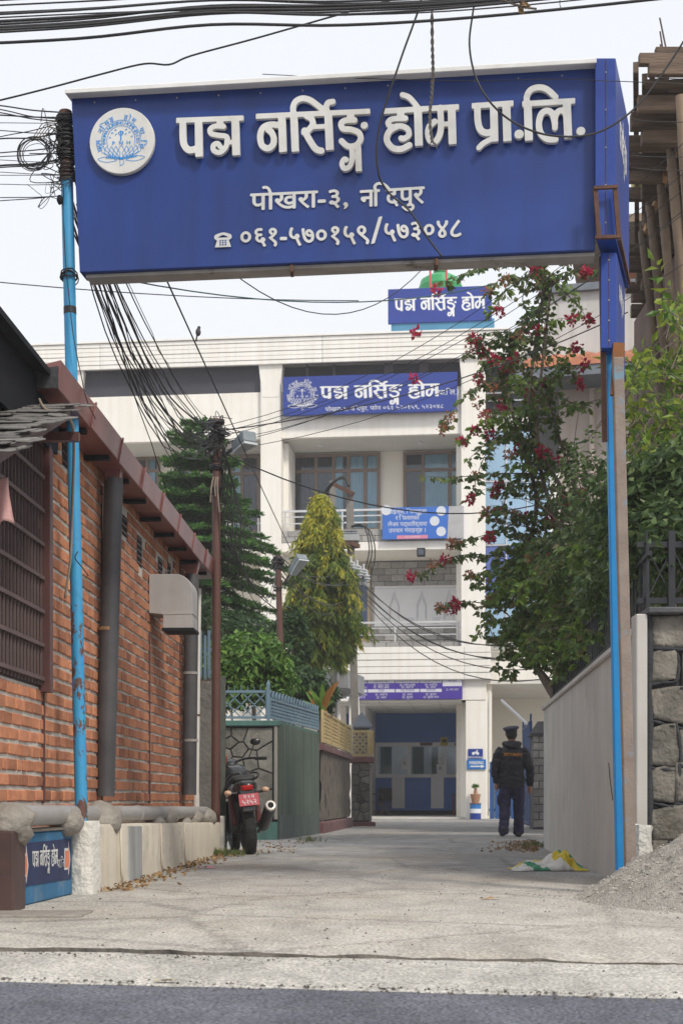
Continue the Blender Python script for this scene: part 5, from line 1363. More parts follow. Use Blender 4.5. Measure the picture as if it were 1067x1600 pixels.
MB().bar((-1.07, 20.84, 1.74), (-1.07, 20.84, 2.28), .05, .05, (0, 1, 0)).build('gate_post', M_FENCE, fn); MB().cyl((-1.07, 20.84, 2.28), (-1.07, 20.84, 2.34), .03, .002, 6).build('finial', M_FENCE, fn)
# compound 2: rubble wall with yellow lattice
c2 = thing('rubble_wall', (-.1, 27.5, 0), 'brown rubble wall with maroon plinth below a yellow lattice', 'wall')
ra, rb = Vector((-.365, 24.65, 0)), Vector((.185, 30.8, 0)); v = []; N = 60
for i in range(N + 1):
    for j in range(11):
        q = ra.lerp(rb, i / N); z = .22 + 1.22 * j / 10; o_ = .045 * fbm((i * .55, j * .35, 2), 1, 4); v.append((q.x + o_, q.y, z))
f = [(i * 11 + j, i * 11 + 11 + j, i * 11 + 12 + j, i * 11 + 1 + j) for i in range(N) for j in range(10)]
MB().add(v, f).build('rubble_face', M_RUBBLE, c2, smooth='all')
mb = MB(); slab(mb, (-.43, 24.62), (.12, 30.85), .3, -.02, 1.44); mb.build('core', M_STONEJ, c2)
mb = MB(); slab(mb, (-.30, 24.6), (.25, 30.8), .4, -.02, .2); mb.build('maroon_plinth', M_MAR, c2, bevel=.02)
mb = MB(); slab(mb, (-.31, 24.6), (.24, 30.85), .35, 1.44, 1.56); mb.build('maroon_coping', M_MAR, c2, bevel=.01)
f2 = thing('yellow_lattice_fence', (-.1, 27.5, 1.56), 'ochre yellow lattice fence on the rubble wall', 'fence')
for i in range(4):
    a = Vector((-.33, 24.7, 0)).lerp(Vector((.20, 30.5, 0)), i / 4); b = Vector((-.33, 24.7, 0)).lerp(Vector((.20, 30.5, 0)), (i + 1) / 4 - .01); lattice((a.x, a.y), (b.x, b.y), 1.60, 2.12, M_YEL, f2, .13, .02, .04)
MB().bar((.19, 30.6, 1.56), (.19, 30.6, 2.2), .10, .02, (0, 1, 0)).build('pale_board', mat('pale_green_board', (.42, .45, .33), (.5, .52, .4), 3, .8), f2)
# stone gate pillar with a lattice box on top, and a capped pillar behind
pl = thing('stone_pillar', (.42, 31.7, 0), 'square stone pillar with maroon cap and ochre lattice box', 'pillar')
MB().box((.42, 31.75, .72), (.40, .5, 1.3)).build('core', M_STONEJ, pl)
crazy(Frame((.22, 31.5, .12), (1, 0, 0), (0, 0, 1)), .40, 1.28, 15, pl, 9, .018)
MB().box((.645, 31.75, .72), (.05, .48, 1.28)).build('pale_side', mat('strip_grey', rough=.9, c1=(.25, .23, .2)), pl)
MB().box((.44, 31.72, 1.47), (.56, .62, .13)).build('maroon_cap', M_MAR, pl, bevel=.01); MB().box((.45, 31.7, .03), (.60, .66, .12)).build('maroon_base', M_MAR, pl, bevel=.01)
lattice((.20, 31.52), (.60, 31.52), 1.57, 2.10, M_YEL, pl, .135, .022, .045); lattice((.66, 31.52), (.70, 32.0), 1.57, 2.10, M_YEL, pl, .10, .022, .045)
MB().bar((.62, 31.50, 1.545), (.62, 31.50, 2.13), .09, .05, (0, 1, 0)).build('lattice_corner', M_YEL, pl)
p2 = thing('capped_pillar', (.48, 34, 0), 'pillar with grey pyramid cap behind the lattice box', 'pillar')
MB().box((.48, 34, 1.15), (.36, .36, 2.3)).build('shaft', M_CONC, p2); MB().lathe([(.36, 2.3), (.36, 2.34), (.02, 2.68)], (.48, 34, 0), 4, Matrix.Rotation(R(45), 3, 'Z')).build('pyramid_cap', mat('cap_slate', (.14, .16, .20), (.18, .2, .24), 3, .8), p2)
# small concrete canopy on cream columns
sh = thing('gate_canopy', (0, 39, 0), 'small grey concrete canopy on cream columns beside the porch', 'canopy')
MB().hexa([(-.95, 37.2, 3.50), (.18, 37.2, 3.50), (.62, 38.6, 3.42), (-.6, 40, 3.42)], [(-.95, 37.2, 3.98), (.18, 37.2, 3.98), (.62, 38.6, 3.92), (-.6, 40, 3.92)]).build('slab', mat('canopy_grey', (.20, .215, .23), (.26, .27, .285), 2, .85, streak=.2), sh, bevel=.01)
for px, Y in ((524, 38.2), (553, 38.5)): MB().box((gx(px, Y), Y, 1.75), (.27, .3, 3.5)).build('column', M_PAINT, sh, bevel=.01)

# ------------------------------------------------------------------ poles
def street_lamp_head(t, base, tip, L_, w_, m_body, m_lens):
    a, b = Vector(base), Vector(tip); MB().cyl(a, b, .02, n=8).build('lamp_arm', mat('arm_grey', (.07, .075, .085), (.1, .105, .115), 5, .5), t)
    d = (b - a); d.normalize(); e = b + d * L_; s_ = Vector((d.y, -d.x, 0)).normalized(); up = s_.cross(d).normalized()
    if up.z < 0: up = -up
    k = []
    for p, ww, hh in ((b - d * .03, w_ * .55, .05), (e, w_, .06)): k.append([p - s_ * ww / 2 - up * hh, p + s_ * ww / 2 - up * hh, p + s_ * ww / 2 + up * hh, p - s_ * ww / 2 + up * hh])
    MB().hexa(k[0], k[1]).build('lamp_housing', m_body, t, bevel=.01)
    MB().hexa([k[0][0] - up * .004, k[0][1] - up * .004, k[1][1] - up * .004, k[1][0] - up * .004], [q - up * .03 for q in (k[0][0], k[0][1], k[1][1], k[1][0])]).build('lamp_lens', m_lens, t)
M_LAMP = mat('lamp_grey', (.20, .24, .27), (.27, .31, .34), 4, .5, streak=.2); M_LENS = mat('lamp_lens', (.42, .46, .48), (.5, .53, .55), 4, .3)
up1 = thing('utility_pole', (gx(338, 15.2), 15.2, 0), 'brown steel utility pole crowned with tangled cables beside the brick building', 'pole')
pz = P(339, 655, 15.2); pb_ = P(337, 1335, 15.2)
MB().tube([pb_.lerp(pz, i / 10) for i in range(11)], [.05 - .006 * i / 10 for i in range(11)], 14).build('shaft', M_POLE, up1, smooth=True)
MB().cyl((pb_.x, pb_.y, -.02), (pb_.x, pb_.y, .33), .06, n=14).build('white_foot', M_WHITEPLASTER, up1, smooth=True)
def cable_wrap(c, r, h, n, parent, seed, rad=.008, loose=.35, name='cable_wrap'):
    rnd = random.Random(seed)
    for k in range(n):
        pts = []; z0 = rnd.uniform(0, h); tl_ = rnd.uniform(-.5, .5); ph = rnd.uniform(0, 6.28); rr_ = r * rnd.uniform(1.0, 1.0 + loose)
        for i in range(17):
            a = ph + i / 16 * 2 * math.pi; pts.append(Vector(c) + Vector((rr_ * math.cos(a), rr_ * math.sin(a), z0 + tl_ * rr_ * math.sin(a) + rnd.uniform(-.006, .006))))
        MB().tube(pts, rad * rnd.uniform(.7, 1.3), 5).build(name, M_CABLE, parent, smooth='all')
cable_wrap(pz - Vector((0, 0, .22)), .055, .22, 22, up1, 4, .009, .5)
cable_wrap(pz - Vector((0, 0, .55)), .052, .1, 6, up1, 5, .007)
cable_wrap(pz - Vector((0, 0, .80)), .052, .06, 4, up1, 6, .007)
street_lamp_head(up1, P(350, 712, 15.2), P(370, 697, 15.0), .26, .17, M_LAMP, M_LENS)
for a, b in (((341, 668), (352, 672)), ((345, 676), (358, 678))): MB().bar(P(*a, 15.1), P(*b, 15.1), .03, .03).build('insulator_arm', M_CABLE, up1)
for dx, l in ((-4, 40), (3, 55), (0, 30)): MB().tube(smooth_path([P(338 + dx, 745, 15.12), P(336 + dx * 1.3, 760, 15.1), P(337 + dx * 2, 745 + l, 15.1)]), .008, 5).build('frayed_strap', mat('strap_tan', (.25, .2, .16), rough=.8), up1)
up2 = thing('utility_pole', (gx(444, 23.4), 23.4, 0), 'thin brown utility pole rising behind the blue grey fence with a lamp arm', 'pole')
q0, q1 = P(446, 1270, 23.4), P(434, 868, 23.4)
MB().tube([q0.lerp(q1, i / 6) for i in range(7)], .05, 12).build('shaft', M_POLE, up2, smooth=True)
cable_wrap(q1 - Vector((0, 0, .25)), .055, .25, 16, up2, 9, .009, .9); cable_wrap(q1 - Vector((0, 0, .6)), .055, .1, 5, up2, 3, .009)
street_lamp_head(up2, P(443, 912, 23.4), P(457, 892, 23.2), .34, .2, M_LAMP, M_LENS)
# H-pole with transformer gear
hp = thing('transformer_pole', (gx(550, 36), 36, 0), 'twin concrete poles carrying transformer gear behind the drooping tree', 'pole')
M_CPOLE = mat('pole_concrete', (.17, .155, .145), (.25, .235, .22), 4, .9, bump=.2)
a, b = P(556, 1190, 36), P(546, 768, 36); MB().bar(a, b, .19, .17, (0, 1, 0)).build('concrete_pole', M_CPOLE, hp, bevel=.01)
a, b = P(522, 1190, 36.6), P(520, 752, 36.6); MB().bar(a, b, .17, .16, (0, 1, 0)).build('concrete_pole', M_CPOLE, hp, bevel=.01)
MB().bar(P(522, 757, 36), P(552, 772, 35.8), .12, .10).build('cross_arm', M_RUST, hp)
MB().bar(P(530, 853, 36), P(556, 851, 35.8), .5, .10).build('platform', M_RUST, hp)
tr_ = MB().box(P(548, 842, 36), (.42, .4, .16)).build('switch_box', mat('switch_grey', (.30, .32, .33), (.38, .40, .41), 4, .6), hp, bevel=.01)
for i in range(5): MB().lathe([(.02, 0), (.05, .02), (.05, .04), (.02, .06), (.05, .08), (.05, .10), (.015, .12)], P(536 + i * 5, 835, 35.9), 10).build('insulator', mat('porcelain', (.26, .28, .30), rough=.3), hp)
for i in range(6):
    x = 548 + i * 5; p = P(x, 888 + i * 3 + (i % 2) * 6, 35.8)
    MB().lathe([(.05, 0), (.05, .05), (.09, .06), (.09, .09), (.05, .10), (.09, .13), (.09, .16), (.03, .18), (.03, .3)], p, 10).build('insulator', mat('porcelain_white', (.50, .52, .54), rough=.3), hp)
MB().bar(P(544, 906, 36), P(576, 914, 35.8), .12, .08).build('cross_arm', mat('galvanised', (.34, .35, .36), (.42, .43, .44), 4, .5), hp)
MB().bar(P(544, 892, 36.1), P(574, 898, 35.9), .08, .06).build('cross_arm', MATS['galvanised'], hp)
for k, (x, y) in enumerate(((572, 830), (576, 832), (581, 836))):
    MB().tube(smooth_path([P(549, 822, 35.9), P(x - 4, y - 8, 35.8), P(x + 5, y + 30, 35.8), P(x - 6, y + 70, 35.8), P(566 - 5 * k, 894, 35.8)]), .016, 5).build('jumper_cable', M_CABLE, hp, smooth='all')
for k in range(2): MB().tube(smooth_path([P(512 + 4 * k, 800, 36.2), P(508 + 3 * k, 770, 36.2), P(522 + k * 5, 752 - 3 * k, 36), P(538, 748 - k * 2, 36), P(545, 760, 35.9)]), .03, 6).build('jumper_cable', M_CABLE, hp, smooth='all')

# ------------------------------------------------------------------ foliage
RNG = np.random.default_rng(11)
def unit(a): return a / np.maximum(np.linalg.norm(a, axis=1, keepdims=True), 1e-9)
def leaf_mesh(name, pts, dirs, L_, W_, m, parent=None, curl=.15, jitter=.25, kind='stuff'):
    """one bent rhombic leaf per point"""
    pts = np.asarray(pts, float); n = len(pts); d = unit(np.asarray(dirs, float) + RNG.normal(0, jitter, (n, 3)))
    r = RNG.normal(0, 1, (n, 3)); s = unit(np.cross(d, r)); u = np.cross(s, d)
    l = (L_ * RNG.uniform(.65, 1.25, (n, 1))); w_ = W_ * RNG.uniform(.7, 1.2, (n, 1))
    a = pts; b = pts + d * l * .45 + s * w_ * .5 + u * l * curl * .5; c = pts + d * l - u * l * curl; e = pts + d * l * .45 - s * w_ * .5 + u * l * curl * .5
    mid = pts + d * l * .5
    V = np.stack([a, b, mid, e, c], 1).reshape(-1, 3); i = np.arange(n)[:, None] * 5
    Fc = np.concatenate([i + np.array([[0, 1, 2]]), i + np.array([[0, 2, 3]]), i + np.array([[1, 4, 2]]), i + np.array([[2, 4, 3]])], 0)
    org = pts.mean(0); org[2] = V[:, 2].min()
    me = bpy.data.meshes.new(name); me.from_pydata((V - org).tolist(), [], Fc.tolist())
    o = link(name, me, m, parent, tuple(org))
    if kind: o['kind'] = kind
    return o
def limb(mb, pts, r0, r1, n=6, k=5):
    p = smooth_path(pts, k); N = len(p); mb.tube(p, [r0 + (r1 - r0) * i / (N - 1) for i in range(N)], n); return p
# tiered conifer
L_PINE = leafmat('pine_needles', [(.03, .085, .028), (.05, .13, .036), (.085, .20, .045), (.14, .30, .05), (.04, .11, .03)], .6, .35)
pine = thing('conifer_tree', (gx(318, 30), 30, 0), 'tiered green conifer with flat whorled branches behind the brick building', 'tree')
pt, pd = [], []; br = MB()
Xc = gx(311, 30); rnd = random.Random(21)
top = gz(660, 30)
MB().tube([(Xc + .02 * math.sin(z), 30, z) for z in np.linspace(0, top - .1, 14)], [.13 * (1 - .93 * i / 13) for i in range(14)], 8).build('trunk', M_BARK, pine, smooth='all')
zz = top - .12; wi = 0
while zz > 2.6:
    t_ = top - zz; rad = min(1.75, .22 + .60 * t_ ** .85) * rnd.uniform(.9, 1.08); nb = 9 if t_ > .7 else 6; ph = rnd.uniform(0, 6.28)
    for b in range(nb):
        a = ph + b * 2 * math.pi / nb + rnd.uniform(-.15, .15); rr_ = rad * rnd.uniform(.85, 1.12); n = int(10 + rr_ * 32)
        up_ = .34 if t_ < .9 else (.14 if t_ < 2.2 else -.02)
        ax = [];
        for i in range(n):
            s_ = (i + .5) / n; z = zz + rr_ * (up_ * s_ - .16 * s_ * s_ * (1 if t_ > 1 else .2) + .10 * max(0, s_ - .75)); p = Vector((Xc + rr_ * s_ * math.cos(a), 30 + rr_ * s_ * math.sin(a), z)); ax.append(p)
            ln = (.34 * (1 - s_ * .75) + .05) * min(1, rr_ / .8)
            for sg in (-1, 1):
                da = a + sg * R(62); q = Vector((math.cos(da), math.sin(da), .06))
                for k in range(6):
                    w0 = p + q * ln * (k / 6) + Vector((0, 0, .01 * k - .012 * k * k * .3)); pt.append(w0); dd = q + Vector((0, 0, rnd.uniform(-.1, .45))); pd.append(dd)
        limb(br, [ax[0], ax[len(ax) // 2], ax[-1]], .016, .004, 4, 3)
    zz -= rnd.uniform(.25, .32) if t_ > 1.8 else rnd.uniform(.34, .42); wi += 1
tag(br.build('branches', M_BARK, pine), kind='stuff')
leaf_mesh('crown', pt, pd, .13, .042, L_PINE, pine, .1, .25)
# drooping columnar tree
L_ASH = leafmat('drooping_leaves', [(.05, .10, .02), (.10, .17, .03), (.17, .24, .035), (.07, .13, .025), (.26, .31, .04), (.13, .20, .03)], .45, .35)
L_ASHY = leafmat('drooping_leaves_young', [(.20, .26, .03), (.38, .40, .04), (.55, .47, .04), (.28, .32, .04)], .45, .35)
ash = thing('drooping_tree', (gx(503, 33.5), 33.5, 0), 'narrow columnar tree with long drooping yellow green leaves', 'tree')
Xa, Ya_ = gx(503, 33.5), 33.5; zb_, zt2 = gz(1045, 33.5), gz(778, 33.5)
MB().tube([(Xa + .03 * math.sin(z * 1.3), Ya_, z) for z in np.linspace(0, zt2 - .4, 12)], [.09 - .006 * i for i in range(12)], 8).build('trunk', M_BARK, ash, smooth='all')
pt, pd, yt, yd = [], [], [], []; br = MB()
for k in range(1250):
    s_ = rnd.random() ** .9; z = zb_ + .25 + (zt2 - zb_ - .15) * s_
    Rm = .80 * min(1, max(.05, 1.03 - s_) ** .62 * 1.3) * (.72 + .28 * min(1, s_ * 4)) * rnd.uniform(.78, 1.2); a = rnd.uniform(0, 6.28)
    Rm *= 1 + .5 * fbm((math.cos(a) * 1.6, math.sin(a) * 1.6, z * 1.9)); r0 = Rm * rnd.uniform(.25, 1.0) ** .5
    c = Vector((Xa + (r0 - .15) * math.cos(a), Ya_ + (r0 - .15) * math.sin(a), z)); out = Vector((math.cos(a), math.sin(a), 0))
    Lt = rnd.uniform(.22, .42); ax = [c + out * (.22 * u_) + Vector((0, 0, .05 * u_ - Lt * u_ * u_)) for u_ in np.linspace(0, 1, 7)]
    young = (s_ > .72 and rnd.random() < .75) or rnd.random() < (.10 + .3 * s_)
    if k % 3 == 0: br.tube(ax[:5], .007, 4)
    for p in ax:
        for sg in (-1, 1):
            for _ in range(2):
                dd = out * .45 + Vector((-out.y, out.x, 0)) * sg * rnd.uniform(.2, .6) + Vector((0, 0, -1.0)); (yt if young else pt).append(p); (yd if young else pd).append(dd)
for k in range(70):      # loose young sprays that break the outline
    s_ = rnd.uniform(.35, 1.03); z = zb_ + (zt2 - zb_) * s_; a = rnd.uniform(0, 6.28); Rm = .84 * min(1, max(.02, 1.03 - s_) ** .62 * 1.3); out = Vector((math.cos(a), math.sin(a), 0)); c = Vector((Xa, Ya_, z)) + out * max(.05, Rm - .1); Lt = rnd.uniform(.25, .5); up_ = rnd.uniform(.1, .35)
    ax = [c + out * (.30 * u_) + Vector((0, 0, up_ * u_ - (Lt + up_) * u_ * u_)) for u_ in np.linspace(0, 1, 8)]; br.tube(ax, .006, 4)
    for p in ax:
        for sg in (-1, 1): yt.append(p); yd.append(out * .4 + Vector((-out.y, out.x, 0)) * sg * rnd.uniform(.2, .7) + Vector((0, 0, -1)))
tag(br.build('twigs', M_BARK, ash), kind='stuff')
leaf_mesh('crown', pt, pd, .22, .042, L_ASH, ash, .10, .33); leaf_mesh('young_leaves', yt, yd, .18, .04, L_ASHY, ash, .10, .33)
# broad-leaved bushes behind the fence
L_BROAD = leafmat('broad_leaves', [(.05, .12, .025), (.09, .20, .035), (.14, .28, .05), (.20, .33, .06), (.04, .09, .02)], .4, .35)
L_DARK = leafmat('dark_leaves', [(.018, .045, .016), (.03, .07, .022), (.05, .11, .03), (.024, .055, .02)], .45, .25)
def bush(name, blobs, n, L_, W_, m, label, seed, stems=None, group=None, spray=9):
    rnd = random.Random(seed); c0 = blobs[0][0]
    t = thing(name, (c0[0], c0[1], 0), label, 'bush', group)
    pt, pd = [], []; mb = MB(); tot = sum(b[1] ** 2 for b in blobs)
    for (c, r, sq) in blobs:
        c = Vector(c); limb(mb, [(c.x, c.y, 0), (c.x + .05, c.y, c.z * .5), c], .03, .012, 6)
        for k in range(int(n * r * r / tot / spray)):
            d = Vector((rnd.gauss(0, 1), rnd.gauss(0, 1), rnd.gauss(0, 1))).normalized(); rr_ = r * rnd.uniform(.3, 1) ** .45 * (1 + .25 * fbm(d * 2 + c, 1, 3))
            p = c + Vector((d.x * rr_ * sq[0], d.y * rr_ * sq[1], d.z * rr_ * sq[2])); ax = (d + Vector((0, 0, .5))).normalized()
            if k % 4 == 0: mb.tube([c.lerp(p, .3), p], .004, 4)
            for j in range(spray):
                a = j * 2.4; s_ = ax.orthogonal().normalized(); q = Matrix.Rotation(a, 3, ax) @ s_
                pt.append(p + ax * (.02 * j)); pd.append(q * .9 + ax * .25 + Vector((0, 0, -.25)))
    tag(mb.build('stems', M_BARK, t), kind='stuff'); leaf_mesh('crown', pt, pd, L_, W_, m, t, .14, .2)
    return t
Q = lambda px, py, Y: tuple(P(px, py, Y))
bush('leafy_bush', [(Q(392, 1040, 22.4), .52, (1, .7, .8)), (Q(360, 1070, 22.2), .34, (1, .7, .8)), (Q(425, 1060, 22.6), .30, (1, .7, 1)), (Q(345, 1045, 22.2), .3, (1, .7, 1.2))], 5200, .15, .062, L_BROAD, 'bright green broad leaved bush behind the blue grey fence', 31)
bush('leafy_bush', [(Q(470, 1075, 26), .42, (1, .8, .7)), (Q(495, 1095, 26), .30, (1, .8, .8)), (Q(450, 1090, 25.5), .35, (1, .8, .7)), (Q(455, 1000, 26.5), .4, (.7, .7, 1.3))], 3600, .15, .06, L_DARK, 'dark green bush between the thin pole and the drooping tree', 32)
bush('leafy_bush', [(Q(330, 1000, 26), .7, (1, .7, .9)), (Q(395, 1000, 27), .6, (1, .7, .7)), (Q(290, 980, 27), .6, (1, .7, 1))], 4200, .14, .06, L_DARK, 'dark green undergrowth at the foot of the conifer', 33)
# big-leaved banana-like plant
t = thing('canna_plant', (gx(505, 25), 25, 0), 'broad upright leafed canna plant above the yellow lattice', 'plant')
for k in range(11):
    a = rnd.uniform(0, 6.28); b = P(503 + rnd.uniform(-10, 10), 1120, 25.2); ln = rnd.uniform(.35, .75); w_ = rnd.uniform(.05, .09); lean = Vector((math.cos(a) * .3, math.sin(a) * .3, 1)).normalized(); s_ = lean.orthogonal().normalized()
    v = []
    for i in range(8):
        u_ = i / 7; p = b + lean * ln * u_ + Vector((math.cos(a), math.sin(a), -.4)) * .18 * u_ * u_; ww = w_ * math.sin(math.pi * min(.98, u_ * .9 + .08)) + .004; v += [p - s_ * ww, p + Vector((0, 0, -.01)), p + s_ * ww]
    MB().add(v, [(3 * i + j, 3 * i + 3 + j, 3 * i + 4 + j, 3 * i + 1 + j) for i in range(7) for j in range(2)]).build('leaf', L_BROAD if k % 3 else leafmat('orange_leaf', [(.35, .14, .04), (.45, .22, .06)]), t, smooth='all')
MB().cyl((gx(503, 25.2), 25.2, 0), P(503, 1118, 25.2), .03, n=6).build('stalk', M_BARK, t)

# ------------------------------------------------------------------ motorbike, seen from behind
R0 = Vector((gx(391, 15.25), 15.25, 0)); F0 = Vector((gx(368, 16.5), 16.5, 0)); fw_ = (F0 - R0); WB = fw_.length; fw_.normalize(); rt = Vector((fw_.y, -fw_.x, 0)); lean = R(6)
upv = (Vector((0, 0, 1)) * math.cos(lean) - rt * math.sin(lean)); rtv = (rt * math.cos(lean) + Vector((0, 0, 1)) * math.sin(lean))
def mp_(l, r, z): return R0 + fw_ * l + rtv * r + upv * z
bike = thing('motorbike', tuple(R0), 'black motorbike with red number plate parked with its tail to the lane', 'motorbike')
M_TYRE = mat('tyre', (.018, .018, .019), (.03, .03, .03), 9, .85, bump=.5, bscale=60); M_BBLK = mat('bike_black', (.012, .012, .014), (.02, .02, .022), 4, .25, spec=.6); M_BMET = mat('bike_metal', (.10, .10, .105), (.16, .16, .165), 6, .4, metal=.7); M_SEAT = mat('seat_vinyl', (.02, .02, .022), (.03, .03, .03), 8, .6)
def torus(mb, c, ax, Rr, r, n=40, k=12, sq=1.0):
    ax = ax.normalized(); u = ax.orthogonal().normalized(); w_ = ax.cross(u); base = len(mb.v)
    for i in range(n):
        t = 2 * math.pi * i / n; d = u * math.cos(t) + w_ * math.sin(t)
        for j in range(k):
            s_ = 2 * math.pi * j / k; mb.v.append(tuple(c + d * (Rr + r * math.cos(s_)) + ax * (r * sq * math.sin(s_))))
    for i in range(n):
        for j in range(k): mb.f.append((base + i * k + j, base + ((i + 1) % n) * k + j, base + ((i + 1) % n) * k + (j + 1) % k, base + i * k + (j + 1) % k))
    return mb
def wheel(l, Rr, r, sq):
    c = mp_(l, 0, Rr + r - .005); t_ = torus(MB(), c, rtv, Rr, r, sq=sq).build('tyre', M_TYRE, bike, smooth='all')
    rim = torus(MB(), c, rtv, Rr - r * .75, .022).build('rim', M_BMET, bike, smooth='all')
    for i in range(6):
        a = i * math.pi / 3; MB().bar(c, c + (fw_ * math.cos(a) + upv * math.sin(a)) * (Rr - r * .6), .03, .018).build('spoke', M_BMET, rim)
    MB().cyl(c - rtv * .07, c + rtv * .07, .05, n=14).build('hub', M_BMET, rim)
    tr = MB()
    for i in range(46):     # tread blocks
        a = i * 2 * math.pi / 46; d = fw_ * math.cos(a) + upv * math.sin(a); tg = fw_ * -math.sin(a) + upv * math.cos(a)
        for sg in (-1, 1): tr.bar(c + d * (Rr + r - .004) + rtv * (.006 * sg), c + d * (Rr + r * .72) + rtv * (r * sq * .78 * sg) + tg * .012, .022, .012, tuple(d))
    tag(tr.build('tread', M_TYRE, t_), kind='stuff')
    return c
rc = wheel(0, .235, .068, .98); fc = wheel(WB, .235, .055, .95)
for sg in (-1, 1):
    MB().bar(mp_(0, sg * .11, .30), mp_(.52, sg * .10, .40), .03, .05).build('swingarm', M_BBLK, bike)
    MB().cyl(mp_(-.02, sg * .13, .33), mp_(.08, sg * .14, .66), .03, n=10).build('shock_absorber', mat('shock_red', (.10, .03, .03), rough=.4), bike)
    MB().cyl(mp_(WB, sg * .09, .30), mp_(WB - .22, sg * .09, .92), .024, n=10).build('fork_leg', M_BMET, bike)
MB().hexa([mp_(.35, -.14, .22), mp_(.35, .14, .22), mp_(.85, .14, .22), mp_(.85, -.14, .22)], [mp_(.38, -.12, .60), mp_(.38, .12, .60), mp_(.82, .12, .58), mp_(.82, -.12, .58)]).build('engine', M_BMET, bike, bevel=.04, seg=2)
# tank, seat, tail: lofted bodies
def loft(secs, name, m, n=14, smooth='all'):
    mb = MB(); N = len(secs)
    for (l, w_, z0, z1) in secs:
        for k in range(n):
            a = 2 * math.pi * k / n; mb.v.append(tuple(mp_(l, w_ * math.copysign(abs(math.cos(a)) ** .7, math.cos(a)), (z0 + z1) / 2 + (z1 - z0) / 2 * math.copysign(abs(math.sin(a)) ** .7, math.sin(a)))))
    for i in range(N - 1):
        for k in range(n): mb.f.append((i * n + k, i * n + (k + 1) % n, (i + 1) * n + (k + 1) % n, (i + 1) * n + k))
    mb.f.append(tuple(range(n))); mb.f.append(tuple((N - 1) * n + k for k in range(n)))
    return mb.build(name, m, bike, smooth=smooth)
loft([(.50, .10, .66, .84), (.62, .16, .66, .95), (.80, .18, .66, .99), (.95, .14, .68, .96), (1.02, .08, .72, .9)], 'fuel_tank', M_BBLK)
for sg in (-1, 1): MB().hexa([mp_(.62, sg * .165, .74), mp_(.95, sg * .15, .76), mp_(.95, sg * .155, .78), mp_(.62, sg * .172, .76)], [mp_(.66, sg * .172, .84), mp_(.92, sg * .16, .86), mp_(.92, sg * .155, .87), mp_(.66, sg * .168, .86)]).build('tank_stripe', mat('stripe_red', (.45, .06, .03), rough=.35), bike)
loft([(-.16, .10, .77, .82), (-.10, .13, .77, .855), (.10, .14, .75, .845), (.30, .15, .70, .80), (.50, .13, .68, .80)], 'seat', M_SEAT)
loft([(-.32, .05, .70, .76), (-.22, .12, .66, .79), (.0, .15, .62, .80), (.25, .15, .58, .76), (.45, .12, .55, .72)], 'tail_cowl', M_BBLK)
for sg in (-1, 1): MB().tube(smooth_path([mp_(.12, sg * .16, .80), mp_(-.08, sg * .165, .83), mp_(-.22, sg * .13, .86), mp_(-.27, sg * .05, .87)]), .013, 8).build('grab_rail', M_BBLK, bike, smooth='all')
MB().hexa([mp_(-.33, -.055, .685), mp_(-.33, .055, .685), mp_(-.25, .08, .68), mp_(-.25, -.08, .68)], [mp_(-.34, -.05, .735), mp_(-.34, .05, .735), mp_(-.25, .08, .76), mp_(-.25, -.08, .76)]).build('tail_light', mat('tail_red', (.40, .012, .012), rough=.2), bike, bevel=.008)
fd = MB(); v = []
for i in range(7):
    a = R(60 + i * 18); l, z = -math.cos(a - R(60)) * .33 * .9 - .02, .30 + math.sin(R(75) - a + R(60)) * .36
    v += [mp_(l, -.075, z), mp_(l, .075, z)]
MB().hexa([mp_(-.36, -.075, .46), mp_(-.36, .075, .46), mp_(-.33, .075, .46), mp_(-.33, -.075, .46)], [mp_(-.31, -.09, .70), mp_(-.31, .09, .70), mp_(-.27, .09, .70), mp_(-.27, -.09, .70)]).build('mudguard', M_BBLK, bike, bevel=.012)
PLf = Frame(mp_(-.375, -.105, .525), rtv, upv - fw_ * -.10); 
plate = MB().prism([(0, 0), (.21, 0), (.21, .125), (0, .125)], PLf.r, PLf.u, PLf.at(0, 0, 0), PLf.n * .004).build('number_plate', mat('plate_red', (.48, .085, .11), (.55, .12, .145), 9, .5), bike)
for s_, y, sz in (('ग २ प', .078, .05), ('५२५२', .016, .072)):
    for k in range(2): put_text(PLf, s_, .105 + k * .002, y, sz, M_SIGNWH, 'plate_text', plate, .0055 + k * .0003)
for sg in (-1, 1):
    MB().cyl(mp_(-.24, sg * .10, .665), mp_(-.24, sg * .17, .67), .008, n=6).build('indicator_stalk', M_BBLK, bike)
    c = mp_(-.25, sg * .20, .675); mb = lump(MB(), c, .035, (1.2, 1, .85), 1, .0, 8); mb.build('indicator', mat('indicator_amber', (.55, .36, .25), rough=.25), bike, smooth='all')
# exhaust: upswept can with a bright tip
MB().tube([mp_(.35, .17, .22), mp_(.08, .19, .30)], .025, 10).build('exhaust_pipe', M_BMET, bike, smooth=True)
MB().tube([mp_(.10, .185, .27), mp_(.06, .19, .29), mp_(-.33, .215, .475), mp_(-.36, .217, .49)], [.05, .062, .062, .055], 18).build('silencer', mat('silencer_black', (.03, .03, .032), rough=.35, c2=(.05, .05, .05)), bike, smooth=True)
tp = mp_(-.36, .217, .49); dx_ = (mp_(-.36, .217, .49) - mp_(.06, .19, .29)).normalized()
MB().tube([tp, tp + dx_ * .035, tp + dx_ * .04], [.058, .058, .045], 18).build('silencer_tip', mat('bright_steel', (.55, .5, .45), rough=.3, metal=.8), bike, smooth=True)
MB().tube([tp + dx_ * .041, tp + dx_ * .043], .034, 14).build('silencer_mouth', M_BLACK, bike)
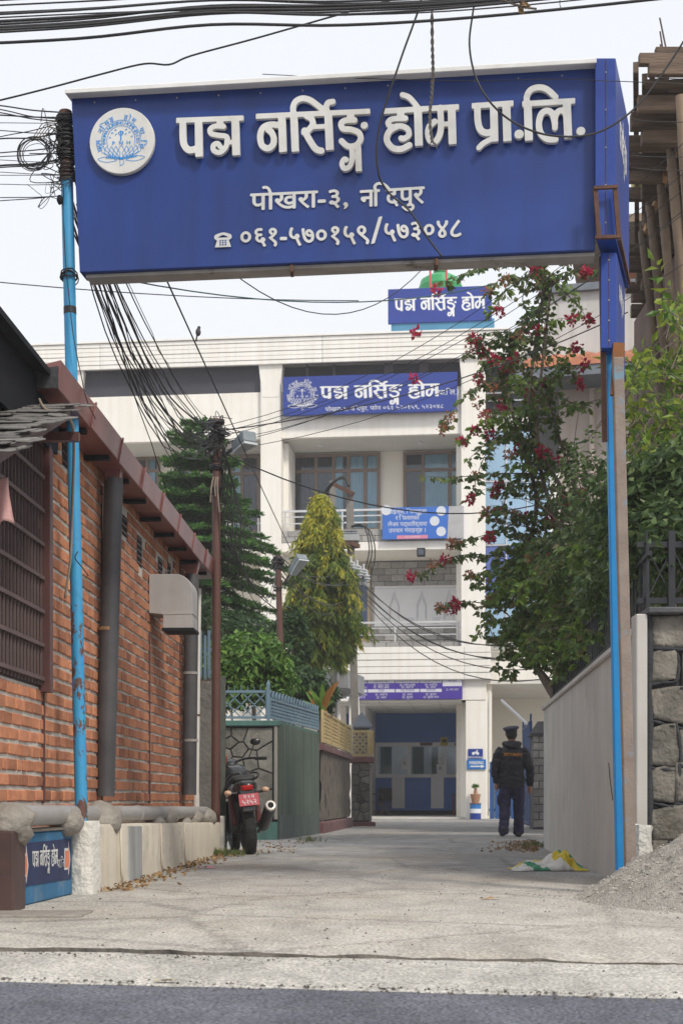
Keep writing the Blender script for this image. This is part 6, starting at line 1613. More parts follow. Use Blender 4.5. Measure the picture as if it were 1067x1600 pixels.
# handlebar, mirrors, headlamp cowl, hanging helmet
MB().tube(smooth_path([mp_(.86, .40, 1.02), mp_(.98, .20, 1.04), mp_(1.02, 0, 1.0), mp_(.98, -.20, 1.04), mp_(.86, -.40, 1.02)]), .014, 8).build('handlebar', M_BBLK, bike, smooth='all')
for sg in (-1, 1):
    MB().cyl(mp_(.85, sg * .41, 1.018), mp_(.915, sg * .29, 1.03), .02, n=10).build('grip', M_TYRE, bike)
    MB().cyl(mp_(.96, sg * .22, 1.04), mp_(.93, sg * .30, 1.20), .007, n=6).build('mirror_stem', M_BBLK, bike)
    lump(MB(), mp_(.92, sg * .31, 1.22), .06, (1.0, .35, .7), 1, 0, 8).build('mirror', M_BBLK, bike, smooth='all')
loft([(.98, .10, .80, 1.02), (1.08, .13, .76, 1.06), (1.18, .08, .80, 1.0)], 'headlamp_cowl', M_BBLK)
MB().bar(mp_(.35, -.12, .25), mp_(.38, -.30, .0), .02, .02).build('side_stand', M_BMET, bike)
hl = lump(MB(), mp_(.80, -.16, 1.06), .125, (1, 1.1, 1), 1, 0, 14).build('helmet', mat('helmet_shell', (.015, .015, .017), rough=.2, c2=(.45, .06, .02), scale=5), None, smooth='all'); tag(hl, 'black and red helmet resting on the motorbike tank', 'helmet')
# ================================================================== right side of the lane
M_RWALL = mat('grey_white_wall', (.44, .425, .40), (.53, .51, .48), 1.5, .9, bump=.12, streak=.07, spot=(.34, .31, .28), spot_scale=1.3, spot_lo=.56, spot_hi=.78)
M_BIGSTONE = mat('big_stone', (.105, .097, .082), (.26, .24, .205), 7, .9, bump=.9, bscale=30, rand=.25, spot=(.30, .17, .06), spot_scale=2.5, spot_lo=.60, spot_hi=.74)
M_BLKJ = mat('black_mortar', (.022, .024, .03), (.045, .046, .052), 9, .8, bump=.5, bscale=40)
M_DFENCE = mat('dark_fence', (.014, .016, .021), (.024, .027, .032), 5, .6)
M_SLATECAP = mat('slate_cap', (.07, .07, .075), (.11, .11, .115), 5, .8, bump=.4)
RA, RB = Vector((1.935, 9.45, 0)), Vector((2.44, 17.2, 0)); RD = (RB - RA).normalized(); RNr = Vector((RD.y, -RD.x, 0))      # RNr points away from the lane
rw = thing('boundary_wall', (2.2, 13, 0), 'grey white plastered boundary wall along the right of the lane', 'wall')
v = []; N = 60
for i in range(N + 1):
    q = RA.lerp(RB, i / N)
    for k, (o_, z) in enumerate(((-.012, -.02), (.0, .10), (.004, .9), (.0, 1.66), (.20, 1.66), (.20, -.02))):
        jit = .006 * fbm((i * .4, k * 2, 5)) if k in (1, 2, 3) else 0; v.append(tuple(q + RNr * (o_ + jit) + Vector((0, 0, z))))
f = [(i * 6 + k, i * 6 + 6 + k, i * 6 + 6 + (k + 1) % 6, i * 6 + (k + 1) % 6) for i in range(N) for k in range(6)] + [tuple(range(6)), tuple(N * 6 + k for k in range(6))]
MB().add(v, f).build('wall', M_RWALL, rw, smooth=True)
MB().hexa([RA - RNr * .03 + Vector((0, 0, 1.66)), RB - RNr * .03 + Vector((0, 0, 1.66)), RB + RNr * .24 + Vector((0, 0, 1.66)), RA + RNr * .24 + Vector((0, 0, 1.66))], [RA - RNr * .02 + Vector((0, 0, 1.72)), RB - RNr * .02 + Vector((0, 0, 1.72)), RB + RNr * .22 + Vector((0, 0, 1.74)), RA + RNr * .22 + Vector((0, 0, 1.74))]).build('coping', M_RWALL, rw, bevel=.012)
MB().box((1.965, 9.40, .9), (.075, .16, 1.80)).build('end_pilaster', M_RWALL, rw, bevel=.008)
MB().tube(smooth_path([RA + RD * 1.3 + Vector((0, 0, .86)) - RNr * .004, RA + RD * 1.22 + Vector((0, 0, .74)) - RNr * .004, RA + RD * 1.05 + Vector((0, 0, .58)) - RNr * .004]), .003, 4).build('crack', M_BLKJ, rw)
# rough block behind the posts
mb = MB(); v = []; n = 8; ring = ((1.80, 8.98), (1.86, 8.90), (1.93, 8.91), (1.97, 9.0), (1.95, 9.2), (1.82, 9.22))
for j in range(n + 1):
    zz = .42 * j / n
    for (x, y) in ring: v.append((x + .02 * fbm((x * 8, y * 8, zz * 9)), y + .02 * fbm((x * 8, y * 8, zz * 9 + 4)), zz + (.02 * fbm((x * 20, y * 20, 1)) if j == n else 0)))
f = [(j * 6 + i, j * 6 + (i + 1) % 6, (j + 1) * 6 + (i + 1) % 6, (j + 1) * 6 + i) for j in range(n) for i in range(6)] + [tuple(n * 6 + i for i in range(6))]
tag(mb.add(v, f).build('footing_block', M_WHITEPLASTER, smooth=True), 'crumbling whitewashed block at the foot of the right gate post', 'block')
# stone pillar with black rope pointing
sp_ = thing('stone_wall', (2.4, 9.6, 0), 'rough stone wall with thick black pointing and slate coping behind the gravel', 'wall')
MB().box((2.56, 9.62, .9), (1.08, .40, 1.80)).build('core', M_BLKJ, sp_)
SF = Frame((2.03, 9.415, .02), (1, 0, 0), (0, 0, 1)); rndS = random.Random(2)
cells = []
yy = .0
for (h_, cuts) in ((.30, (.25, .6)), (.22, (.34, .62)), (.27, (.17, .48, .8)), (.27, (.20, .5)), (.26, (.3, .7)), (.25, (.22, .6)), (.21, (.4, .8))):
    xs_ = [0] + [c + rndS.uniform(-.03, .03) for c in cuts] + [1.06]
    for a, b in zip(xs_[:-1], xs_[1:]):
        q = [(a, yy), (b, yy), (b, yy + h_), (a, yy + h_)]
        q = [(x + rndS.uniform(-.03, .03) * (0 < x < 1.06), y + rndS.uniform(-.03, .03) * (0.01 < y < 1.75)) for x, y in q]
        q.insert(2, ((q[1][0] + q[2][0]) / 2 + .015, (q[1][1] + q[2][1]) / 2)); q.insert(4, ((q[3][0] + q[4 if len(q) > 4 else 0][0]) / 2, (q[3][1] + q[4][1]) / 2 + .01))
        cells.append(q)
    yy += h_
for q in cells:
    c = (sum(p[0] for p in q) / len(q), sum(p[1] for p in q) / len(q)); q2 = [(c[0] + (p[0] - c[0]) * .93, c[1] + (p[1] - c[1]) * .90) for p in q]; q3 = [(c[0] + (p[0] - c[0]) * .74, c[1] + (p[1] - c[1]) * .72) for p in q]
    k = len(q); vs = [SF.at(*p, -.01) for p in q2] + [SF.at(p[0], p[1], .02 + rndS.uniform(0, .015)) for p in q2] + [SF.at(p[0], p[1], .028 + rndS.uniform(-.008, .012)) for p in q3]
    MB().add(vs, [(i, (i + 1) % k, (i + 1) % k + k, i + k) for i in range(k)] + [(i + k, (i + 1) % k + k, (i + 1) % k + 2 * k, i + 2 * k) for i in range(k)] + [tuple(range(2 * k, 3 * k))]).build('stone', M_BIGSTONE, sp_, smooth='all')
    e = [SF.at(p[0], p[1], .016 + .008 * rndS.random()) for p in (q[0], ((q[0][0] + q[1][0]) / 2, (q[0][1] + q[1][1]) / 2 + rndS.uniform(-.015, .015)), q[1], q[2], q[3])]
    MB().tube(smooth_path(e, 4), [.0115 * rndS.uniform(.5, 1.5) for _ in range(17)], 7).build('rope_joint', M_BLKJ, sp_, smooth='all')
MB().tube(smooth_path([SF.at(0, z, .02) for z in np.linspace(0, 1.78, 9)], 3), [.024 + .006 * math.sin(i) for i in range(25)], 8).build('rope_joint', M_BLKJ, sp_, smooth='all')
for i in range(5):
    x = 2.0 + .24 * i; MB().box((x + .12, 9.55, 1.825 + rndS.uniform(-.004, .004)), (.235, .52, .04)).build('coping_slate', M_SLATECAP, sp_, bevel=.008)
# dark steel fence on the stone wall and the boundary wall
df = thing('steel_fence', (2.5, 12, 1.75), 'dark steel fence standing on the boundary wall under the creepers', 'fence')
for i in range(44):
    q = RA.lerp(RB, (i + .5) / 44) + RNr * .11; MB().bar(q + Vector((0, 0, 1.70)), q + Vector((0, 0, 2.30)), .016, .016, (0, 1, 0)).build('fence_bar', M_DFENCE, df)
for z in (1.82, 2.22):
    MB().bar(RA + RNr * .11 + Vector((0, 0, z)), RB + RNr * .11 + Vector((0, 0, z)), .03, .03).build('fence_rail', M_DFENCE, df)
for i in range(6):
    x = 2.06 + i * .17; MB().bar((x, 9.62, 1.845), (x, 9.62, 2.40), .045 if i % 2 == 1 else .014, .02, (0, 1, 0)).build('fence_bar', M_DFENCE, df)
for z in (1.93, 2.31): MB().bar((2.0, 9.64, z), (3.0, 9.64, z), .03, .04).build('fence_rail', M_DFENCE, df)
for i in range(6):
    x = 2.07 + i * .17; MB().bar((x, 9.63, 1.95), (x + .17, 9.63, 2.29), .008, .008).build('fence_diagonal', M_DFENCE, df); MB().bar((x + .17, 9.645, 1.95), (x, 9.645, 2.29), .008, .008).build('fence_diagonal', M_DFENCE, df)

# gravel heap
gh = MB(); v = []; nx_, ny_ = 90, 80
def heap(x, y):
    d = math.hypot((x - 2.75) / 1.42, (y - 8.25) / 1.40); h_ = max(0.0, .88 * (1 - d)) ** 1.12
    d2 = math.hypot((x - 2.15) / .42, (y - 7.55) / .42); h_ = max(h_, .23 * max(0, 1 - d2 * d2) + .0)
    if h_ <= 0: return -.03
    return h_ * (1 + .22 * fbm((x * 3, y * 3, 1), 1, 4)) + .03 * fbm((x * 11, y * 11, 2), 1, 5) * min(1, h_ * 12) - .012
for j in range(ny_ + 1):
    for i in range(nx_ + 1):
        x, y = 1.05 + 3.07 * i / nx_, 6.6 + 3.05 * j / ny_; v.append((x, y, heap(x, y)))
f = [(j * (nx_ + 1) + i, j * (nx_ + 1) + i + 1, (j + 1) * (nx_ + 1) + i + 1, (j + 1) * (nx_ + 1) + i) for j in range(ny_) for i in range(nx_)]
M_GRAV = mat('gravel', (.27, .25, .22), (.47, .44, .395), 40, .95, bump=1.0, bscale=110, spot=(.28, .25, .21), spot_scale=2.5, spot_lo=.52, spot_hi=.68)
heap_o = tag(gh.add(v, f).build('gravel_heap', M_GRAV, smooth='all'), 'heap of grey gravel and sand at the foot of the stone wall', 'gravel heap')
pts = []
for i in range(12000):
    x, y = 1.15 + random.random() * 1.5, random.uniform(6.75, 9.35); z = heap(x, y)
    if z > -.012: pts.append((x, y, z - .002, random.choice((.003, .004, .005, .006, .008, .011))))
    elif random.random() < .10: pts.append((x, y, 0, random.choice((.004, .005, .007, .01))))
scatter_stones('gravel_stones', pts, mat('gravel_stone', (1, 1, 1), rough=.9, island=[(.20, .19, .175), (.32, .30, .27), (.44, .415, .375), (.29, .26, .22)]), None, heap_o)
lump(MB(), (2.17, 7.5, .19), .13, (1.15, 1, .85), 2, .4).build('boulder', mat('boulder', (.24, .22, .19), (.36, .33, .29), 7, .95, bump=.8, bscale=30), heap_o, smooth='all')

# crumpled woven sack
sk = MB(); v = []; nu, nv = 80, 48
sc0 = Vector((gx(856, 11.75), 11.75, 0))
for j in range(nv + 1):
    for i in range(nu + 1):
        u, t_ = i / nu, j / nv; x = (u - .5) * .62; y = (t_ - .5) * .40
        prof_ = math.exp(-((u - .66) / .20) ** 2) * .16 + math.exp(-((u - .25) / .25) ** 2) * .05
        edge = min(1, 5 * min(u, 1 - u)) * min(1, 4 * min(t_, 1 - t_))
        rid = (.5 - abs(fbm((u * 4 + t_ * 2.5, t_ * 2.2, 3), 1, 2))) * .10 + (.4 - abs(fbm((u * 7 - t_ * 6, t_ * 5, 8), 1, 2))) * .05 - .035
        mouth = .10 * math.exp(-((u - .72) / .09) ** 2) * math.exp(-((t_ - .10) / .16) ** 2)
        z = (prof_ * (1.05 - .35 * t_) + rid - mouth) * edge ** .5 + .006
        v.append((sc0.x + x + .03 * fbm((u * 4, t_ * 4, 6)), sc0.y + y + .03 * fbm((u * 4, t_ * 4, 9)), max(.004, z)))
f = [(j * (nu + 1) + i, j * (nu + 1) + i + 1, (j + 1) * (nu + 1) + i + 1, (j + 1) * (nu + 1) + i) for j in range(nv) for i in range(nu)]
def sackmat():
    m = bpy.data.materials.new('sack_weave'); m.use_nodes = True; nt = m.node_tree; L = nt.links.new; b = nt.nodes['Principled BSDF']; b.inputs['Roughness'].default_value = .6
    tc = _n(nt, 'ShaderNodeTexCoord'); sx = _n(nt, 'ShaderNodeSeparateXYZ'); L(tc.outputs['Generated'], sx.inputs[0])
    a = _n(nt, 'ShaderNodeValToRGB'); a.color_ramp.interpolation = 'CONSTANT'; e = a.color_ramp.elements
    e[0].color = (.60, .60, .57, 1); e[1].position = .20; e[1].color = (.05, .24, .14, 1)
    for p, c in ((.28, (.60, .60, .57, 1)), (.42, (.58, .45, .03, 1)), (.60, (.06, .26, .16, 1)), (.68, (.60, .60, .57, 1)), (.84, (.05, .24, .14, 1)), (.90, (.62, .62, .60, 1))): q = e.new(p); q.color = c
    n = _n(nt, 'ShaderNodeTexNoise'); n.inputs['Scale'].default_value = 5; L(tc.outputs['Object'], n.inputs['Vector'])
    ad = _n(nt, 'ShaderNodeMath', operation='MULTIPLY_ADD'); L(n.outputs['Fac'], ad.inputs[0]); ad.inputs[1].default_value = .35
    s2 = _n(nt, 'ShaderNodeMath', operation='MULTIPLY_ADD'); L(sx.outputs['Y'], s2.inputs[0]); s2.inputs[1].default_value = .55; 
    s3 = _n(nt, 'ShaderNodeMath', operation='MULTIPLY'); L(sx.outputs['X'], s3.inputs[0]); s3.inputs[1].default_value = .45; L(s3.outputs[0], s2.inputs[2])
    L(s2.outputs[0], ad.inputs[2]); s4 = _n(nt, 'ShaderNodeMath', operation='SUBTRACT'); L(ad.outputs[0], s4.inputs[0]); s4.inputs[1].default_value = .15; L(s4.outputs[0], a.inputs[0]); L(a.outputs[0], b.inputs['Base Color'])
    wv_ = _n(nt, 'ShaderNodeTexWave'); wv_.inputs['Scale'].default_value = 90; L(tc.outputs['Object'], wv_.inputs['Vector']); bp = _n(nt, 'ShaderNodeBump'); bp.inputs['Strength'].default_value = .2; bp.inputs['Distance'].default_value = .005; L(wv_.outputs['Fac'], bp.inputs['Height']); L(bp.outputs[0], b.inputs['Normal'])
    return m
o = sk.add(v, f).build('woven_sack', sackmat(), smooth='all'); tag(o, 'crumpled white, green and yellow woven sack lying by the boundary wall', 'sack')
so_ = o.modifiers.new('thick', 'SOLIDIFY'); so_.thickness = .003
# litter
def litter(name, c, s_, m, label, cat, rz=0, n=5):
    rn = random.Random(hash(label) % 999); v = []
    for i in range(n + 1):
        for sg in (-1, 1): v.append((c[0] + (i / n - .5) * s_[0] * math.cos(rz) - sg * s_[1] / 2 * math.sin(rz), c[1] + (i / n - .5) * s_[0] * math.sin(rz) + sg * s_[1] / 2 * math.cos(rz), c[2] + .004 + rn.uniform(0, s_[2])))
    return tag(MB().add(v, [(2 * i, 2 * i + 2, 2 * i + 3, 2 * i + 1) for i in range(n)]).build(name, m, smooth='all'), label, cat)
Yp = CH * F / (1357 - HY); litter('plastic_strip', (gx(325, Yp), Yp, 0), (.15, .06, .02), mat('pink_plastic', (.55, .10, .22), rough=.4), 'bright pink strip of plastic lying by the plinth', 'litter', .2)
Yp = CH * F / (1406 - HY); litter('fallen_leaf', (gx(765, Yp), Yp, 0), (.11, .05, .018), mat('dead_leaf', (.38, .22, .10), rough=.8), 'curled tan leaf lying on the lane below the sack', 'leaf', .1)
Yp = CH * F / (1520 - HY); litter('fallen_leaf', (gx(258, Yp), Yp, -.034), (.07, .03, .012), mat('pale_leaf', (.50, .42, .28), rough=.8), 'pale dry leaf on the sandy road shoulder', 'leaf', -.1)
Yp = CH * F / (1295 - HY); litter('paper_scrap', (gx(838, Yp), Yp, 0), (.16, .10, .02), M_SIGNWH, 'white paper scrap at the foot of the boundary wall end', 'litter')
# dead leaves along the plinth
pt, pd = [], []
for i in range(620):
    Y = random.uniform(8.9, 15.6) if random.random() < .8 else random.uniform(15.4, 20); x = (lwx(Y) + abs(random.gauss(.02, .12))) if Y < 15.4 else random.uniform(-1.2, -.5)
    pt.append((x, Y, random.uniform(.003, .02))); pd.append((random.gauss(0, 1), random.gauss(0, 1), random.uniform(-.1, .3)))
tag(leaf_mesh('leaf_litter', pt, pd, .045, .024, leafmat('litter', [(.16, .10, .05), (.30, .18, .08), (.22, .15, .09), (.36, .25, .12)], .9, .05)), 'dry leaves blown against the foot of the plinth', 'leaf litter', kind='stuff')
pt, pd = [], []
for i in range(420):
    Y = random.uniform(15.6, 19.8); x = gx(838, Y) - abs(random.gauss(0, .25)); pt.append((x, Y, random.uniform(.003, .02))); pd.append((random.gauss(0, 1), random.gauss(0, 1), random.uniform(0, .5)))
tag(leaf_mesh('leaf_litter', pt, pd, .05, .022, MATS['litter']), 'dry leaves and weeds along the far foot of the boundary wall', 'leaf litter', kind='stuff')
# tufts of weeds
def weeds(px, py, n, label):
    Y = CH * F / (py - HY); c = (gx(px, Y), Y, 0); pt = [(c[0] + random.gauss(0, .09), c[1] + random.gauss(0, .09), 0) for _ in range(n)]; pd = [(random.gauss(0, .4), random.gauss(0, .4), 1) for _ in range(n)]
    tag(leaf_mesh('weeds', pt, pd, .09, .014, leafmat('weed', [(.06, .11, .03), (.14, .18, .05), (.22, .2, .08)]), None, .2), label, 'weeds', kind='stuff')
weeds(352, 1338, 130, 'tuft of green weeds at the foot of the brown pole'); weeds(840, 1325, 90, 'tuft of weeds at the end of the boundary wall'); weeds(487, 1316, 40, 'small weeds below the green sheet')

# ------------------------------------------------------------------ neighbour's house behind the creeper
M_HW = mat('house_wall', (.42, .36, .32), (.50, .43, .385), .8, .85, streak=.12); M_TERRA = mat('terracotta', (.36, .13, .07), (.46, .19, .11), 4, .8, rand=.2)
nh = thing('neighbour_house', (gx(853, 24), 24, 0), 'beige neighbour house with terracotta eave tiles behind the creeper', 'house')
HX, HYy = gx(853, 24), 24.0
MB().box((HX + 3.2, 27.2, 3.85), (6.0, 6, 7.7)).build('wall', M_HW, nh)
MB().box((HX + 3.0, 26.9, 7.62), (6.9, 7.0, .16)).build('eave_gutter', mat('gutter_grey', (.14, .16, .19), (.18, .2, .23), 3, .6), nh)
me_t = MB()
for i in range(26):
    x = HX - .35 + i * .26; MB().prism([(0, 0), (.25, 0), (.25, .10), (.19, .15), (.06, .15), (0, .10)], (1, 0, 0), (0, .35, .94), (x, 23.38, 7.705), (0, .42, .16)).build('roof_tile', M_TERRA, nh)
    MB().prism([(0, 0), (.25, 0), (.25, .08), (.125, .13), (0, .08)], (1, 0, 0), (0, .35, .94), (x + .13, 23.62, 7.85), (0, .42, .16)).build('roof_tile', M_TERRA, nh)
MB().box((HX + 2.9, 26.7, 8.55), (5.9, 5.2, 1.2)).build('roof_parapet', mat('parapet_white', (.50, .49, .48), (.58, .57, .56), 1, .8, streak=.2), nh)
MB().box((HX + 2.9, 26.7, 9.2), (6.05, 5.4, .12)).build('parapet_cap', mat('gutter_grey', (.14, .16, .19)), nh)
MB().box((HX + 3.6, 29, 10.1), (5.6, 2, 1.7)).build('brick_stair_tower', M_TERRA, nh)
for i in range(9):
    for k in range(5): MB().box((HX + .95 + i * .36 - (k % 2) * .18, 27.985, 9.35 + k * .16), (.34, .03, .14)).build('tower_brick', M_TERRA, nh)
MB().box((HX + .75, 27.9, 10.0), (.12, .12, 1.6)).build('tower_post', M_SLATECAP, nh)
MB().box((HX + 3.4, 27.6, 11.0), (6.4, 3.6, .14)).build('tower_roof', mat('tower_roof', (.20, .15, .11), (.26, .2, .15), 3, .8), nh)
MB().cyl((HX + .75, 24.1, .5), (HX + .75, 24.1, 7.5), .045, n=8).build('drainpipe', M_HW, nh)
for k, (x, z) in enumerate(((HX + 1.6, 5.2), (HX + 3.4, 5.2))):
    wn = MB().box((x, 24.2, z), (1.0, .06, 1.5)).build('window', M_GLASS, nh)
    for dx in (-.5, 0, .5): MB().box((x + dx, 24.15, z), (.07, .08, 1.5)).build('window_frame', M_FRAME, wn)
    for dz in (-.75, .75): MB().box((x, 24.148, z + dz), (1.07, .08, .07)).build('window_frame', M_FRAME, wn)
MB().box((HX + 2.4, 23.2, 4.28), (5.0, .16, .14)).build('balustrade_rail', mat('baluster_grey', (.16, .18, .22), (.2, .22, .26), 3, .7), nh); MB().box((HX + 2.4, 23.2, 3.72), (5.0, .3, .2)).build('balcony_edge', M_HW, nh); MB().box((HX + 2.4, 23.7, 3.62), (5.0, 1.2, .2)).build('balcony_floor', M_HW, nh)
bal = MB().lathe([(.045, 0), (.045, .04), (.03, .06), (.065, .17), (.05, .27), (.03, .33), (.045, .36), (.045, .40)], (0, 0, 0), 10).build('baluster', mat('baluster_white', (.44, .44, .44), rough=.8), nh, smooth='all', origin=(0, 0, 0)); bal.location = (HX + .1, 23.2, 3.82); par(bal, nh)
for i in range(1, 16):
    b2 = bal.copy(); COL.objects.link(b2); b2.location = (HX + .1 + i * .28, 23.2, 3.82); par(b2, nh)

nh.rotation_euler = (0, 0, -R(13))

# ------------------------------------------------------------------ unfinished building: timber formwork on bamboo props
fwk = thing('timber_formwork', (4.5, 14.5, 0), 'timber slab formwork of an unfinished building propped on bamboo poles', 'scaffold')
M_PLANK = mat('plank', (.065, .046, .034), (.18, .13, .095), 5, .9, bump=.5, stretch=(.3, 3, 3), rand=.35, bscale=30)
M_BAMB = mat('bamboo', (.10, .07, .047), (.19, .135, .09), 6, .7, rand=.25, stretch=(1, 1, .4))
rndF = random.Random(12)
Y = 13.0
while Y < 18.6:
    x0 = .2105 * Y + rndF.uniform(-.2, .16); h_ = rndF.uniform(.10, .17); zt_ = 7.02 + rndF.uniform(-.02, .02)
    MB().box((x0 + 1.6, Y, zt_ - h_ / 2), (3.2, rndF.uniform(.07, .11), h_), Matrix.Rotation(rndF.uniform(-.02, .02), 3, 'Z')).build('joist', M_PLANK, fwk, bevel=.008)
    Y += rndF.uniform(.30, .46)
for k, yb_ in enumerate((13.4, 14.6, 15.9, 17.2)):
    x0 = .2105 * yb_ + .05; MB().box((x0 + 1.6, yb_, 6.82), (3.3, .10, .14)).build('bearer', M_PLANK, fwk, bevel=.008)
x = 0.0
for i in range(9):      # deck boards running back
    off = .14 + i * .22; a, b = Vector((.2105 * 12.8 + off, 12.8, 7.06)), Vector((.2105 * 18.8 + off, 18.8, 7.06)); MB().bar(a, b, .215, .03, (0, 0, 1)).build('deck_board', M_PLANK, fwk)
for i, (z, e, h_) in enumerate(((7.12, .03, .10), (7.225, -.05, .10), (7.31, .10, .06))):       # edge boards stacked at the slab edge
    MB().box((.2105 * 12.9 + 1.5 + e, 12.75 + .02 * i, z), (3.0, .07, h_)).build('edge_board', M_PLANK, fwk, bevel=.006)
    a, b = Vector((.2105 * 12.9 + e, 12.9, z)), Vector((.2105 * 18.6 + e, 18.6, z)); MB().bar(a, b, .05, h_, (0, 0, 1)).build('edge_board', M_PLANK, fwk)
for i in range(5): MB().cyl((2.98 + i * .05, 12.9 + i * .3, 7.2), (2.86 + i * .07, 12.8 + i * .3, 7.62 + .04 * i), .008, n=5).build('rebar', mat('rebar', (.12, .09, .08), rough=.7), fwk)
for (x0, y0, x1, y1) in ((1002, 362, 1014, 462), (1015, 324, 1029, 462), (1032, 289, 1045, 440), (1047, 234, 1064, 440), (1062, 150, 1078, 400), (1058, 300, 1062, 460), (1024, 380, 1030, 470), (1078, 120, 1090, 400)):
    Yt = (6.78 - CH) * F / (HY - y0); a = P(x0, y0, Yt); b = P(x1, y1, Yt); d = (b - a) / (a.z - b.z); e = a + d * a.z
    pts = [a.lerp(e, i / 14) for i in range(15)]
    MB().tube(pts, [.042 + .006 * (i % 2) for i in range(15)], 9).build('bamboo_prop', M_BAMB, fwk, smooth='all')
for k in range(4):
    a, b = P(1003 + 14 * k, 372 - 35 * k, 15.6 - .5 * k), P(1012 + 14 * k, 352 - 40 * k, 15.4 - .5 * k); MB().bar(a, b, .05, .07).build('wedge', mat('fresh_wood', (.34, .20, .10), (.42, .27, .15), 5, .8), fwk)
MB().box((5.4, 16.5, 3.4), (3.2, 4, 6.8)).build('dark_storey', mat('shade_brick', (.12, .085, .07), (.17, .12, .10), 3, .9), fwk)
# yellow sheet caught at the edge
v = []
for j in range(9):
    for i in range(7): u, t_ = i / 6, j / 8; v.append(P(985 + 16 * u * (.5 + .5 * t_) + (1 - t_) * 6, 232 + 68 * t_, 15.2) + Vector((0, .05 * math.sin(u * 8 + t_ * 3), 0)))
o = MB().add(v, [(j * 7 + i, j * 7 + i + 1, j * 7 + i + 8, j * 7 + i + 7) for j in range(8) for i in range(6)]).build('plastic_sheet', mat('yellow_sheet', (.45, .38, .14), (.55, .5, .25), 7, .6), smooth='all'); tag(o, 'pale yellow plastic sheet hanging from the edge of the formwork', 'sheet')

# ------------------------------------------------------------------ bougainvillea and creepers
L_BOU = leafmat('creeper_leaves', [(.05, .10, .035), (.085, .155, .05), (.13, .21, .06), (.18, .225, .07), (.19, .16, .08)], .5, .4)
L_BOUL = leafmat('creeper_leaves_bright', [(.08, .15, .03), (.14, .24, .045), (.22, .30, .055), (.10, .18, .035)], .45, .42)
L_FLOW = leafmat('crimson_bracts', [(.42, .014, .06), (.55, .025, .10), (.33, .012, .05), (.48, .04, .08)], .6, .35)
L_DRY = leafmat('dried_bracts', [(.40, .16, .08), (.30, .12, .07), (.48, .24, .12)], .8, .4)
bou = thing('bougainvillea', (gx(900, 16.8), 16.8, 0), 'sprawling bougainvillea with crimson flowers climbing above the boundary wall', 'creeper')
rb_ = random.Random(77); st = MB(); LP_, LD_, BP_, BD_, FP_, FD_, DP_, DD_ = [], [], [], [], [], [], [], []
def flower(p, n, dry):
    for _ in range(n):
        o_ = Vector((rb_.gauss(0, 1), rb_.gauss(0, 1), rb_.gauss(0, 1))).normalized(); (DP_ if dry else FP_).append(p + o_ * rb_.uniform(.01, .065)); (DD_ if dry else FD_).append(o_)
def branch(pts, r0, r1, dens=1.0, fl=.25, bright=False, flop=.5, bare=0.0, tip=True):
    path = limb(st, pts, r0, r1, 5, 8); L_ = sum((b - a).length for a, b in zip(path[:-1], path[1:]))
    for s_ in range(int(L_ * 34 * dens)):
        t_ = rb_.uniform(bare, 1); i = min(int(t_ * (len(path) - 1)), len(path) - 2); p = path[i].lerp(path[i + 1], t_ * (len(path) - 1) - i)
        a = rb_.uniform(0, 6.28); q = Vector((math.cos(a), math.sin(a), rb_.uniform(-.7, .15)))
        for _ in range(2): (BP_ if bright else LP_).append(p + q * rb_.uniform(.0, .07)); (BD_ if bright else LD_).append(q + Vector((0, 0, -.5)))
    if tip and rb_.random() < fl * 2: flower(path[-1], rb_.randint(34, 60), rb_.random() < .35)
    for _ in range(int(L_ * fl * 3.0)):
        if rb_.random() < .6: flower(path[rb_.randrange(len(path) // 2, len(path))] + Vector((rb_.gauss(0, .04), rb_.gauss(0, .04), rb_.gauss(0, .05))), rb_.randint(20, 44), rb_.random() < .5)
    return path
YB = 17.6
stems = []
for pts in ([(900, 1300, 16.8), (868, 1095, 17.3), (836, 1030, 17.7), (848, 930, 17.8), (868, 840, 17.6), (846, 740, 17.4), (826, 640, 17.3), (836, 540, 17.3), (848, 450, 17.3), (842, 405, 17.3)],
            [(905, 1300, 16.7), (872, 1090, 17.3), (880, 980, 17.5), (900, 860, 17.6), (896, 760, 17.5), (872, 680, 17.4), (850, 600, 17.3)],
            [(868, 1095, 17.3), (822, 1000, 17.9), (822, 880, 17.8), (838, 780, 17.6), (812, 690, 17.4), (792, 600, 17.4), (800, 520, 17.4)],
            [(872, 1090, 17.3), (885, 1000, 17.4), (862, 900, 17.4), (880, 780, 17.3), (840, 690, 17.2), (848, 560, 17.2), (862, 440, 17.2)]):
    stems.append(branch([P(*q) for q in pts], .045, .012, 1.0, .16, bare=.3))
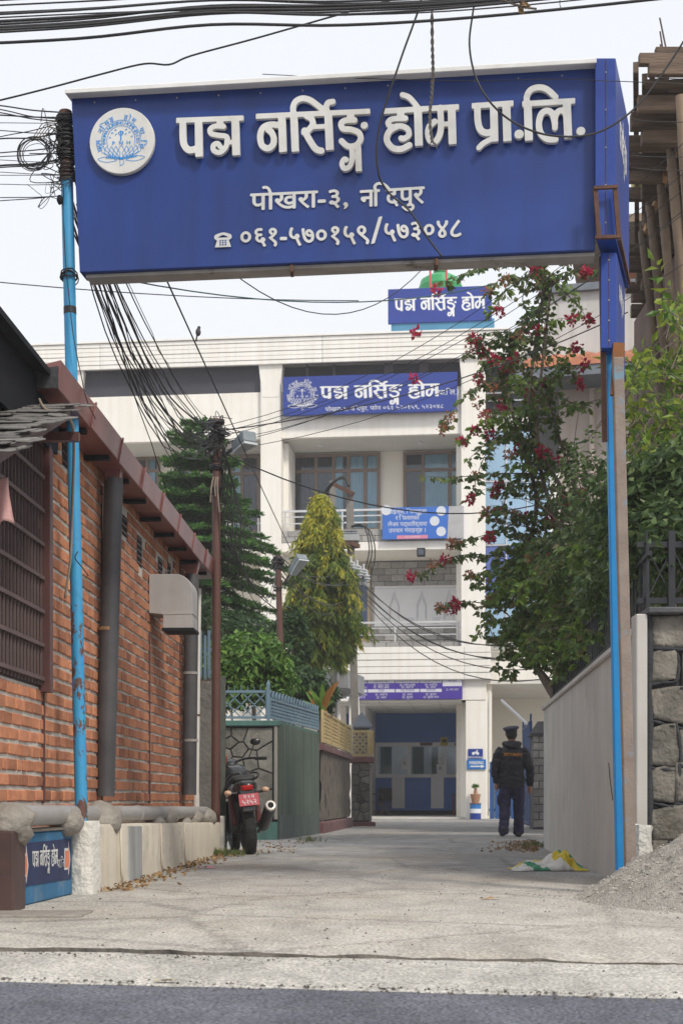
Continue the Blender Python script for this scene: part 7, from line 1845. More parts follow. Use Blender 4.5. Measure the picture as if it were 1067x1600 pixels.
sprays = [((836, 560), (790, 530), (745, 545)), ((838, 620), (790, 600), (740, 610), (690, 670)), ((826, 640), (770, 650), (722, 690)), ((846, 740), (780, 740), (720, 745), (660, 745)), ((840, 700), (780, 680), (725, 720)), ((866, 840), (800, 800), (760, 800)), ((848, 900), (780, 870), (710, 870), (650, 900)), ((850, 930), (790, 890), (735, 900)), ((834, 1000), (780, 950), (720, 940), (690, 950)), ((848, 450), (800, 430), (760, 455)), ((848, 430), (790, 405), (730, 425), (690, 440)), ((845, 420), (800, 450), (770, 490)), ((840, 800), (770, 830), (700, 850)), ((850, 600), (900, 630), (945, 620)), ((836, 540), (870, 560), (905, 600)), ((862, 440), (890, 470), (915, 500)), ((826, 660), (770, 700), (740, 780)), ((868, 860), (820, 900), (770, 930)), ((848, 480), (820, 500), (800, 560)), ((800, 520), (770, 520), (740, 530)), ((792, 600), (760, 560), (745, 600)), ((812, 700), (780, 640), (760, 660)), ((896, 760), (930, 740), (960, 760)), ((900, 860), (940, 840), (970, 850)), ((840, 520), (820, 470), (830, 420)), ((862, 470), (850, 440), (880, 410)), ((846, 720), (800, 760), (760, 840)), ((830, 960), (780, 1000), (760, 960))]
for sp in sprays:
    n = len(sp); pts = [P(x + rb_.uniform(-6, 6), y, YB - .25 * i + rb_.uniform(-.3, .3)) for i, (x, y) in enumerate(sp)]; branch(pts, .010, .003, 1.25, .36, bright=rb_.random() < .15)
for _ in range(85):      # smaller twigs off the stems
    s_ = rb_.choice(stems); p = s_[rb_.randrange(len(s_) // 3, len(s_))]; a = rb_.uniform(0, 6.28); l = rb_.uniform(.25, .75)
    q = Vector((math.cos(a) - .35, math.sin(a) * .6, rb_.uniform(-.1, .8))).normalized(); branch([p, p + q * l * .5, p + q * l + Vector((0, 0, -.18 * l))], .006, .002, 1.2, .16, bright=rb_.random() < .25)
# dense skirt hanging over the wall
for _ in range(150):
    x, y = rb_.uniform(775, 955), rb_.uniform(860, 1050); Yd = np.interp(x, [775, 850, 960], [18.3, 16.5, 12.2]) + rb_.uniform(-.5, .7)
    if y > 1095 - (x - 845) * .75: continue
    if x < 830 and y > 1000 + (x - 775): continue
    p = P(x, y, Yd); a = rb_.uniform(0, 6.28); l = rb_.uniform(.3, .7)
    branch([p, p + Vector((math.cos(a) * l * .4, math.sin(a) * l * .4, .12)), p + Vector((math.cos(a) * l * .7, math.sin(a) * l * .7, -.2 * l))], .006, .002, 2.6, .07, bright=rb_.random() < .35, tip=rb_.random() < .3)
for _ in range(70):      # tangled bare twigs behind
    x, y = rb_.uniform(830, 970), rb_.uniform(780, 1000); p = P(x, y, np.interp(x, [830, 970], [17.6, 12.6])); a = rb_.uniform(0, 6.28); l = rb_.uniform(.3, .9); q = Vector((math.cos(a) * .7, math.sin(a) * .7, rb_.uniform(-.4, 1)))
    limb(st, [p, p + q * l * .5 + Vector((rb_.gauss(0, .06), 0, 0)), p + q * l], .007, .003, 4, 4)
for x, y in ((651, 518), (648, 592), (682, 455), (712, 942), (644, 900)): flower(P(x, y, YB - .6), 38, False)
for x, y in ((735, 545), (770, 605), (756, 650)): flower(P(x, y, YB - .5), 30, True)
tag(st.build('stems', mat('creeper_bark', (.10, .075, .06), (.17, .135, .11), 9, .9, bump=.4), bou), kind='stuff')
leaf_mesh('foliage', LP_, LD_, .085, .058, L_BOU, bou, .12, .3); leaf_mesh('bright_foliage', BP_, BD_, .085, .052, L_BOUL, bou, .12, .3)
leaf_mesh('flowers', FP_, FD_, .05, .042, L_FLOW, bou, .2, .4); leaf_mesh('dried_flowers', DP_, DD_, .042, .03, L_DRY, bou, .2, .4)
# garden shrubs behind the stone wall
L_YG = leafmat('shrub_bright', [(.06, .13, .02), (.12, .21, .03), (.20, .29, .035), (.30, .36, .04), (.09, .15, .025)], .4, .4)
L_SH = leafmat('shrub_dark', [(.04, .075, .028), (.06, .105, .034), (.09, .145, .045), (.125, .18, .055)], .45, .35)
gsh = thing('garden_shrub', (gx(1060, 11.6), 11.6, 0), 'yellow green shrub with large pointed leaves above the stone wall', 'bush')
gst = MB(); gp1, gd1 = [], []; rg = random.Random(5)
for (x, y, rx, ry, n) in ((1035, 640, 55, 45, 30), (1040, 740, 60, 50, 34), (1080, 560, 40, 60, 22), (1052, 480, 14, 45, 9), (1010, 700, 34, 40, 12), (1015, 590, 30, 22, 8), (1020, 800, 45, 40, 16)):
    for _ in range(n):
        p = P(x + rg.gauss(0, .6) * rx, y + rg.gauss(0, .6) * ry, 11.6 + rg.gauss(0, .3)); a = rg.uniform(0, 6.28); q = Vector((math.cos(a) * .8, math.sin(a) * .6, rg.uniform(.1, 1.0))).normalized(); l = rg.uniform(.12, .30)
        limb(gst, [p - q * .25 - Vector((0, 0, .12)), p, p + q * l], .006, .002, 4, 3)
        for j in range(9):
            b_ = j * 2.4; r_ = Matrix.Rotation(b_, 3, q) @ q.orthogonal().normalized(); gp1.append(p + q * l * j / 8); gd1.append(r_ * (1.0 - .06 * j) + q * .5 + Vector((0, 0, -.3)))
for (x, y) in ((1060, 700), (1040, 600), (1075, 520)): limb(gst, [P(1062, 1150, 11.7), P(1056, 900, 11.7), P(x, y, 11.6)], .025, .008, 6, 6)
tag(gst.build('stems', M_BARK, gsh), kind='stuff'); leaf_mesh('crown', gp1, gd1, .125, .05, L_YG, gsh, .14, .2)
bush('garden_shrub', [(Q(1030, 800, 10.4), .40, (1, .8, .9)), (Q(1080, 790, 10.3), .42, (1, .8, .9)), (Q(1000, 850, 10.8), .30, (1, .8, .9)), (Q(1055, 860, 10.1), .36, (1, 1.2, .7)), (Q(960, 930, 12.0), .25, (1, .8, .8))], 7000, .10, .045, L_SH, 'dark dense shrub filling the space over the steel fence', 42)
bush('garden_shrub', [(Q(930, 780, 14.2), .40, (1, .8, 1.3)), (Q(915, 880, 14.6), .42, (1, .8, .8)), (Q(965, 850, 13.5), .38, (1, .8, 1))], 3000, .09, .04, L_SH, 'dark leafy shrub behind the right gate posts', 43)

# ------------------------------------------------------------------ gateway beyond the boundary wall
gp2 = thing('tiled_gate_pillar', (gx(850, 28), 28, 0), 'gate pillar clad in grey stone tiles beside the blue gate', 'pillar')
x0, x1 = gx(832, 28), gx(870, 28); MB().box(((x0 + x1) / 2, 28.25, .92), (x1 - x0, .48, 1.84)).build('core', M_TILEJ, gp2)
z = .04; r_ = 0
while z < 1.80:
    u = x0 - (.13 if r_ % 2 else 0)
    while u < x1 - .03:
        a, b = max(u, x0), min(u + .25, x1); MB().box(((a + b) / 2, 28.0, z + .075), (b - a - .02, .03 + random.uniform(0, .008), .135)).build('tile', M_TILE, gp2); u += .25
    z += .152; r_ += 1
MB().hexa([(x0 - .05, 27.95, 1.84), (x1, 27.95, 1.84), (x1, 28.5, 1.84), (x0 - .05, 28.5, 1.84)], [(x0 - .05, 27.95, 1.9), (x1, 27.95, 1.9), (x1 - .1, 28.4, 2.15), (x0 + .15, 28.4, 2.15)]).build('slate_cap', M_SLATECAP, gp2)
bg_ = thing('blue_gate', (gx(826, 29), 29, 0), 'blue sheet steel gate leaf standing open beside the tiled pillar', 'gate')
a, b = Vector((gx(831, 28.4), 28.4, 0)), Vector((gx(819, 31), 31, 0)); mb = MB(); slab(mb, (a.x, a.y), (b.x, b.y), .04, .08, 2.15); leaf_ = mb.build('leaf', mat('gate_blue', (.02, .08, .24), (.03, .10, .29), 2, .5, streak=.2), bg_)
for i in range(8): q = a.lerp(b, i / 7); MB().bar(q + Vector((-.03, 0, .06)), q + Vector((-.03, 0, 2.3 if i in (0, 7) else 2.17)), .035, .035, (0, 1, 0)).build('gate_stile', MATS['gate_blue'], bg_)
for z in (.12, .8, 1.5, 2.1): MB().bar(a + Vector((-.045, 0, z)), b + Vector((-.045, 0, z)), .02, .05).build('gate_rail', MATS['gate_blue'], bg_)
MB().bar(a + Vector((-.1, 0, 2.1)), b + Vector((-.5, 0, 2.75)), .03, .05).build('strut', M_GREYW, bg_)
b2_ = thing('blue_gate', (gx(778, 40), 40, 0), 'lower blue gate leaf by the passage beyond the guard', 'gate')
for i in range(7): x = gx(768, 40) + i * .15; MB().box((x, 40, .85), (.12, .04, 1.6)).build('gate_plank', MATS['gate_blue'], b2_)
for z in (.3, 1.4): MB().box((gx(768, 40) + .45, 40.04, z), (1.05, .03, .08)).build('gate_rail', MATS['gate_blue'], b2_)

# porch things: painted drum with pot, stools, folding chair
Yd = 42.4; dx = gx(742.5, Yd)
dr = thing('painted_drum', (dx, Yd, 0), 'blue and white painted drum standing beside the porch column', 'drum')
for z0, z1, m in ((0, .19, M_BOARDB), (.19, .32, M_SIGNWH), (.32, .46, MATS['parking_blue'])): MB().lathe([(.165, z0), (.165, z1)], (dx, Yd, 0), 20).build('painted_band', m, dr, smooth=True)
MB().lathe([(.18, .46), (.18, .485), (.17, .49)], (dx, Yd, 0), 20).build('rim', M_MAR, dr, smooth=True)
po = thing('flower_pot', (dx, Yd, .49), 'tan clay pot with a small green plant on top of the painted drum', 'pot')
MB().lathe([(.10, 0), (.11, .03), (.15, .22), (.16, .26), (.14, .27)], (dx, Yd, .492), 18).build('pot', mat('clay', (.36, .19, .11), (.43, .24, .15), 5, .8), po, smooth=True)
MB().lathe([(.05, .76), (.06, .80), (.04, .90), (.055, .93)], (dx, Yd, 0), 12).build('neck', MATS['clay'], po, smooth=True)
leaf_mesh('plant', [(dx + random.gauss(0, .04), Yd + random.gauss(0, .04), .93 + random.uniform(0, .08)) for _ in range(70)], [(random.gauss(0, 1), random.gauss(0, 1), .6) for _ in range(70)], .11, .05, L_BROAD, po)
def stool(name, c, w_, h_, m, label):
    t = thing(name, c, label, 'stool' if 'stool' in name else 'chair'); c = Vector(c)
    for sx in (-1, 1):
        for sy in (-1, 1): MB().bar(c + Vector((sx * w_ / 2, sy * w_ / 2, 0)), c + Vector((sx * w_ / 2, sy * w_ / 2, h_)), .03, .03, (0, 1, 0)).build('leg', m, t)
    MB().box(c + Vector((0, 0, h_)), (w_ + .04, w_ + .04, .03)).build('seat', M_RUST, t)
    for z in (.12, h_ * .6): MB().bar(c + Vector((-w_ / 2, -w_ / 2, z)), c + Vector((w_ / 2, -w_ / 2, z)), .02, .02).build('stretcher', m, t)
    return t
p = bp_(bu(718, 4.4), 4.4, .06); stool('metal_stool', tuple(p), .42, .72, mat('stool_red', (.22, .05, .035), rough=.5), 'red metal framed stool at the end of the counter')
p = bp_(bu(588, 4.2), 4.2, .06); stool('metal_stool', tuple(p), .40, .72, MATS['stool_red'], 'red metal framed stool behind the folding chair')
fc_ = thing('folding_chair', tuple(bp_(bu(600, 4), 4, .06)), 'dark folding chair with crossed steel legs in the porch', 'chair'); c = bp_(bu(601, 4), 4, .06)
for dv in (-.2, .2):
    for sg in (-1, 1): MB().bar(c + BD * (-.22 * sg) + BN * dv, c + BD * (.22 * sg) + BN * dv + Vector((0, 0, .45)), .02, .02).build('leg', M_BMET, fc_)
MB().box(c + Vector((0, 0, .46)), (.46, .42, .04)).build('seat', M_BLACK, fc_); MB().box(c + Vector((.02, .2, .72)), (.46, .04, .42)).build('backrest', M_BLACK, fc_, bevel=.015)
# ================================================================== cables
def cab(pts, r, label, group=None, k=6, m=None, name='overhead_cable', smoothp=True):
    o = MB().tube(smooth_path(pts, k) if smoothp else pts, r, 5).build(name, m or M_CABLE, smooth='all'); return tag(o, label, 'cable', group)
rc_ = random.Random(8)
top_l = [(1, -32, 8.0, .006), (7, -30, 8.1, .007), (17, -26, 8.0, .006), (21, -30, 7.9, .009), (33, -22, 8.0, .012), (37, -25, 8.1, .009), (42, -20, 8.0, .014), (46, -14, 7.9, .010), (50, -16, 8.1, .008), (65, 4, 8.0, .012), (27, -8, 8.2, .006)]
for (y0, y1, Y, r) in top_l:
    pts = [P(-160, y0 + 9, Y - .15), P(120, y0 - 5 + rc_.uniform(-2, 2), Y), P(330, (y0 * .45 + y1 * .55) + 8 + rc_.uniform(-2, 2), Y + .05), P(540, y0 * .2 + y1 * .8 + 22 + rc_.uniform(-3, 3), Y + .1), P(800, y1 + 18, Y + .1), P(1250, y1 - 30, Y)]
    cab(pts, r * .72, 'black cable of the thick bundle strung across the top above the gate board', 'overhead cable bundle')
cab([P(-60, 170, 8.3), P(0, 157, 8.3), P(80, 137, 8.3), P(155, 117, 8.3), P(225, 100, 8.3), P(265, 101, 8.3), P(300, 87, 8.3), P(400, 60, 8.3), P(540, 20, 8.3), P(700, -25, 8.3)], .0055, 'single kinked black cable rising over the left end of the gate board')
cab([P(659, -30, 8.15), P(655, 10, 8.15), P(625, 95, 8.15), P(592, 200, 8.2), P(590, 265, 8.25), P(606, 300, 8.3), P(640, 330, 8.3), P(668, 372, 8.3), P(691, 402, 8.3)], .0062, 'loose black cable hanging in an S curve in front of the board')
rope = [P(674, -20, 8.3), P(675, 60, 8.3), P(676, 110, 8.3), P(674, 150, 8.3), P(671, 185, 8.3), P(675, 222, 8.3)]
rp_ = thing('hanging_rope', tuple(P(675, 222, 8.3)), 'short twisted grey rope dangling over the last big word', 'rope')
for ph in (0, math.pi):
    pp = smooth_path(rope, 16); MB().tube([p + Vector((math.cos(i * .9 + ph), math.sin(i * .9 + ph), 0)) * .0055 for i, p in enumerate(pp)], .0058, 5).build('strand', mat('rope_grey', (.09, .085, .08), (.15, .14, .13), 30, .9), rp_, smooth='all')
for k in range(7): MB().tube([P(675, 220, 8.3), P(675 + rc_.uniform(-9, 9), 222 + rc_.uniform(2, 14), 8.3 + rc_.uniform(-.03, .03))], .002, 4).build('frayed_end', MATS['rope_grey'], rp_)
cab([P(745, -20, 8.2), P(738, 22, 8.2), P(733, 70, 8.2), P(742, 118, 8.2), P(764, 158, 8.2), P(800, 190, 8.25), P(850, 210, 8.25), P(905, 213, 8.25), P(945, 202, 8.25), P(985, 175, 8.25), P(1020, 135, 8.25), P(1070, 60, 8.25), P(1110, -20, 8.2)], .0062, 'long black cable looping down over the right end of the board')
cab([P(410, 116, 8.72), P(520, 121, 8.7), P(700, 126, 8.6), P(880, 124, 8.5), P(935, 126, 8.42), P(1067, 131, 8.6), P(1150, 134, 8.7)], .0025, 'thin wire strung along the top edge of the board')
# dead twig caught on the bundle
tw = thing('caught_twig', tuple(P(805, 5, 8.0)), 'dry twig and leaf caught on the overhead cables', 'twig')
MB().tube(smooth_path([P(778, -2, 8), P(800, 6, 8), P(822, 12, 8), P(838, 14, 8)]), .006, 5).build('stem', M_BARK, tw); leaf_mesh('dry_leaf', [tuple(P(815 + rc_.uniform(-8, 8), 6 + rc_.uniform(-3, 5), 8)) for _ in range(14)], [(1, 0, -.4)] * 14, .06, .03, MATS['litter'], tw)
cab([P(877, -30, 8.2), P(874, 4, 8.2), P(876, 12, 8.2)], .0025, 'short wire end dangling at the top edge')
# cables reaching the left gate post, the wrapping and the coil
for (y0, y1, bow, r) in ((165, 176, 2, .006), (171, 186, 4, .005), (176, 190, 3, .005), (180, 184, 1, .006), (192, 193, 0, .003), (204, 208, 2, .004), (214, 190, 2, .004), (217, 206, 4, .006), (239, 229, 1, .005), (245, 238, 1, .004), (250, 252, 2, .003), (259, 248, 3, .008), (262, 252, 2, .005), (269, 273, 1, .003), (274, 274, 0, .003), (288, 288, 1, .003), (309, 306, 1, .004), (314, 305, 1, .004)):
    cab([P(-90, y0 + (y0 - y1) * .9, 9.3), P(0, y0, 9.2), P(52, (y0 + y1) / 2 + bow, 9.15), P(102, y1, 9.05)], r * .8, 'black service cable running to the top of the left gate post', 'cables to the left gate post')
pp1 = lp0.lerp(lp1, .885); wrp = thing('cable_knot', tuple(lp0.lerp(lp1, .93)), 'dark knot of cables wound round the top of the left gate post', 'cable')
cable_wrap(lp0.lerp(lp1, .935), .046, .27, 26, wrp, 14, .007, .35); cable_wrap(lp0.lerp(lp1, .90), .042, .15, 9, wrp, 15, .005, .5); cable_wrap(lp0.lerp(lp1, .76), .042, .05, 5, wrp, 16, .004, .5)
MB().tube([lp0.lerp(lp1, .905), lp0.lerp(lp1, 1.003)], .041, 16).build('rusty_sleeve', M_RUST, wrp, smooth=True)
for k in range(22):
    a = P(92 + rc_.uniform(-10, 12), 195 + rc_.uniform(0, 110), 9.0); pts = [a + Vector((rc_.gauss(0, .05), rc_.gauss(0, .03), rc_.gauss(0, .06))) for _ in range(5)]; MB().tube(smooth_path(pts, 5), rc_.uniform(.0015, .0035), 4).build('loose_wire', M_CABLE, wrp, smooth='all')
lump(MB(), P(94, 312, 9.0), .024, (.8, .8, 1.3), 2, .2, 8).build('clamp', M_BLACK, wrp, smooth='all')
coil = thing('cable_coil', tuple(P(56, 266, 9.1)), 'loose coil of black cable hanging from the wires beside the gate board', 'cable')
for k in range(8):
    c = P(55 + rc_.uniform(-2.5, 2.5), 240 + rc_.uniform(-2.5, 2.5), 9.1 + rc_.uniform(-.03, .03)); rr_ = rc_.uniform(20, 26) / F * 9.1; pts = []
    for i in range(29):
        a = i / 28 * 2 * math.pi; pts.append(c + Vector((rr_ * math.cos(a) * rc_.uniform(.98, 1.02), .02 * math.sin(a + k), rr_ * math.sin(a) * rc_.uniform(.98, 1.02))))
    MB().tube(pts, rc_.choice((.002, .003, .0045)), 5).build('loop', M_CABLE, coil, smooth='all')
for k in range(5): MB().tube(smooth_path([P(50 + 4 * k, 219, 9.1), P(62 + 5 * k, 200, 9.1), P(70 + 4 * k, 192 + 3 * k, 9.08), P(96, 190 + 7 * k, 9.05)]), .0028, 4).build('tie', mat('tie_tan', (.2, .16, .10), rough=.8), coil, smooth='all')
cab([P(43, 288, 9.1), P(58, 300, 9.1), P(66, 308, 9.1), P(62, 322, 9.1), P(66, 326, 9.1), P(76, 314, 9.1), P(82, 292, 9.1)], .002, 'thin curled wire end dangling below the coil')
cab([P(99, 310, 9.0), P(100, 340, 9.0), P(101, 375, 8.98), P(104, 420, 8.95), P(109, 470, 8.93), P(116, 530, 8.9), P(128, 590, 8.9), P(136, 625, 8.9), P(150, 655, 9.2)], .0035, 'thin black wire running down the left gate post')
# bundle from the gate post to the brown utility pole
for k in range(24):
    a = lp0.lerp(lp1, rc_.uniform(.84, .99)) + Vector((rc_.uniform(-.03, .05), .06, 0)); b = pz + Vector((rc_.uniform(-.08, .06), -.04, rc_.uniform(-.32, -.02))); b = b if k > 3 else pz + Vector((-.05, 0, -1.6 + .4 * k))
    cab(sag(a, b, rc_.uniform(.25, .75), 16, .012), rc_.choice((.003, .004, .005, .0075)), 'black cable drooping from the gate post to the brown utility pole', 'cables from gate post to brown pole', smoothp=False)
for k in range(16):      # slack ends round the brown pole
    p = pz + Vector((rc_.uniform(-.1, .12), rc_.uniform(-.1, .05), rc_.uniform(-.35, 0))); pts = [p + Vector((rc_.gauss(0, .06), rc_.gauss(0, .04), rc_.gauss(0, .07))) for _ in range(6)]; MB().tube(smooth_path(pts, 5), rc_.uniform(.003, .007), 4).build('loose_wire', M_CABLE, up1, smooth='all')
for k in range(7): MB().tube(smooth_path([pz + Vector((.05, -.05, -.15 - .02 * k)), pz + Vector((.10 + .03 * k, -.05, -.5 - .1 * k)), pz + Vector((.02 + .05 * k, -.05, -1.0 - .12 * k)), pz + Vector((.05 + .1 * k, 0, -1.45 - .1 * k))]), .006, 4).build('loose_wire', M_CABLE, up1, smooth='all')
# thin wires from the brown pole to the upper right, service lines to the building
for k, (x, y) in enumerate(((760, 425), (790, 432), (830, 420), (800, 470), (860, 430), (850, 500))):
    a_ = pz + Vector((.05, 0, -.08 - .05 * k)); cab(sag(a_, a_ + (P(x + 60, y - 60, 13.2) - a_) * 1.5, .45, 18, .003), .0035, 'thin wire slanting from the brown pole up past the bougainvillea', 'thin wires to the upper right', smoothp=False)
cab(sag(pz + Vector((.05, 0, -.35)), P(905, 770, 19), .45), .008, 'thick service cable sagging from the brown pole towards the beige house', smoothp=False)
cab(sag(pz + Vector((.05, 0, -.12)), P(980, 488, 16), .2), .007, 'service cable slanting across the facade sign', smoothp=False)
for k in range(5): cab(sag(pz + Vector((.02, .02, -.2 - .05 * k)), q1 + Vector((0, -.05, -.05 * k)), .35 + .25 * k, 14, .006), .005, 'slack cable between the brown pole and the thin pole behind the fence', 'cables between the two brown poles', smoothp=False)
for k in range(6): cab(sag(q1 + Vector((.02, .02, -.06 * k)), P(548 + rc_.uniform(-8, 25), 880 + 12 * k, 35.9), .25 + .5 * rc_.random(), 14, .01), .008, 'slack cable from the thin pole to the transformer poles', 'cables to the transformer poles', smoothp=False)
for k in range(6): cab(sag(P(556, 898 + 5 * k, 35.9), P(880 + 6 * k, 985 + 12 * k, 25.5), .7 + .3 * rc_.random(), 14), .011, 'slack cable from the transformer poles across the lower balcony', 'cables across the lower balcony', smoothp=False)
cab(sag(P(-80, 433, 12), P(560, 470, 14), .05), .005, 'thin horizontal wire crossing the sky under the board', smoothp=False); cab(sag(P(190, 436, 9.3), P(770, 444, 13), .16), .005, 'thin greenish wire sagging under the board towards the roof sign', smoothp=False, m=mat('wire_green', (.03, .09, .08), rough=.5))
cab(sag(P(255, 425, 9.1), P(455, 860, 23), .02), .006, 'thin wire dropping from the board past the brown pole', smoothp=False)
cab(sag(P(350, 415, 9.2), P(660, 420, 12), .35), .004, 'loose thin wire drooping under the middle of the board', smoothp=False)
bird = MB(); bc_ = P(310, 519, 11.6); lump(bird, bc_, .022, (1, 1, 1.5), 2, 0, 8); lump(bird, bc_ + Vector((.006, 0, .036)), .014, (1, 1, 1), 2, 0, 8); bird.bar(bc_ + Vector((-.008, 0, -.02)), bc_ + Vector((-.018, 0, -.075)), .012, .006)
tag(bird.build('bird', mat('bird_grey', (.05, .045, .045), (.1, .09, .09), 40, .8), smooth='all'), 'tiny dark bird perched on the thin wire below the board', 'bird')
for a, b in (((1020, 120), (1090, 122)), ((985, 187), (1090, 190)), ((985, 262), (1090, 266)), ((985, 243), (1090, 244))): cab(sag(P(*a, 10), P(*b, 10), .01), .003, 'thin wire crossing in front of the bamboo props', 'thin wires before the props', smoothp=False)
# cord round the left post
cab([P(139, 900, 8.8), P(128, 885, 8.78), P(118, 872, 8.8), P(122, 862, 8.85)], .004, 'short black cord tied round the left gate post')

# ================================================================== the guard
GY = 22.25; GX = gx(799, GY); SCL = 1.0
def bake_remesh(mb, voxel, it=6, fold=0.0, fs=6.0, name='x'):
    """fuse overlapping shapes into one continuous skin"""
    o = mb.build(name, None, origin=(0, 0, 0)); r = o.modifiers.new('r', 'REMESH'); r.mode = 'VOXEL'; r.voxel_size = voxel; r.use_smooth_shade = True
    s = o.modifiers.new('s', 'SMOOTH'); s.iterations = it; s.factor = .5
    bpy.context.view_layer.update(); me = bpy.data.meshes.new_from_object(o.evaluated_get(bpy.context.evaluated_depsgraph_get())); bpy.data.objects.remove(o)
    if fold:
        for v in me.vertices:
            p = v.co; d = fold * (1 - 2 * abs(fbm((p.x * fs * .8 + p.z * fs * .5, p.y * fs, p.z * fs * 1.7), 1, 3))); v.co = p + v.normal * d
    me.polygons.foreach_set('use_smooth', [True] * len(me.polygons))
    return me
def ell(mb, secs, n=20):
    """elliptical sections (x, y, z, rx, ry)"""
    base = len(mb.v); N = len(secs)
    for (x, y, z, rx, ry) in secs:
        for k in range(n): a = 2 * math.pi * k / n; mb.v.append((GX + x + rx * math.cos(a), GY + y + ry * math.sin(a), z))
    for i in range(N - 1):
        for k in range(n): mb.f.append((base + i * n + k, base + i * n + (k + 1) % n, base + (i + 1) * n + (k + 1) % n, base + (i + 1) * n + k))
    mb.f.append(tuple(base + k for k in reversed(range(n)))); mb.f.append(tuple(base + (N - 1) * n + k for k in range(n)))
g = lambda x, y, z: Vector((GX + x, GY + y, z))
guard = thing('person', (GX, GY, 0), 'person in black SECURITY jacket, navy trousers and peaked cap walking away up the lane', 'person')
LW, RW_ = (-.228, .02, .85), (.290, .04, .80)
body = MB()
ell(body, [(0, 0, .80, .13, .09), (0, 0, 1.0, .13, .09), (0, 0, 1.25, .15, .09), (0, 0, 1.40, .09, .07), (0, .01, 1.47, .056, .06), (0, .015, 1.53, .058, .062), (0, .03, 1.56, .072, .09), (0, .035, 1.62, .078, .098), (0, .03, 1.68, .07, .088), (0, .03, 1.72, .04, .05)])
for sx, el, wr in ((-1, (-.25, -.02, 1.06), LW), (1, (.272, -.02, 1.05), RW_)):
    body.tube([g(sx * .16, 0, 1.36), g(*el), g(*wr)], [.05, .042, .03], 10)
    w_ = g(*wr); dn = Vector((.02 * sx, .06, -1)).normalized()
    body.tube([w_, w_ + dn * .05, w_ + dn * .095], [.026, .040, .034], 10)
    for k in range(4):
        b0 = w_ + dn * .085 + Vector((0, .030 - .020 * k, 0)); ln = (.062, .072, .068, .052)[k]
        body.tube([b0, b0 + dn * ln * .55, b0 + dn * ln * .9 + Vector((-.018 * sx, 0, 0))], [.0105, .0095, .008], 7)
    body.tube([w_ + dn * .03 + Vector((-.01 * sx, .03, 0)), w_ + dn * .065 + Vector((-.02 * sx, .055, 0)), w_ + dn * .105 + Vector((-.022 * sx, .058, 0))], [.013, .012, .009], 7)
LF, RF = (-.135, -.02, 0), (.12, .16, 0)
for hp_, kn, an in (((-.09, 0, .82), (-.10, .03, .47), (-.128, -.06, .09)), ((.09, 0, .82), (.115, .09, .46), (.12, .13, .09))): body.tube([g(*hp_), g(*kn), g(*an)], [.07, .05, .035], 10)
lump(body, g(.0, .12, 1.59), .016, (1, 1.4, 1.2), 1, 0, 6)         # nose
for sx in (-1, 1): lump(body, g(sx * .082, .03, 1.60), .026, (.45, .7, 1.2), 1, 0, 8)   # ears
M_SKIN = mat('skin', (.26, .13, .085), (.31, .16, .105), 9, .6)
link('body', bake_remesh(body, .0085, 4), M_SKIN, guard)
jk = MB()
ell(jk, [(.0, 0, .765, .185, .140), (0, 0, .79, .200, .150), (0, 0, .86, .196, .150), (0, .0, 1.0, .188, .145), (0, -.005, 1.15, .196, .146), (0, -.01, 1.28, .205, .142), (0, -.01, 1.36, .185, .120), (0, 0, 1.42, .12, .10), (0, .0, 1.465, .085, .085)])
for sx, el, wr in ((-1, (-.258, -.02, 1.07), LW), (1, (.280, -.02, 1.06), RW_)):
    e, w_ = g(*el), g(*wr)
    jk.tube(smooth_path([g(sx * .15, -.005, 1.355), g(sx * .212, -.01, 1.285), e, e.lerp(w_, .75), w_ + Vector((0, 0, .005))], 4), [.078, .078, .076, .074, .072, .071, .070, .069, .067, .066, .064, .062, .060, .058, .056, .052, .048], 14)
# hood lying on the shoulders
lump(jk, g(0, -.085, 1.425), .10, (1.25, .75, .62), 2, .15, 12)
for t_ in np.linspace(-1, 1, 9): lump(jk, g(.11 * t_, -.02 - .055 * (1 - t_ * t_), 1.465 - .01 * abs(t_)), .042, (1, 1, .9), 1, 0, 6)
M_JACK = mat('jacket_black', (.012, .013, .019), (.020, .021, .028), 5, .62, bump=.12, bscale=40, spec=.35)
jme = bake_remesh(jk, .010, 5, .012, 5.5); jo = link('jacket', jme, M_JACK, guard)
from mathutils.bvhtree import BVHTree
bvh = BVHTree.FromPolygons([v.co for v in jme.vertices], [tuple(p.vertices) for p in jme.polygons])
V, Fc, wd = text_mesh('SECURITY', .062, 1.06); vs = []
for k_, off in ((0, 0), (1, .003)):
    base = len(vs)
for rep in range(2):
    for x, y, _ in V:
        px_2, pz_2 = GX + .005 + x - wd / 2 + rep * .003, 1.262 + y + .004 * math.sin(x * 9) - (x - wd / 2) * .06
        h_ = bvh.ray_cast(Vector((px_2, GY - 1, pz_2)), Vector((0, 1, 0))); vs.append((px_2, (h_[0].y if h_[0] else GY - .15) - .006 - rep * .001, pz_2))
MB().add(vs, Fc + [tuple(i + len(V) for i in f_) for f_ in Fc]).build('lettering', mat('orange_print', (.62, .24, .02), rough=.6), jo, recalc=False)
for sx in (-1, 1): MB().tube([g(sx * .205, -.085, .83), g(sx * .19, -.11, .95)], .004, 4).build('pocket_seam', M_BLACK, jo)
tr2 = MB()
ell(tr2, [(0, 0, .74, .165, .125), (0, 0, .80, .175, .13), (0, 0, .90, .17, .125)])
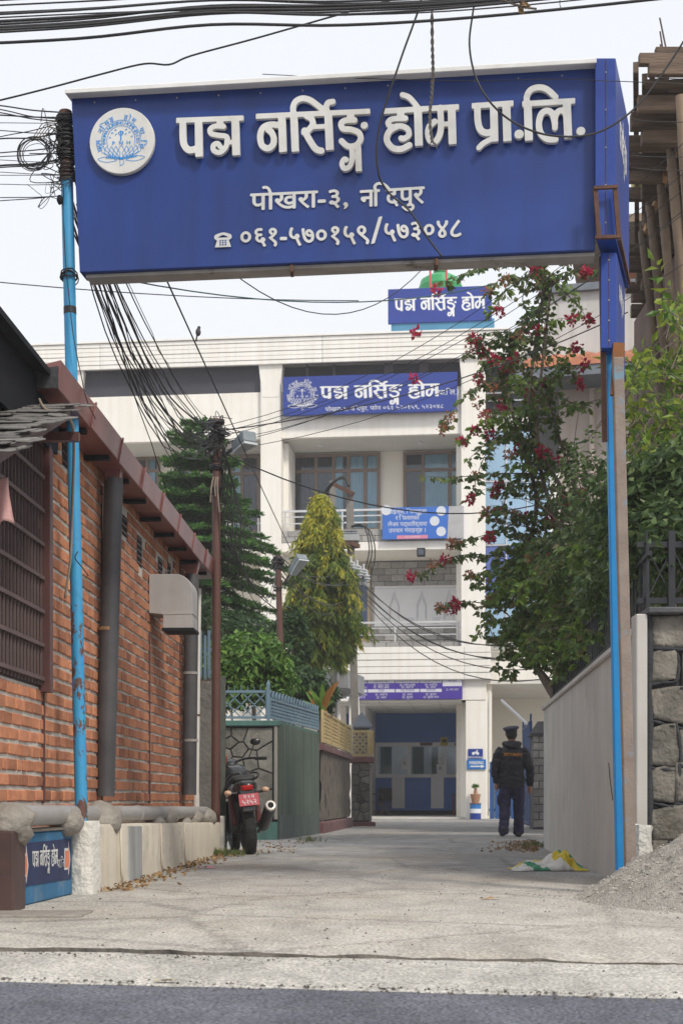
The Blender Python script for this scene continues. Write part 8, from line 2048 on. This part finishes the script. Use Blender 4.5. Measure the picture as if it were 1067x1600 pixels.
for sx, pts, rad in ((-1, [(-.085, 0, .83), (-.095, .005, .70), (-.108, .02, .48), (-.122, -.03, .26), (-.135, -.065, .10), (-.136, -.065, .055)], (.105, .100, .082, .076, .078, .074)), (1, [(.088, 0, .83), (.10, .02, .70), (.118, .08, .47), (.122, .11, .26), (.122, .13, .10), (.122, .13, .045)], (.105, .100, .082, .076, .080, .078))):
    p = smooth_path([g(*q) for q in pts], 4); tr2.tube(p, list(np.interp(np.linspace(0, 5, len(p)), range(6), rad)), 16)
lump(tr2, g(-.20, .0, .58), .055, (.5, 1.1, 1.5), 1, 0, 8)         # cargo pocket
link('trousers', bake_remesh(tr2, .010, 5, .011, 5.5), mat('navy_twill', (.022, .020, .052), (.034, .031, .070), 6, .8, bump=.15, bscale=80), guard)
for (x, y, z, pit) in ((-.136, -.075, .0, .28), (.122, .12, .0, .0)):
    s_ = MB(); v = []
    for (l, wdt, z0, z1) in ((-.085, .030, .012, .075), (-.065, .044, .004, .095), (.0, .046, .004, .10), (.06, .048, .004, .080), (.13, .050, .004, .062), (.18, .036, .006, .045), (.20, .018, .010, .03)):
        for k in range(12):
            a = 2 * math.pi * k / 12; v.append((l, wdt * math.cos(a), (z0 + z1) / 2 + (z1 - z0) / 2 * math.copysign(abs(math.sin(a)) ** .6, math.sin(a))))
    v2 = []
    for l, ww, zz_ in v:
        c_, s2_ = math.cos(-pit), math.sin(-pit); l2 = l - .19; v2.append(g(x + ww, y + .19 + l2 * c_ - zz_ * s2_ * 0, zz_ - l2 * math.sin(pit) * (1 if pit else 0)) + Vector((0, 0, z)))
    MB().add(v2, [(i * 12 + k, i * 12 + (k + 1) % 12, (i + 1) * 12 + (k + 1) % 12, (i + 1) * 12 + k) for i in range(6) for k in range(12)] + [tuple(range(12)), tuple(72 + k for k in range(12))]).build('shoe', mat('shoe_black', (.02, .02, .02), rough=.5), guard, smooth='all')
hr = MB(); ell(hr, [(0, .005, 1.535, .060, .062), (0, .01, 1.57, .078, .088), (0, .022, 1.62, .084, .100), (0, .022, 1.67, .080, .096)]); hr.build('hair', mat('hair_black', (.012, .010, .010), rough=.7, c2=(.02, .018, .016)), guard, smooth='all')
cp = MB(); T_ = Matrix.Rotation(R(-7), 3, 'Y') @ Matrix.Rotation(R(8), 3, 'X')
cp.lathe([(.088, 0), (.091, .03), (.098, .045), (.122, .068), (.128, .082), (.118, .096), (.07, .106), (.01, .108)], g(-.002, .025, 1.628), 28, T_)
co_ = cp.build('cap', mat('cap_navy', (.028, .026, .050), (.042, .039, .068), 7, .7), guard, smooth=True)
MB().lathe([(.0905, .004), (.0935, .03)], g(-.002, .025, 1.628), 28, T_, cap=False).build('cap_band', M_BLACK, co_, smooth=True)
v = []
for i in range(13): a = R(20 + 140 * i / 12); v += [g(.088 * math.cos(a), .025 + .088 * math.sin(a), 1.63), g(.10 * math.cos(a), .025 + .15 * math.sin(a), 1.605)]
MB().add(v, [(2 * i, 2 * i + 2, 2 * i + 3, 2 * i + 1) for i in range(12)]).build('peak', M_BLACK, co_)

# ================================================================== thin dusty haze
hz_ = MB().box((0, 150, 9.6), (320, 540, 21.6)).build('haze', None)
hm = bpy.data.materials.new('haze'); hm.use_nodes = True; hn = hm.node_tree; hn.nodes.remove(hn.nodes['Principled BSDF'])
pv_ = hn.nodes.new('ShaderNodeVolumePrincipled'); pv_.inputs['Color'].default_value = (.93, .93, .95, 1); pv_.inputs['Density'].default_value = .0013; pv_.inputs['Anisotropy'].default_value = .2
hn.links.new(pv_.outputs[0], hn.nodes['Material Output'].inputs['Volume'])
hz_.data.materials.append(hm); hz_['kind'] = 'stuff'; hz_['label'] = 'thin pale dusty haze over the whole place'
